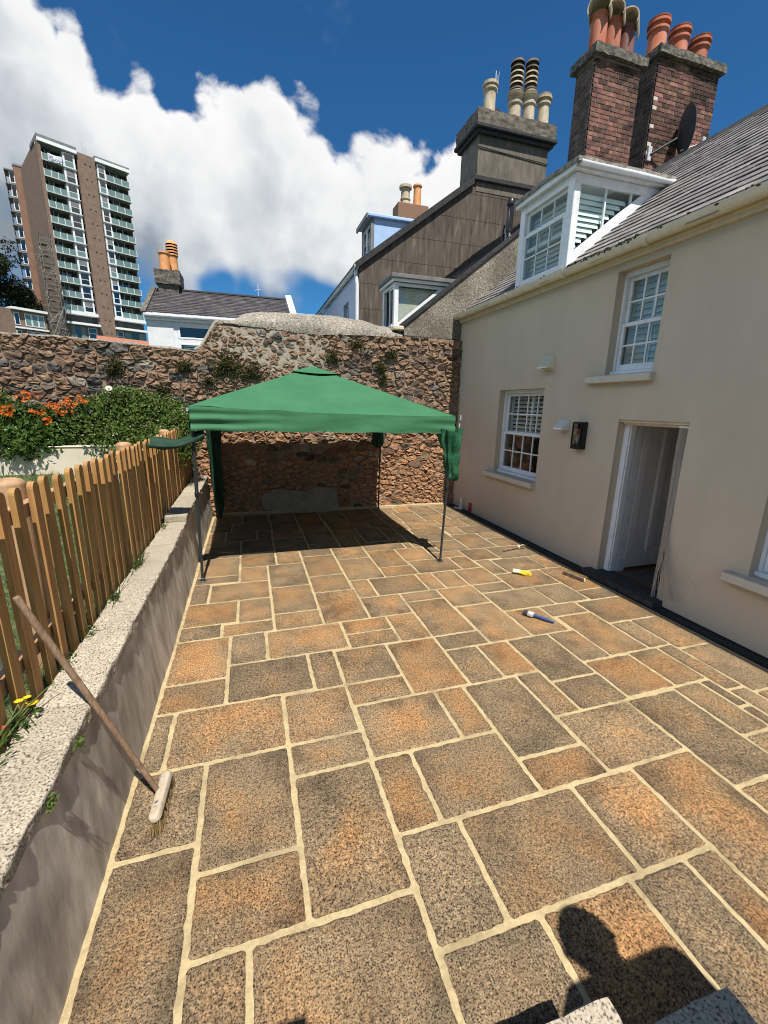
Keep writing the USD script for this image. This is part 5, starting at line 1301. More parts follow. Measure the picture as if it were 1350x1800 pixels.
obj('room', MB().box(CXL + .25, CXR - .25, 16.6, 16.65, -.3, 4.3).box(CXL + .25, CXR - .25, CY + .25, 16.6, 4.28, 4.3), 'tower_grey', wc)
cst = obj('chimney_stack', MB().box(-2.58, -1.98, RY - .3, RY + .5, 5.0, 5.72), 'stack_coping', wc, label='small rendered stack with two orange pots')
obj('stack_head', coping(-2.66, -1.90, RY - .38, RY + .58, 5.72, 6.14, 12), 'stack_coping', cst, smooth=50)
pot(cst, (-2.36, RY - .05, 6.10), .62, .17, 'terracotta_orange', rings=((.95, .08, .03),), label='plain orange pot')
lp = pot(cst, (-2.16, RY + .34, 6.10), .62, .165, 'terracotta_orange', label='domed louvred orange pot')
for k in range(4):
    obj('pot_ring', MB().lathe([(.10, .05), (.185, .02), (.185, -.02), (.10, -.0)], (-2.16, RY + .34, 6.76 + k * .085), 18), 'terracotta_orange', lp, smooth=35)
obj('pot_dome', MB().lathe([(.185, 0), (.17, .05), (.11, .10), (0, .12)], (-2.16, RY + .34, 7.08), 18), 'terracotta_orange', lp, smooth=40)
obj('pot_throat', MB().lathe([(.12, 6.6), (.12, 7.1), (0, 7.1)], (-2.16, RY + .34, 0), 14), 'black', lp)
ae2 = thing('television_aerial', 'thin aerial standing behind the white cottage ridge', 'aerial', (.9, 19, 5.5))
obj('mast', MB().tube([[.62, 19, 4.0], [.62, 19, 6.55]], .018, 6), 'zinc', ae2)
obj('boom', MB().tube([[.5, 19, 6.3], [.74, 19, 6.36]], .012, 6), 'zinc', ae2)

# distant low roof between the houses
fr_ = thing('far_house', 'distant pale blue roofline between cottage and blue front', 'house', (4.2, 32, 0))
obj('wall', MB().box(2.6, 5.6, 30, 34, -.3, 7.2), 'white_render', fr_)
obj('roof', MB().add([[2.4, 29.8, 7.2], [5.8, 29.8, 7.2], [5.8, 32, 8.05], [2.4, 32, 8.05]], [[0, 1, 2, 3]]).add([[2.4, 32, 8.05], [5.8, 32, 8.05], [5.8, 34, 7.2], [2.4, 34, 7.2]], [[0, 1, 2, 3]]), 'blue_cladding', fr_)
# ---------------------------------------------------------------- tower block
def bearing(az, d):
    a = math.radians(az)
    return np.array([d * math.sin(a), d * math.cos(a)])
TL, TR = bearing(-17.78, 118.0), bearing(-10.50, 122.3)
tu = (TR - TL) / np.linalg.norm(TR - TL); TWID = np.linalg.norm(TR - TL)
tn = np.array([tu[1], -tu[0]])          # outward, towards us
if tn @ TL > 0: tn = -tn
def u_at(az):                            # where a bearing meets the front
    r = bearing(az, 1.0)
    A = np.stack([r, -tu], 1)
    return np.linalg.solve(A, TL)[1]
def TM(u, d):                            # local frame: u along the front, d outwards
    M = np.eye(4); M[:2, 0], M[:2, 1] = tu, -tn
    M[:2, 3] = TL + tu * u + tn * d
    return M
TOPZ = 2 + .4126 * 118.0                 # underside of the roof band, about
tower = thing('tower_block', 'brown brick tower block with green glass balconies', 'tower block', (*TL, 0))
def tb(mb, u0, u1, d0, d1, z0, z1):
    """box u0..u1 along the front, d0..d1 outwards from it."""
    M = np.eye(4); M[:2, 0], M[:2, 1], M[:2, 3] = tu, -tn, TL
    return mb.box(u0, u1, -d1, -d0, z0, z1, 0, M)
uA = [u_at(a) for a in (-17.6, -15.98, -15.02, -14.82, -13.36, -13.22, -12.55, -10.56)]
U0, UB1, UW1, UP0, UP1, UW0b, UB0b, UE = uA
FH = 2.70
ZB = TOPZ - .55 - 11 * FH                # bottom of the eleventh storey
D = 18.0
m = tb(MB(), 0, TWID, -D, -1.9, -.3, TOPZ - .1)
obj('core', m, 'tower_brick', tower)
m = tb(MB(), -.02, U0 - .02, -D, .25, ZB - 1.2, TOPZ + .35)
obj('end_wall', m, 'tower_brick', tower, label='plain brick end wall')
m = tb(MB(), UP0, UP1, -1.9, .12, -.3, TOPZ + .15)
obj('brick_pier', m, 'tower_brick', tower, label='full-height brick pier between the balcony stacks')
rg = np.random.default_rng(77)
mv = MB()
for k in range(13):
    z = TOPZ - 1.6 - k * FH
    for du in (.42, .70):
        c = UP0 + (UP1 - UP0) * du
        tb(mv, c - .13, c + .13, .121, .16, z - .09 - .1 * (du > .5), z + .09 - .1 * (du > .5))
obj('wall_vents', mv, 'black', tower, kind='stuff')
obj('roof_band', tb(tb(MB(), -.1, UP0 - .02, -2.0, .5, TOPZ - .42, TOPZ + .15), UP1 + .02, TWID + .1, -2.0, .5, TOPZ - .42, TOPZ + .15), 'tower_white', tower)
obj('roof_flashing', tb(tb(MB(), -.15, UP0, -6, .35, TOPZ + .151, TOPZ + .75), UP1, TWID + .1, -6, .35, TOPZ + .151, TOPZ + .55), 'tower_grey', tower)
obj('right_return', tb(MB(), UE - .02, TWID, -D, -1.2, ZB - 1, TOPZ - .43), 'tower_grey', tower)
SASH = ['far_pane', 'tower_grey', 'far_pane', 'far_pane']
for fl_ in range(11):
    z0 = TOPZ - .55 - (fl_ + 1) * FH
    for side in (0, 1):
        a, b = (U0, UB1) if side == 0 else (UB0b, UE)
        wa, wb = (UB1, UW1) if side == 0 else (UW0b, UB0b)
        # floor slab edge
        s = obj('balcony_slab', tb(MB(), min(a, wa) - .05, max(b, wb) + .12, -1.9, .30, z0 - .16, z0 + .02), 'concrete_pale', tower)
        obj('soffit', tb(MB(), a, b, -1.85, .25, z0 + FH - .19, z0 + FH - .165), 'balcony_soffit', s)
        # glass balustrade in three panels with white posts
        for k in range(3):
            p, q = a + (b - a) * k / 3, a + (b - a) * (k + 1) / 3
            obj('glass_panel', tb(MB(), p + .06, q - .06, .20, .23, z0 + .04, z0 + 1.12), 'balcony_glass', s)
        po = MB()
        for k in range(4):
            p = a + (b - a) * k / 3
            tb(po, p - .05, p + .05, .17, .26, z0 + .02, z0 + 1.16)
        obj('balustrade_posts', po, 'tower_white', s, kind='stuff')
        # recessed glazing behind
        rec = obj('recess', tb(MB(), a, b, -1.89, -1.80, z0 + .02, z0 + FH - .2), 'tower_recess', tower)
        n = 3
        g0, g1 = (a + .15, b - (b - a) * .26) if side == 0 else (a + .1, b - .5)
        for k in range(n):
            p, q = g0 + (g1 - g0) * k / n, g0 + (g1 - g0) * (k + 1) / n
            obj('glazing', tb(MB(), p + .08, q - .08, -1.79, -1.76, z0 + .15, z0 + FH - .35), ['far_pane', 'tower_recess', 'far_pane', 'balcony_soffit'][rg.integers(4)], rec)
            obj('mullion', tb(MB(), p - .05, p + .05, -1.79, -1.70, z0 + .02, z0 + FH - .2), 'tower_white', rec)
        obj('brick_reveal', tb(MB(), b - (b - a) * .22, b - .02, -1.79, -1.4, z0 + .02, z0 + FH - .2), 'tower_recess_red', rec)
        # projecting window bay
        w = obj('window_bay', tb(MB(), wa, wb, -1.85, .05, z0 + .02, z0 + FH - .17), 'tower_white', tower)
        W = wb - wa
        obj('upper_light', tb(MB(), wa + .16 * W, wb - .16 * W, .051, .08, z0 + 1.25, z0 + FH - .32), ['far_pane', 'far_pane', 'tower_grey'][rg.integers(3)], w)
        obj('lower_light', tb(MB(), wa + .16 * W, wb - .16 * W, .051, .08, z0 + .22, z0 + 1.10), ['far_pane', 'far_pane', 'balcony_glass'][rg.integers(3)], w)
# the two lowest storeys under a white band and a dark recess
obj('transfer_band', tb(tb(MB(), U0 - .1, UP0, -1.9, .55, ZB - .75, ZB - .17), UP1, TWID + .1, -1.9, .55, ZB - .75, ZB - .17), 'tower_white', tower)
obj('dark_storey', tb(tb(MB(), U0 - .1, UP0, -1.9, -.9, ZB - 2.3, ZB - .75), UP1, TWID, -1.9, -.9, ZB - 2.3, ZB - .75), 'tower_recess', tower)
obj('canopy_band', tb(tb(MB(), U0 - .1, UP0 + .1, -1.9, .9, ZB - 2.75, ZB - 2.3), UP1 - .1, TWID + .2, -1.9, .9, ZB - 2.75, ZB - 2.3), 'tower_white', tower)
obj('base', tb(MB(), 0, TWID, -1.9, -.1, -.3, ZB - 2.76), 'tower_brick', tower)
for (a, b) in ((U0 + .6, UB1 - .2), (UB0b, UE)):
    for k in range(3):
        p, q = a + (b - a) * k / 3, a + (b - a) * (k + 1) / 3
        obj('base_glazing', tb(MB(), p + .06, q - .06, -.09, -.04, ZB - 5.4, ZB - 3.0), 'balcony_glass' if k != 1 else 'far_pane', tower)
for (a, b) in ((UB1 + .3, UW1 - .1), (UW0b, UB0b - .2)):
    w = obj('base_window', tb(MB(), a, b, -.09, -.02, ZB - 5.3, ZB - 3.1), 'tower_white', tower)
    obj('light', tb(tb(MB(), a + .12, b - .12, -.019, .0, ZB - 5.2, ZB - 4.3), a + .12, b - .12, -.019, .0, ZB - 4.15, ZB - 3.2), 'far_pane', w, kind='stuff')
obj('base_sill', tb(MB(), U0, TWID, -.08, .25, ZB - 5.75, ZB - 5.5), 'concrete_pale', tower)
# the wing set back on the left
WL = bearing(-19.9, 137.0); WRt = bearing(-18.1, 137.0)
wu = (WRt - WL) / np.linalg.norm(WRt - WL); wn_ = np.array([wu[1], -wu[0]]); wn_ = wn_ if wn_ @ WL < 0 else -wn_
WM = np.eye(4); WM[:2, 0], WM[:2, 1], WM[:2, 3] = wu, -wn_, WL
def wb_(mb, u0, u1, d0, d1, z0, z1):
    return mb.box(u0, u1, -d1, -d0, z0, z1, 0, WM)
WT = 2 + .3643 * 137
obj('wing', wb_(MB(), 0, 5.2, -14, 0, -.3, WT), 'tower_brick_red', tower, label='plain brick wing set back on the left')
obj('wing_coping', wb_(MB(), -.1, 5.3, -14, .1, WT, WT + .35), 'tower_grey', tower)
for k in range(13):
    z = WT - 1.0 - k * 2.72
    b = obj('wing_bay', wb_(MB(), -.95, -.02, -4.5, -.9, z - 2.2, z), 'tower_white', tower)
    obj('bay_slab', wb_(MB(), -1.75, -.02, -4.5, -.5, z + .02, z + .28), 'tower_grey', b)
    obj('bay_panel', wb_(MB(), -1.65, -1.55, -4.5, -.7, z - 1.55, z + .0), 'tower_recess', b)
    obj('bay_pane', wb_(MB(), -.80, -.16, -.899, -.85, z - 2.0, z - .2), 'far_pane', b)
# narrow return wall between the front and the wing
PB = bearing(-18.33, 126.4)
q = PB - TL; L = np.linalg.norm(q); q = q / L
RM = np.eye(4); RM[:2, 0], RM[:2, 1], RM[:2, 3] = q, [q[1], -q[0]], TL
obj('return_wall', MB().box(0, L, -.2, .25, -.3, TOPZ + .3, 0, RM), 'tower_brick', tower, label='brick side wall with small dark windows')
nrm = np.array([q[1], -q[0]]); nrm = nrm if nrm @ TL < 0 else -nrm
rw_ = MB()
for k in range(16):
    z = TOPZ - 2.2 - k * 2.5
    c = TL + q * (L - 1.6) + nrm * .24
    rw_.bar([c[0], c[1], z], [c[0], c[1], z + 1.0], 1.0, .12, up=(*nrm, 0))
obj('slit_windows', rw_, 'tower_recess', tower, kind='stuff')
am = MB()
for az, h in ((-14.25, 2.6), (-14.05, 1.8), (-13.45, 1.0)):
    b = bearing(az, 121.5); am.tube([[b[0], b[1], TOPZ], [b[0], b[1], TOPZ + .4 + h]], .06, 5)
obj('roof_aerials', am, 'zinc', tower, kind='stuff')
# banner on the top balcony
bn = thing('banner', 'white cloth banner with faint grey marks on the topmost tower balcony', 'banner', (*(TL + tn * .4), TOPZ - FH))
z0 = TOPZ - .55 - FH
def bfn(U, V):
    p = TL[None, None] + tu * U[..., None] + tn * (.42 + .08 * np.sin(U * 3.1 + V * 2))[..., None]
    return np.concatenate([p, (z0 + V + .07 * np.sin(U * 2.2))[..., None]], -1)
a, b = U0 + (UB1 - U0) * .27, U0 + (UB1 - U0) * .93
v, f = thick(*grid_mesh(bfn, np.linspace(a, b, 16), np.linspace(.02, 1.22, 6)), .03); obj('cloth', (v, f), 'banner_cloth', bn, smooth=60)
mk = MB()
for k in range(6):                       # illegible hand-painted characters
    u = a + (b - a) * (.10 + .15 * k)
    t = np.linspace(0, 2 * np.pi * (.7 + .25 * (k % 2)), 10)
    r = .20 + .03 * (k % 3)
    pts = [np.r_[TL + tu * (u + r * math.cos(x + k)) + tn * .56, z0 + .62 + .30 * math.sin(x + k)] for x in t]
    mk.tube(np.array(pts), .045, 5)
obj('marks', mk, 'banner_ink', bn, kind='stuff')
# scaffold tower in the corner
sc_ = thing('scaffold_tower', 'slim scaffold tower climbing the corner of the tower block', 'scaffold', (*bearing(-18.4, 112.0), 0))
SB = bearing(-18.36, 113.5)
sm, st_, bd = MB(), MB(), MB()
hw, hd = .95, .8
ztop = 2 + .262 * 113.5
cor = [SB + tu * sx * hw + tn * sd * hd for sx in (-1, 1) for sd in (-1, 1)]
for c in cor:
    sm.tube([[c[0], c[1], 0], [c[0], c[1], ztop + rg.uniform(0, 1.2)]], .075, 5)
pairs = ((0, 1), (1, 3), (3, 2), (2, 0))
z = 1.0; k = 0
while z < ztop:
    for i, j in pairs:
        A, B = cor[i], cor[j]
        sm.tube([[*A, z], [*B, z]], .05, 5); sm.tube([[*A, z + .9], [*B, z + .9]], .045, 5)
        if rg.random() < .8:
            (P, Q) = (A, B) if (k + i) % 2 else (B, A)
            st_.tube([[*P, z], [*Q, z + 2.0]], .05, 5)
    if k % 1 == 0:
        c = sum(cor) / 4
        M = np.eye(4); M[:2, 0], M[:2, 1], M[:2, 3] = tu, -tn, c
        bd.box(-hw, hw * .2, -hd, hd, z + .02, z + .09, 0, M)
    # loose raker tubes sticking out of the left side
    for _ in range(3):
        p = cor[rg.integers(0, 2)]; dz = rg.uniform(-.6, 1.4); o = -tu * rg.uniform(.3, 1.0) + tn * rg.uniform(-.4, .8)
        st_.tube([[*p, z + dz], [*(p + o), z + dz + rg.uniform(-.9, .9)]], .045, 4)
    z += 2.0; k += 1
for _ in range(26):                      # wider base
    p = SB + tu * rg.uniform(-2.0, 1.6) + tn * rg.uniform(.3, 2.6); r = SB + tu * rg.uniform(-2.0, 1.6) + tn * rg.uniform(.3, 2.6)
    st_.tube([[*p, rg.uniform(11, 19)], [*r, rg.uniform(11, 21)]], .05, 4)
obj('frame_tubes', sm, 'scaffold', sc_, kind='stuff'); obj('brace_tubes', st_, 'scaffold', sc_, kind='stuff'); obj('platforms', bd, 'scaffold_board', sc_, kind='stuff')
# low flats in front, left
LFa, LFb = bearing(-25.5, 96.0), bearing(-19.25, 100.0)
lu = (LFb - LFa) / np.linalg.norm(LFb - LFa); LW_ = np.linalg.norm(LFb - LFa); ln_ = np.array([lu[1], -lu[0]]); ln_ = ln_ if ln_ @ LFa < 0 else -ln_
LM = np.eye(4); LM[:2, 0], LM[:2, 1], LM[:2, 3] = lu, -ln_, LFa
lb = lambda mb, u0, u1, d0, d1, z0, z1: mb.box(u0, u1, -d1, -d0, z0, z1, 0, LM)
LZ = 2 + .1475 * 98
flats = thing('low_flats', 'low brick block of flats with a white roof edge left of the tower', 'flats', (*LFa, 0))
uu = lambda az: np.linalg.solve(np.stack([bearing(az, 1.0), -lu], 1), LFa)[1]
obj('wall', lb(MB(), 0, LW_, -12, 0, -.3, LZ), 'tower_brick', flats)
obj('roof_edge', lb(MB(), uu(-21.95), LW_ + .1, -3, .6, LZ - .05, LZ + .32), 'tower_white', flats)
for a, b, mt in ((-21.75, -21.35, 'far_pane'), (-20.95, -20.45, 'balcony_glass'), (-20.43, -19.95, 'balcony_glass'), (-19.93, -19.45, 'balcony_glass')):
    for zz in (LZ - 2.4, LZ - 5.2):
        w = obj('window', lb(MB(), uu(a), uu(b), .01, .08, zz, zz + 1.95), 'tower_white', flats)
        obj('pane', lb(MB(), uu(a) + .1, uu(b) - .1, .081, .1, zz + .12, zz + 1.85), mt if zz > LZ - 3 else 'far_pane', w)
obj('floor_band', lb(MB(), uu(-21.8), LW_, .01, .4, LZ - 2.95, LZ - 2.7), 'tower_white', flats)
tr_ = thing('red_tiled_roof', 'strip of red tiled roof below the tower', 'roof', (*bearing(-12.5, 60), 0))
a, b = bearing(-15.2, 60), bearing(-10.3, 60)
obj('tiles', MB().add([[*a, 2 + .104 * 60], [*b, 2 + .104 * 60], [*(b * 1.04), 2 + .1135 * 62.4], [*(a * 1.04), 2 + .117 * 62.4]], [[0, 1, 2, 3]]), 'roof_tile', tr_)
obj('walls', MB().add([[*a, -.3], [*b, -.3], [*b, 2 + .1035 * 60], [*a, 2 + .1035 * 60]], [[0, 1, 2, 3]]), 'tower_brick_red', tr_)

# ---------------------------------------------------------------- trees on the skyline
def crown(rng, c, rad, n, size, lobes=9):
    cs = c + rng.normal(size=(lobes, 3)) * np.array(rad) * .42
    rs_ = rng.uniform(.34, .62, lobes)
    k = rng.integers(0, lobes, n)
    d = rng.normal(size=(n, 3)); d /= np.linalg.norm(d, axis=1, keepdims=True)
    rr = rng.uniform(.35, 1.05, n) ** .45
    p = cs[k] + d * np.array(rad) * rs_[k][:, None] * rr[:, None]
    return leaves(rng, p, size, up=.6, normals=d * .5)
def tree(label, x, y, ztop, w, n, seed, h0=None):
    r = np.random.default_rng(seed)
    t = thing('evergreen_tree', label, 'tree', (x, y, -.3))
    zc = ztop - w * .62
    t0 = [[x, y, -.3], [x + .1, y, zc * .5], [x - .15, y + .1, zc + w * .2]]
    obj('trunk', MB().tube(t0, [.45, .34, .14], 9), 'bark', t, smooth=50)
    lm = MB()
    for k in range(7):
        a = r.uniform(0, 2 * np.pi); lm.tube([[x, y, zc * (.45 + .08 * k)], [x + math.cos(a) * w * .3, y + math.sin(a) * w * .3, zc + r.uniform(-.1, .4) * w]], [.16, .05], 6)
    obj('limb', lm, 'bark', t, kind='stuff')
    obj('crown', crown(r, np.array([x, y, zc]), (w, w, w * .95), n, w * .115, 12), 'leaf_tree', t, kind='stuff')
for az, d, tn_, w, s, lb_ in ((-22.9, 128, .232, 5.2, 1, 'tall dark evergreen tree at the left edge of the skyline'), (-21.3, 132, .188, 5.0, 2, 'rounded dark tree in the middle of the group left of the tower'), (-20.15, 134, .160, 4.2, 3, 'lowest dark tree, close against the tower wing'), (-10.15, 150, .182, 2.6, 4, 'small dark tree between the tower and the cottage')):
    p = bearing(az, d); tree(lb_, p[0], p[1], 2 + tn_ * d, w, 5200 if s < 4 else 1500, 40 + s)
# ---------------------------------------------------------------- gazebo
gz = thing('gazebo', 'green pop-up gazebo on four thin steel legs', 'gazebo', (.9, 6.45, 0))
C_ = {'FL': np.array([-.585, 4.90]), 'FR': np.array([2.43, 4.86]), 'BR': np.array([2.37, 7.76]), 'BL': np.array([-.605, 7.80])}
ZE = {'FL': 1.965, 'FR': 1.885, 'BR': 1.86, 'BL': 1.92}
AP = np.array([.90, 6.42, 2.515])
order = ['FL', 'FR', 'BR', 'BL']
def rim(i, t):
    a, b = order[i], order[(i + 1) % 4]
    A, B = np.r_[C_[a], ZE[a]], np.r_[C_[b], ZE[b]]
    return A + (B - A) * t
def canopy_panel(i):
    us = np.linspace(0, 1, 33); vs = np.linspace(0, 1, 27)
    def fn(U, V):
        a, b = order[i], order[(i + 1) % 4]
        A, B = np.r_[C_[a], ZE[a]], np.r_[C_[b], ZE[b]]
        E_ = A + (B - A) * U[..., None]
        sag = -.030 * np.sin(np.pi * U) * np.sin(np.pi * np.clip(V, 0, 1))
        edge = -.022 * np.sin(np.pi * U) * (1 - V)
        P = E_ + (AP - E_) * V[..., None]
        P[..., 2] += sag + edge
        wr = .010 * np.sin(U * 26 + 5 * V + i) * (1 - V) ** 3 * np.exp(-((U - .1) / .25) ** 2) + .006 * (meshkit.fbm(np.stack([U * 6, V * 9, U * 0 + i], -1), 3, 3) - .5)
        P[..., 2] += wr
        return P
    return grid_mesh(fn, us, vs)
cn = MB()
for i in range(4):
    v, f = canopy_panel(i); cn.add(*thick(v, f, .003))
obj('canopy', cn, 'canopy', gz, smooth=35)
def vcap():
    mb = MB()
    for i in range(4):
        def fn(U, V):
            a, b = order[i], order[(i + 1) % 4]
            A, B = np.r_[C_[a], ZE[a]], np.r_[C_[b], ZE[b]]
            E_ = A + (B - A) * U[..., None]
            P = E_ + (AP - E_) * (.80 + .20 * V)[..., None]
            P[..., 2] += .016 + .012 * (1 - V) - .012 * np.sin(np.pi * U) * (1 - V)
            return P
        mb.add(*thick(*grid_mesh(fn, np.linspace(0, 1, 13), np.linspace(0, 1, 5)), .003))
    return mb
obj('vent_cap', vcap(), 'canopy', gz, smooth=35)
DROP = {'FL': .255, 'FR': .205, 'BR': .21, 'BL': .23}
def valance(i):
    a, b = order[i], order[(i + 1) % 4]
    out = np.array([(C_[b] - C_[a])[1], -(C_[b] - C_[a])[0]]); out /= np.linalg.norm(out)
    def fn(U, V):
        top = np.stack([rim(i, t) for t in U[:, 0]])[:, None] + np.zeros((1, U.shape[1], 1))
        drop = DROP[a] + (DROP[b] - DROP[a]) * U
        P = top.copy()
        P[..., 2] += -drop * V - .022 * np.sin(np.pi * U) * (1 - V) * 1 + .006 * np.sin(U * 31 + i) * V
        near_a = np.exp(-(U / .22) ** 2); near_b = np.exp(-((1 - U) / .14) ** 2)
        fold = .013 * np.sin(V * 15 + U * 6) * near_a + .006 * np.sin(V * 11 - U * 7) * near_b + .009 * np.sin(U * 17 + V * 3) * V + .008 * (meshkit.fbm(np.stack([U * 12, V * 3, U * 0 + i * 3], -1), 3, 8) - .5)
        o = .004 + fold * np.clip(V * 4, 0, 1) + .012 * V
        P[..., 0] += out[0] * o; P[..., 1] += out[1] * o
        return P
    v, f = grid_mesh(fn, np.linspace(0, 1, 90), np.linspace(0, 1, 18))
    return thick(v, f[:, ::-1], .0025)
for i, nm in enumerate(('front', 'right', 'back', 'left')):
    obj('valance', valance(i), 'canopy', gz, smooth=50, label=f'hanging {nm} edge of the canopy')
FEET = {'FL': np.array([-.612, 4.955]), 'FR': np.array([2.325, 4.855]), 'BR': np.array([2.355, 7.86]), 'BL': np.array([-.612, 7.90])}
for k in order:
    top = np.r_[C_[k] + (AP[:2] - C_[k]) * .012, ZE[k] - .02]; foot = np.r_[FEET[k], .0]
    mid_ = foot + (top - foot) * .52
    lg = MB().bar(mid_, top, .030, c=.003).bar(foot + [0, 0, .012], mid_ + (top - foot) * .02, .024, c=.003)
    l = obj('leg', lg, 'gazebo_steel', gz)
    obj('collar', MB().bar(mid_ - (top - foot) * .01, mid_ + (top - foot) * .022, .040, c=.006), 'black_plastic', l)
    obj('foot', MB().box(foot[0] - .035, foot[0] + .035, foot[1] - .035, foot[1] + .035, .0025, .010, .002).box(foot[0] - .018, foot[0] + .018, foot[1] - .018, foot[1] + .018, .010, .045, .003), 'gazebo_steel', l)
# scissor bars under the canopy
for i in range(4):
    a, b = rim(i, .03), rim(i, .97)
    inw = np.r_[AP[:2] - (a[:2] + b[:2]) / 2, 0]; inw /= np.linalg.norm(inw); a, b = a + inw * .05, b + inw * .05
    m_ = (a + b) / 2
    for p, q_ in ((a, m_), (m_, b)):
        for s in (0, 1):
            z0, z1 = (-.05, -.17) if s else (-.17, -.05)
            obj('truss_bar', MB().bar(p + [0, 0, z0], q_ + [0, 0, z1], .018, .010), 'gazebo_steel', gz)
for k in order:
    obj('roof_strut', MB().bar(np.r_[C_[k], ZE[k] - .04], AP - [0, 0, .06], .018, .014), 'gazebo_steel', gz)
obj('eyelet', MB().lathe([(.010, 0), (.019, .0), (.019, .004), (.010, .004), (.010, 0)], (-.60, 4.885, 1.925), 16, (-.7, -.7, .1)), 'eyelet', gz)
obj('buckle', MB().box(2.472, 2.49, 4.83, 4.85, 1.755, 1.80, .003).box(2.475, 2.489, 4.81, 4.825, 1.84, 1.90, .003), 'eyelet', gz, kind='stuff')
# side curtain pulled out over the fence, front left
def flap(U, V):
    # U from the gazebo (0) to the fence (1); V along the edge
    x = -.47 - .50 * U
    y = 4.93 - .12 * U + (.12 + .20 * U) * V
    z = 1.715 - .105 * U - .045 * np.sin(np.pi * U) - .018 * np.sin(V * 11 + U * 3) - .05 * V * (1 - U) + .012 * np.sin(U * 9)
    z = z - .055 * np.clip((.10 - V) / .10, 0, 1)
    return np.stack([x, y, z], -1)
v, f = thick(*grid_mesh(flap, np.linspace(0, 1, 26), np.linspace(0, 1, 24)), .006)
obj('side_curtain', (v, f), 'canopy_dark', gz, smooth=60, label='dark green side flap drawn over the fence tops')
def roll(U, V):
    a = V * 2 * np.pi
    r = .026 + .006 * np.sin(3 * a + 8 * U) + .008 * np.sin(19 * U)
    x = -.46 - .52 * U
    return np.stack([x, 4.905 - .14 * U + r * np.cos(a), 1.655 - .085 * U - .05 * np.sin(np.pi * U) + r * .9 * np.sin(a)], -1)
obj('rolled_hem', grid_mesh(roll, np.linspace(0, 1, 24), np.linspace(0, 1, 13)), 'canopy_dark', gz, smooth=60)
# gathered curtain tied to the front right leg
def bundle(U, V, x0, y0, zt, zb, r0, r1, lean, seed, folds=7):
    a = V * 2 * np.pi
    z = zt + (zb - zt) * U
    r = (r0 + (r1 - r0) * U) * (1 + .22 * np.sin(folds * a + 3 * U + seed) + .10 * np.sin(3 * a - 9 * U + seed)) * (1 - .16 * np.exp(-((U - .45) / .1) ** 2))
    r = r * np.where(U > .9, 1 - (U - .9) / .1 * .55, 1)
    return np.stack([x0 + lean * U + r * 1.15 * np.cos(a), y0 + r * .8 * np.sin(a), z + .02 * np.sin(2 * a + seed)], -1)
v, f = grid_mesh(lambda U, V: bundle(U, V, 2.385, 4.885, 1.72, 1.13, .125, .052, .055, 1.0, 9), np.linspace(0, 1, 36), np.linspace(0, 1, 91))
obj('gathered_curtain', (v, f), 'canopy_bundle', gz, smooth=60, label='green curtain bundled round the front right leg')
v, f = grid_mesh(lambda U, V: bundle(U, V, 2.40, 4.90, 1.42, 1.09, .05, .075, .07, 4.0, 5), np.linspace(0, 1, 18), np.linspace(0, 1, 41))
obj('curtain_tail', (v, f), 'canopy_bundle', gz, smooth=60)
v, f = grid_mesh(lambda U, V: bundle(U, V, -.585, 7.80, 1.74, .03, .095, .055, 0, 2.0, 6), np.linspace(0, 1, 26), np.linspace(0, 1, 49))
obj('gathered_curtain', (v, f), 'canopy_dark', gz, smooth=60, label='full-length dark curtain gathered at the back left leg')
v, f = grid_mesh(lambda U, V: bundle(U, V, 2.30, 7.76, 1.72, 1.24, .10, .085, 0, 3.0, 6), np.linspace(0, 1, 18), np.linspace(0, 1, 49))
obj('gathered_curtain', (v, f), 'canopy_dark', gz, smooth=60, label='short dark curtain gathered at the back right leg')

# ---------------------------------------------------------------- planter wall and planting behind the fence
pl = thing('planter_wall', 'low cream rendered planter wall behind the lawn', 'planter', (-3, 6.9, 1))
def plf(U, V):
    return np.stack([U, 6.90 + .01 * (meshkit.fbm(np.stack([U * 3, V * 3, U * 0], -1), 3, 4) - .5), V], -1)
obj('front', MB().add(*grid_mesh(plf, np.arange(-6.0, -1.55, .08), np.linspace(.85, 1.365, 8))).box(-6, -1.55, 6.92, 7.08, .8, 1.363).box(-1.72, -1.56, 6.92, 8.1, .8, 1.36), 'cream_planter', pl, smooth=60)
obj('coping', MB().box(-6.0, -1.54, 6.888, 7.10, 1.364, 1.384, .006), 'cream_planter', pl)
sb_ = obj('soil', grid_mesh(lambda U, V: np.stack([U, V, 1.30 + .12 * (meshkit.fbm(np.stack([U * 2, V * 2, U * 0], -1), 3, 1))], -1), np.linspace(-6, -1.6, 24), np.linspace(7.09, 8.2, 10)), 'soil', smooth=True); tag(sb_, 'dark soil of the raised flower bed', 'soil', kind='structure')
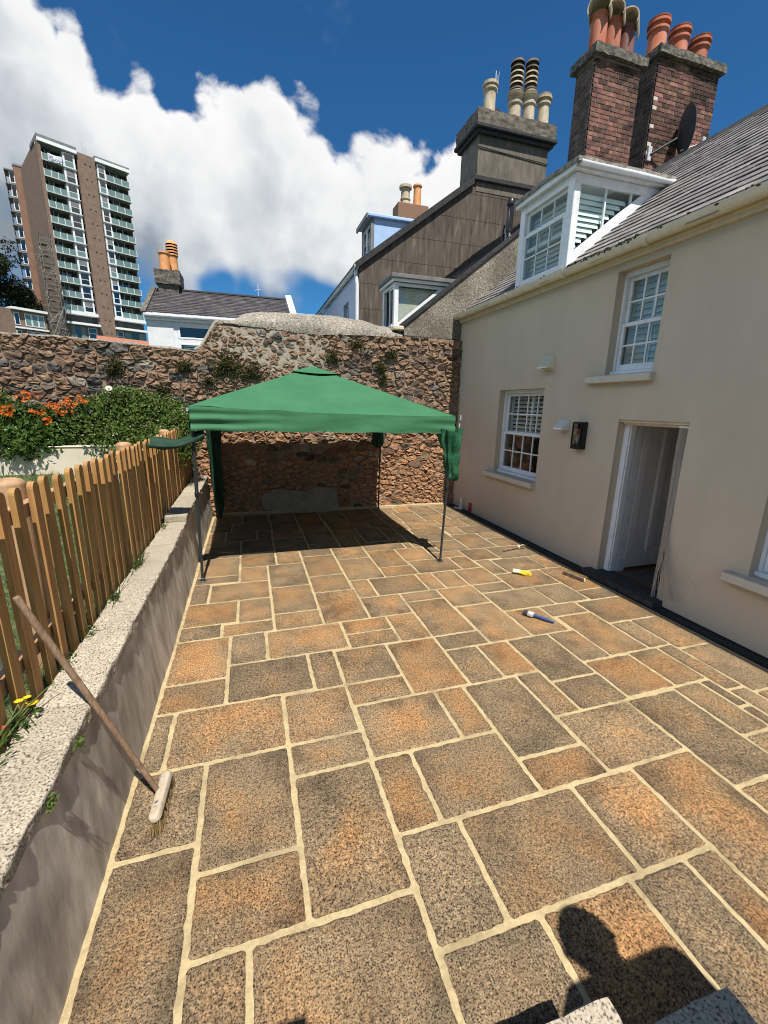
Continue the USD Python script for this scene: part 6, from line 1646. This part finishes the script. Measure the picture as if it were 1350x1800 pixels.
def bush(name, label, blobs, n, size, leafmat, seed, cat='bush', extra=None, stems=14):
    """blobs: (x, y, z, rx, ry, rz); leaves lie mostly near the outside of the lumps."""
    r = np.random.default_rng(seed)
    B = np.array(blobs, float)
    t = thing(name, label, cat, (B[:, 0].mean(), B[:, 1].mean(), B[:, 2].min() - .3))
    w = B[:, 3] * B[:, 5]; k = r.choice(len(B), n, p=w / w.sum())
    d = r.normal(size=(n, 3)); d /= np.linalg.norm(d, axis=1, keepdims=True)
    rr = r.uniform(.25, 1.0, n) ** .5 * (1 + .12 * r.normal(size=n))
    p = B[k, :3] + d * B[k, 3:] * rr[:, None]
    keep = (p[:, 2] > 1.0) & (p[:, 1] < wall_y(p[:, 0]) - .02)
    p, d = p[keep], d[keep]
    obj('foliage', leaves(r, p, size, up=.5, normals=d * .6), leafmat, t, kind='stuff')
    sm = MB()
    for q in range(stems):
        b = B[r.integers(len(B))]
        tip = b[:3] + r.normal(size=3) * b[3:] * .5
        base = np.array([b[0] + r.normal(0, b[3] * .2), b[1], 1.32])
        sm.tube([base, (base + tip) / 2 + r.normal(size=3) * .04, tip], [.012, .008, .004], 5)
    obj('stems', sm, 'twig', t, kind='stuff')
    return t, B, r
def dots(t, name, pts, size, mat, r, up=.4, kind='stuff', label=None):
    obj(name, leaves(r, pts, size, up=up, asp=1.3), mat, t, kind=kind, label=label)
def shell(B, r, n, lo=.85, hi=1.08, only=None):
    k = r.choice(len(B), n) if only is None else np.full(n, only)
    d = r.normal(size=(n, 3)); d[:, 1] -= .5; d[:, 2] += .25; d /= np.linalg.norm(d, axis=1, keepdims=True)
    return B[k, :3] + d * B[k, 3:] * r.uniform(lo, hi, n)[:, None]
t, B, r = bush('flowering_shrub', 'big grey-green shrub dotted with small pale flowers, right of the orange lilies', [(-1.90, 7.45, 1.72, .50, .40, .42), (-1.45, 7.35, 1.70, .48, .40, .40), (-2.30, 7.35, 1.62, .42, .40, .36), (-1.15, 7.45, 1.72, .36, .36, .36), (-1.75, 7.05, 1.42, .52, .30, .32), (-1.25, 6.9, 1.35, .42, .32, .34), (-1.6, 7.5, 1.98, .42, .3, .22), (-1.05, 7.2, 1.50, .34, .3, .38), (-2.1, 7.5, 1.88, .34, .3, .22), (-1.75, 7.4, 2.08, .30, .25, .14)], 23000, .052, 'leaf_olive', 5)
q = shell(B, r, 1000); q = q[(q[:, 1] < 7.8) & (q[:, 2] > 1.05)]; dots(t, 'small_flowers', q, .026, 'bud', r)
t, B, r = bush('flowering_shrub', 'dark leafy clump in front of the orange lilies', [(-2.80, 7.25, 1.55, .42, .35, .34), (-3.15, 7.35, 1.62, .40, .35, .34), (-2.62, 7.15, 1.42, .30, .3, .26), (-2.95, 7.0, 1.42, .42, .28, .24), (-3.3, 7.1, 1.45, .35, .3, .28)], 9500, .075, 'leaf', 6)
q = shell(B, r, 260); q = q[q[:, 2] > 1.3]; dots(t, 'small_flowers', q, .024, 'bud', r)
t, B, r = bush('flowering_shrub', 'tall green shrub at the left edge behind the planter', [(-3.55, 7.45, 1.82, .42, .38, .40), (-3.95, 7.4, 1.75, .50, .4, .45), (-3.6, 7.2, 1.50, .40, .32, .34), (-4.3, 7.3, 1.6, .5, .4, .5), (-3.75, 7.6, 2.05, .30, .25, .22)], 11000, .070, 'leaf', 7)
q = shell(B, r, 420); q = q[q[:, 2] > 1.3]; dots(t, 'small_flowers', q, .026, 'bud', r)
# orange lilies
li = thing('orange_lilies', 'clusters of bright orange lily-like flowers between the two shrubs', 'flowers', (-2.85, 7.2, 1.32))
r = np.random.default_rng(9)
HEADS = [(-3.25, 7.12, 2.09, .11), (-2.85, 7.12, 2.03, .085), (-2.55, 7.05, 1.91, .10), (-2.33, 7.08, 1.95, .12), (-2.22, 7.08, 2.00, .07), (-3.1, 7.02, 1.87, .085), (-2.72, 7.0, 1.83, .075), (-2.62, 6.98, 1.72, .06), (-2.45, 7.04, 1.86, .10), (-3.3, 7.05, 1.92, .05), (-3.05, 7.0, 1.80, .05)]
sm = MB()
for (x, y, z, s) in HEADS:
    fl = MB()
    for k in range(int(10 + 90 * s)):
        c = np.array([x, y, z]) + r.normal(size=3) * s * np.array([.62, .45, .40])
        ax = r.normal(size=3); ax[2] = abs(ax[2]); ax[1] -= .8; ax /= np.linalg.norm(ax)
        a = np.cross(ax, (0, 0, 1)); a /= np.linalg.norm(a); b = np.cross(ax, a)
        for j in range(6):
            th_ = j * np.pi / 3 + r.uniform(-.2, .2); d = a * math.cos(th_) + b * math.sin(th_)
            e = np.cross(d, ax); L = r.uniform(.020, .032)
            fl.add(np.array([c, c + d * L * .55 + ax * .008 + e * .007, c + d * L + ax * .016, c + d * L * .55 + ax * .008 - e * .007]), [[0, 1, 2, 3]])
    obj('flower_head', fl, 'petal_orange', li, kind='stuff')
    for k in range(4):
        sm.tube([[x + r.normal(0, .08), y + .1, 1.35], [x + r.normal(0, .04), y + .06, (1.35 + z) / 2], [x + r.normal(0, .02), y + .02, z]], [.006, .005, .004], 5)
obj('stalks', sm, 'stem', li, kind='stuff')
k = r.random((2600, 3)); p = np.c_[-3.35 + 1.2 * k[:, 0], 7.12 + .25 * k[:, 1], 1.38 + .55 * k[:, 2] ** 1.2]
obj('leaves', leaves(r, p, .085, up=.2, asp=4), 'leaf_dark', li, kind='stuff')
# single white daisy
da = thing('white_daisy', 'single white daisy at the top of the big shrub', 'flower', (-1.88, 7.35, 1.9))
c = np.array([-1.87, 7.12, 2.17]); pm = MB()
for j in range(16):
    a = j * np.pi / 8; d = np.array([math.cos(a), .15 * math.sin(a) - .1, math.sin(a) * .75]); e = np.array([-math.sin(a), 0, math.cos(a)])
    pm.add(np.array([c, c + d * .03 + e * .008, c + d * .052, c + d * .03 - e * .008]), [[0, 1, 2, 3]])
obj('petals', pm, 'petal_white', da, kind='stuff')
obj('centre', MB().lathe([(0, -.004), (.014, 0), (.012, .006), (0, .009)], c + [0, -.008, 0], 12, (0, -1, .2)), 'petal_yellow', da, smooth=40)
obj('stalk', MB().tube([[-1.9, 7.3, 1.6], [-1.88, 7.2, 1.95], c + [0, .01, 0]], .005, 6), 'stem', da)
# plants rooted in the rubble wall
WP = [(-2.0, 2.56, .17, .16, 'tuft of dry olive weeds near the top of the low wall, left', 0), (-.98, 2.60, .15, .10, 'small green weed tuft on the low wall beside the ramped step', 0), (-.30, 2.66, .24, .20, 'largest weed clump below the ramped step of the wall', 0), (.10, 2.54, .16, .13, 'weed clump just right of and below the largest one', 0), (.55, 2.36, .13, .09, 'weed tuft close above the left slope of the gazebo roof', 0),
      (1.50, 2.86, .13, .12, 'dark green weed on the wall above the gazebo peak', 0), (1.95, 3.10, .12, .07, 'small mossy tuft under the cement capping', 0), (2.60, 2.95, .14, .08, 'mossy tuft high on the right half of the wall', 0), (2.40, 2.74, .11, .12, 'dark tuft below the mossy one on the right half', 0), (2.46, 2.52, .09, .12, 'narrow tuft lowest on the right half of the wall', 0), (-1.35, 2.22, .14, .10, 'low weed tuft on the wall above the big shrub', 0), (-.62, 2.36, .12, .07, 'thin weed tuft beside the grey stones left of the gazebo', 0)]
for i, (x, z, rx, rz, lb_, dk) in enumerate(WP):
    r = np.random.default_rng(200 + i)
    t = thing('wall_weed', lb_, 'weed', (x, wall_y(x) - .05, z - rz * .5))
    n = int(620 * (rx / .15) * (rz / .12))
    d = r.normal(size=(n, 3)); d /= np.linalg.norm(d, axis=1, keepdims=True)
    p = np.array([x, wall_y(x) - .05, z]) + d * np.array([rx * 1.15, .07, rz]) * (r.random((n, 1)) ** .75) * (.55 + .9 * meshkit.noise(np.c_[d * 2.3, np.full(n, i)][:, [0, 1, 2]] + i * 7.7))[:, None] + np.c_[np.zeros(n), np.zeros(n), -.5 * rz * np.abs(d[:, 0])]
    obj('foliage', leaves(r, p, .038, up=.3), 'leaf_dark' if dk else 'leaf_wall', t, kind='stuff')
    sm = MB()
    for k in range(6):
        sm.tube([[x, wall_y(x) + .01, z - rz * .4], [x + r.normal(0, rx * .5), wall_y(x) - .09, z + r.normal(0, rz * .5)]], .004, 4)
    obj('stems', sm, 'twig', t, kind='stuff')
# hawkweed on the coping, by the fence
hw_ = thing('hawkweed', 'yellow-flowered weed with thin stalks on the coping at the left edge', 'weed', (-1.0, 1.75, .68))
sm = MB(); 
def stalk(p):
    sm.tube(p, [.0032, .0028, .0026, .0024][:len(p)], 6)
stalk([[-1.0, 1.66, .69], [-.985, 1.76, .70], [-.965, 1.86, .725], [-.955, 1.93, .735]])
stalk([[-1.02, 1.68, .69], [-1.0, 1.76, .72], [-.985, 1.86, .755], [-.98, 1.90, .775]])
stalk([[-1.0, 1.78, .73], [-.97, 1.88, .75], [-.965, 1.92, .772]])
stalk([[-1.01, 1.67, .69], [-1.0, 1.74, .71], [-1.0, 1.80, .725]])
stalk([[-1.0, 1.80, .725], [-.93, 1.98, .755], [-.90, 2.02, .77]])
for (c, R) in (((-.955, 1.932, .738), .028), ((-.98, 1.90, .778), .019), ((-.962, 1.925, .774), .017)):
    pm = MB(); c = np.array(c)
    for lay, n_ in ((1.0, 18), (.72, 14), (.45, 10)):
        for j in range(n_):
            a = j * 2 * np.pi / n_ + lay; d = np.array([math.cos(a), math.sin(a) * .85 - .12, .22 + .3 * (1 - lay)]); e = np.array([-math.sin(a), math.cos(a), 0])
            L = R * lay; pm.add(np.array([c, c + d * L * .6 + e * R * .13, c + d * L, c + d * L * .6 - e * R * .13]), [[0, 1, 2, 3]])
    obj('flower', pm, 'petal_yellow', hw_)
for c in ((-1.0, 1.805, .728), (-1.005, 1.78, .70)):
    obj('bud', MB().lathe([(0, -.012), (.007, -.006), (.008, .004), (.004, .012), (0, .014)], c, 10), 'petal_red', hw_, smooth=40)
obj('stalks', sm, 'stem', hw_, kind='stuff')
r = np.random.default_rng(55)
n = 160; p = np.c_[-1.02 + .10 * r.random(n), 1.45 + .5 * r.random(n), .685 + .05 * r.random(n)]
obj('leaves', leaves(r, p, .035, up=.2, asp=3.5), 'leaf', hw_, kind='stuff')
# weeds and grass at the foot of the pickets
for i, (y, n, hgt, lb_) in enumerate(((2.32, 26, .03, 'small green weed leaf on the coping below the fence, near the broom handle'), (2.62, 24, .03, 'second little weed on the coping, further along the fence'), (3.1, 60, .12, 'thin tuft of grass growing through the pickets'), (3.75, 110, .15, 'longer grass tuft leaning over the coping'), (4.9, 40, .05, 'low weeds at the pickets by the coping step'))):
    r = np.random.default_rng(300 + i)
    t = thing('fence_weed', lb_, 'weed', (-.96, y, .68))
    bl = MB()
    nb = n // 3
    for k in range(nb):
        b = np.array([-.975 + .05 * r.random(), y + r.normal(0, .12), .665]); d = np.array([abs(r.normal(.3, .35)), r.normal(0, .4), 1.0]) * hgt * r.uniform(.5, 1.3); s = np.array([.002, .003, 0])
        bl.add(np.array([b - s, b + s, b + d * .6 + s * .8, b + d * .6 - s * .8, b + d * [1.3, 1.2, .95]]), [[0, 1, 2], [0, 2, 3], [3, 2, 4]])
    obj('blades', bl, 'blade', t, kind='stuff')
    p = np.c_[-.97 + .05 * r.random(n), y + r.normal(0, .045, n), .683 + .03 * r.random(n)]
    obj('leaves', leaves(r, p, .024, up=.4), 'leaf', t, kind='stuff')
for i, (y, z) in enumerate(((1.72, .655), (1.46, .645))):
    r = np.random.default_rng(330 + i); t = thing('coping_weed', ('tiny yellow-green weed in the nearer coping joint', 'tiny yellow-green weed in the farther coping joint')[1 - i], 'weed', (-.735, y, z))
    p = np.array([-.725, y, z + .005]) + r.normal(size=(60, 3)) * [.007, .012, .010]
    obj('leaves', leaves(r, p, .020, up=.4), 'leaf_olive', t, kind='stuff')
# clear plastic sack behind the fence
bg_ = thing('plastic_bag', 'crumpled clear plastic bag lying behind the pickets', 'bag', (-1.32, 2.2, .62))
ic = trimesh.creation.icosphere(4, 1.0); p = np.array(ic.vertices)
s = 1 + .55 * (meshkit.fbm(p * 2.6, 4, 3) - .5) + .12 * np.abs(meshkit.fbm(p * 7, 2, 5) - .5)
obj('film', (p * s[:, None] * [.14, .26, .17] + [-1.30, 2.15, .73], ic.faces), 'clear_bag', bg_, smooth=True)
obj('contents', (p * (s * .72)[:, None] * [.14, .26, .14] + [-1.30, 2.15, .71], ic.faces), 'tower_grey', bg_, smooth=True)

# ---------------------------------------------------------------- broom and hand tools
br = thing('broom', 'wooden broom with a pale stock leaning on the retaining wall', 'broom', (-.53, 1.96, 0))
P0 = np.array([-.549, 2.002, .085]); P1 = np.array([-.735, 1.91, .737]); dd_ = (P1 - P0) / np.linalg.norm(P1 - P0)
L_ = 1.241
obj('handle', MB().tube([P0 - dd_ * .015, P0, P0 + dd_ * .4, P0 + dd_ * .8, P0 + dd_ * (L_ - .006), P0 + dd_ * L_], [.0125, .0125, .0135, .0135, .0135, .010], 14), 'broom_handle', br, smooth=50)
ca, cb = np.array([-.535, 1.828, .083]), np.array([-.521, 2.112, .083])
ax = (cb - ca) / np.linalg.norm(cb - ca); sdv = np.array([ax[1], -ax[0], 0])
tilt = .34; up_ = np.array([0, 0, 1.0]) * math.cos(tilt) + -sdv * math.sin(tilt) * 1.0
sd2 = np.cross(ax, up_) * -1
sd2 = sd2 if sd2 @ sdv > 0 else -sd2
Mh = np.eye(4); Mh[:3, 0], Mh[:3, 1], Mh[:3, 2], Mh[:3, 3] = sd2, ax, up_, (ca + cb) / 2
if np.linalg.det(Mh[:3, :3]) < 0: Mh[:3, 0] *= -1
hl, hw2 = np.linalg.norm(cb - ca) / 2, .027
cap_ = Polygon([(-hw2, -hl + .02), (-hw2 + .012, -hl), (hw2 - .012, -hl), (hw2, -hl + .02), (hw2, hl - .02), (hw2 - .012, hl), (-hw2 + .012, hl), (-hw2, hl - .02)]).buffer(-.004).buffer(.004)
layers = []
for z, sh in ((-.018, .002), (-.012, 0), (.006, 0), (.014, .004), (.017, .011)):
    ring = np.array([cap_.buffer(-sh).exterior.interpolate(t, normalized=True).coords[0] for t in np.linspace(0, 1, 48, endpoint=False)]); layers.append(np.c_[ring, np.full(48, z)])
vv = np.vstack(layers + [[[0, 0, -.018]], [[0, 0, .017]]]); i = np.arange(48); j = (i + 1) % 48; ff = []
for a in range(4): ff += [np.c_[i + a * 48, j + a * 48, j + (a + 1) * 48], np.c_[i + a * 48, j + (a + 1) * 48, i + (a + 1) * 48]]
ff += [np.c_[j, i, np.full(48, 240)], np.c_[i + 192, j + 192, np.full(48, 241)]]
vv = vv @ Mh[:3, :3].T + Mh[:3, 3]
obj('stock', (vv, np.vstack(ff)), 'broom_head', br, smooth=40)
obj('stock_mark', MB().box(-.008, .008, -.062, -.048, .0172, .0178, 0, Mh).box(-.007, .006, -.083, -.078, .0172, .0178, 0, Mh), 'grey_handle', br, kind='stuff')
r = np.random.default_rng(41); bm = MB()
for k in range(720):
    u, w = r.uniform(-hl + .012, hl - .012), r.uniform(-hw2 + .008, hw2 - .008)
    b = Mh[:3, :3] @ np.array([w, u, -.016]) + Mh[:3, 3]
    splay = np.array([sd2[0] * w * .5 - .004, sd2[1] * w * .5, 0]) + ax * (u * .16 - .012)
    e = np.array([b[0] + splay[0] + r.normal(0, .006) + .006, b[1] + splay[1] + r.normal(0, .006), .004 + .006 * r.random()])
    bm.tube([b, (b + e) / 2 + r.normal(0, .003, 3), e], [.0014, .0013, .0010], 3, caps=False)
obj('bristles', bm, 'bristle', br, kind='stuff')

hm = thing('dusting_brush', 'blue-handled paint brush lying alone on the paving', 'brush', (2.6, 3.12, 0))
A, B_ = np.array([2.535, 3.238, .030]), np.array([2.682, 3.028, .018]); d = (B_ - A) / np.linalg.norm(B_ - A); s_ = np.array([d[1], -d[0], 0])
obj('handle', MB().tube([A + d * .055, A + d * .09, A + d * .15, A + d * .22, B_], [.016, .013, .0165, .014, .009], 12), 'blue_handle', hm, smooth=50)
obj('ferrule', MB().bar(A + d * .0, A + d * .06, .060, .034, c=.006), 'zinc', hm)
r = np.random.default_rng(51); bm = MB()
for k in range(180):
    b = A + d * .004 + s_ * r.uniform(-.028, .028) + np.array([0, 0, r.uniform(-.014, .014)]); e = b - d * r.uniform(.035, .05) + r.normal(0, .003, 3); e[2] = max(e[2], .004)
    bm.tube([b, e], [.0012, .0009], 3, caps=False)
obj('bristles', bm, 'grey_handle', hm, kind='stuff')
yb = thing('hand_brush', 'hand brush with yellow bristles and pale stock', 'brush', (3.12, 4.17, 0))
A, B_ = np.array([3.045, 4.262, .03]), np.array([3.118, 4.20, .03]); 
obj('stock', MB().bar(A, B_, .085, .024, c=.006), 'brush_stock', yb)
r = np.random.default_rng(52); bm = MB(); d = (B_ - A) / np.linalg.norm(B_ - A); s_ = np.array([d[1], -d[0], 0])
for k in range(900):
    b = A + d * r.uniform(.05, .095) + s_ * r.uniform(-.042, .042) + np.array([0, 0, r.uniform(-.006, .008)]); e = b + d * r.uniform(.09, .135) + s_ * r.normal(0, .012) + np.array([0, 0, r.normal(-.012, .010)]); e[2] = max(e[2], .004)
    bm.tube([b, e], [.0016, .0012], 3, caps=False)
obj('bristles', bm, 'bristle_yellow', yb, kind='stuff')
bb = thing('hand_brush', 'brown-bristled hand brush lying on its side near the doorstep', 'brush', (3.67, 3.9, 0))
A, B_ = np.array([3.632, 4.055, .028]), np.array([3.702, 3.775, .028]); d = (B_ - A) / np.linalg.norm(B_ - A); s_ = np.array([-d[1], d[0], 0])
obj('stock', MB().bar(A, B_, .026, .052, c=.008), 'worn_wood', bb)
obj('stock_end', MB().bar(B_ - d * .004, B_ + d * .014, .024, .046, c=.008), 'brush_stock', bb)
bm = MB(); r = np.random.default_rng(53)
for k in range(1000):
    b = A + d * r.uniform(.01, .275) + s_ * .012 + np.array([0, 0, r.uniform(-.02, .022)]); e = b + s_ * r.uniform(.045, .075) + r.normal(0, .006, 3); e[2] = max(e[2], .004)
    bm.tube([b, e], [.0014, .0011], 3, caps=False)
obj('bristles', bm, 'bristle_dark', bb, kind='stuff')
pb_ = thing('pointing_brush', 'thin-handled brush lying furthest off, close to the house wall', 'brush', (3.55, 5.03, 0))
A, B_ = np.array([3.372, 4.985, .014]), np.array([3.775, 5.066, .028]); d = (B_ - A) / np.linalg.norm(B_ - A)
obj('handle', MB().tube([A, A + d * .05, A + d * .18, A + d * .30], [.009, .014, .012, .013], 10), 'worn_wood', pb_, smooth=50)
obj('head', MB().bar(A + d * .29, B_, .05, .04, c=.008), 'brush_stock', pb_)
bm = MB(); r = np.random.default_rng(54)
for k in range(220):
    b = A + d * r.uniform(.30, .40) + np.array([0, 0, 0.01]); e = b + np.array([d[1] * .045, -d[0] * .045, .02]) + r.normal(0, .006, 3); bm.tube([b, e], [.0013, .001], 3, caps=False)
obj('bristles', bm, 'bristle', pb_, kind='stuff')
# ---------------------------------------------------------------- granite steps, photographer
stp = thing('granite_step', 'speckled granite step block at the bottom edge, in front', 'step', (.3, .2, 0))
def block(x0, x1, y0, y1, z0, z1, seed):
    b = trimesh.creation.box([x1 - x0, y1 - y0, z1 - z0]); b = trimesh.Trimesh(*trimesh.remesh.subdivide_to_size(b.vertices, b.faces, .06)); b.merge_vertices()
    p = np.array(b.vertices) + [(x0 + x1) / 2, (y0 + y1) / 2, (z0 + z1) / 2]
    return p + (np.stack([meshkit.fbm(p * 14, 3, seed + k) for k in range(3)], -1) - .5) * .016, np.array(b.faces)
obj('block', block(-.3, .90, -.5, .617, -.1, .345, 1), 'step_granite', stp, smooth=50)
stp2 = thing('granite_step', 'granite block in the photographer\'s shadow at the bottom right', 'step', (1.1, .2, 0))
obj('block', block(.985, 1.262, -.5, .532, -.1, .345, 5), 'step_granite', stp2, smooth=50)
plat = thing('granite_platform', 'granite platform that the photographer stands on', 'platform', (.9, -.8, 0))
obj('top', block(-.6, 1.9, -1.15, -.51, -.1, .343, 8), 'step_granite', plat, smooth=50)

import manifold3d as m3
def ball(c, r):
    return m3.Manifold.sphere(float(r), 20).translate([float(q) for q in c])
def limb(chain):
    out = m3.Manifold()
    for (a, ra), (b, rb) in zip(chain[:-1], chain[1:]):
        out += m3.Manifold.batch_hull([ball(a, ra), ball(b, rb)])
    return out
def smooth_body(m, e, it=12):
    m = m.refine_to_length(e); q = m.to_mesh()
    t = trimesh.Trimesh(np.array(q.vert_properties[:, :3]), np.array(q.tri_verts)); trimesh.smoothing.filter_taubin(t, iterations=it)
    return t
FZ = .345
hip = np.array([1.20, -.62, FZ + .88]); chest = np.array([1.20, -.30, FZ + 1.26]); neck = np.array([1.195, -.18, FZ + 1.455])
head = np.array([1.175, -.125, FZ + 1.595])
shR, shL = np.array([1.42, -.17, FZ + 1.35]), np.array([1.03, -.17, FZ + 1.36])
elL, wrL = np.array([.70, -.30, FZ + 1.16]), np.array([.22, -.075, FZ + 1.52])
elR, wrR = np.array([1.50, -.30, FZ + 1.06]), np.array([1.44, -.10, FZ + .88])
per = thing('person', 'photographer standing behind the camera in a dark top, one arm held out with a phone', 'person', (1.2, -.7, FZ))
body = limb([(head + [0, 0, .045], .098), (head + [0, .02, -.03], .085), (neck, .062), (chest + [0, .05, .1], .10)])
body += m3.Manifold.batch_hull([ball(shR, .07), ball(shL, .07), ball(chest + [-.1, 0, -.05], .12), ball(chest + [.1, 0, -.05], .12)])
body += m3.Manifold.batch_hull([ball(chest + [-.1, 0, -.05], .12), ball(chest + [.1, 0, -.05], .12), ball(hip + [-.09, 0, .05], .125), ball(hip + [.09, 0, .05], .125)])
body += limb([(shL, .068), (elL, .046), (wrL, .031)]) + limb([(shR, .068), (elR, .046), (wrR, .031)])
body += limb([(wrR, .031), (wrR + [-.02, .06, -.04], .036), (wrR + [-.03, .10, -.06], .028)])
for s in (-1, 1):
    hp = hip + [s * .10, 0, -.02]; kn_ = np.array([1.20 + s * .12, -.60, FZ + .47]); an = np.array([1.20 + s * .13, -.72, FZ + .085])
    body += limb([(hp, .098), (kn_, .066), (an, .046)]) + limb([(an, .046), (an + [0, .13, -.045], .036), (an + [0, .20, -.052], .028)]) + limb([(an, .046), (an + [0, -.03, -.05], .034)])
# hand with palm, thumb and four fingers round the phone
hand = limb([(wrL, .031), (wrL + [-.06, .005, .02], .036), (wrL + [-.12, .01, .05], .033)])
for k in range(4):
    b = wrL + [-.12 - .006 * k, .012, .075 - .028 * k]
    hand += limb([(b, .0105), (b + [-.035, .018, .01], .0095), (b + [-.06, .012, .004], .0088), (b + [-.075, -.008, .0], .008)])
hand += limb([(wrL + [-.05, -.012, .05], .0125), (wrL + [-.085, -.028, .085], .011), (wrL + [-.125, -.030, .10], .009)])
nose = limb([(head + [0, .085, .02], .014), (head + [0, .108, -.012], .015)])
ears = ball(head + [-.094, -.005, .01], .022) + ball(head + [.094, -.005, .01], .022)
tb_ = smooth_body(body + hand + nose + ears, .03, 8)
obj('body', (np.array(tb_.vertices), np.array(tb_.faces)), 'skin', per, smooth=True)
sh = m3.Manifold.batch_hull([ball(shR, .083), ball(shL, .083), ball(chest + [-.1, 0, -.05], .134), ball(chest + [.1, 0, -.05], .134)]) + m3.Manifold.batch_hull([ball(chest + [-.1, 0, -.05], .134), ball(chest + [.1, 0, -.05], .134), ball(hip + [-.09, 0, .04], .139), ball(hip + [.09, 0, .04], .139)])
sh += limb([(shL, .082), (shL + (elL - shL) * .75, .064)]) + limb([(shR, .082), (shR + (elR - shR) * .75, .064)])
ts = smooth_body(sh, .03, 8); obj('shirt', (np.array(ts.vertices), np.array(ts.faces)), 'shirt', per, smooth=True)
tr2 = m3.Manifold()
for s in (-1, 1):
    hp = hip + [s * .10, 0, -.02]; kn_ = np.array([1.20 + s * .12, -.60, FZ + .47]); an = np.array([1.20 + s * .13, -.72, FZ + .085])
    tr2 += limb([(hp, .116), (kn_, .084), (an + [0, 0, .05], .066)])
tt = smooth_body(tr2, .03, 8); obj('trousers', (np.array(tt.vertices), np.array(tt.faces)), 'trousers', per, smooth=True)
hr = (ball(head + [0, -.012, .055], .108)) - m3.Manifold.cube([.4, .3, .4], True).translate([float(q) for q in head + [0, .19, -.10]]) - m3.Manifold.cube([.4, .4, .2], True).translate([float(q) for q in head + [0, 0, -.13]])
th_ = smooth_body(hr, .02, 5); obj('hair', (np.array(th_.vertices), np.array(th_.faces)), 'hair', per, smooth=True)
for s in (-1, 1):
    obj('eye', MB().lathe([(0, -.006), (.010, 0), (.006, .007), (0, .009)], head + [s * .034, .082, .035], 10, (0, 1, 0)), 'white_plastic', per)
obj('mouth', MB().tube([head + [-.025, .088, -.045], head + [0, .096, -.047], head + [.025, .088, -.045]], .006, 6), 'petal_red', per)
for s in (-1, 1):
    an = np.array([1.20 + s * .13, -.72, FZ + .0]); obj('shoe', MB().add(*cham(an[0] - .05, an[0] + .05, an[1] - .09, an[1] + .24, FZ, FZ + .075, .022)), 'black_plastic', per)
ph = thing('phone', 'dark phone held up at the camera position', 'phone', (0.05, -.05, 1.9))
obj('case', MB().box(-.045, .105, -.043, -.034, 1.925, 2.0, .004), 'black_plastic', ph)
obj('screen', MB().box(-.040, .100, -.0445, -.0432, 1.93, 1.995), 'far_pane', ph)
obj('lens_ring', MB().lathe([(.005, 0), (.009, 0), (.009, .003), (.005, .003), (.005, 0)], (-.03, -.034, 1.985), 14, (0, 1, 0)), 'zinc', ph)
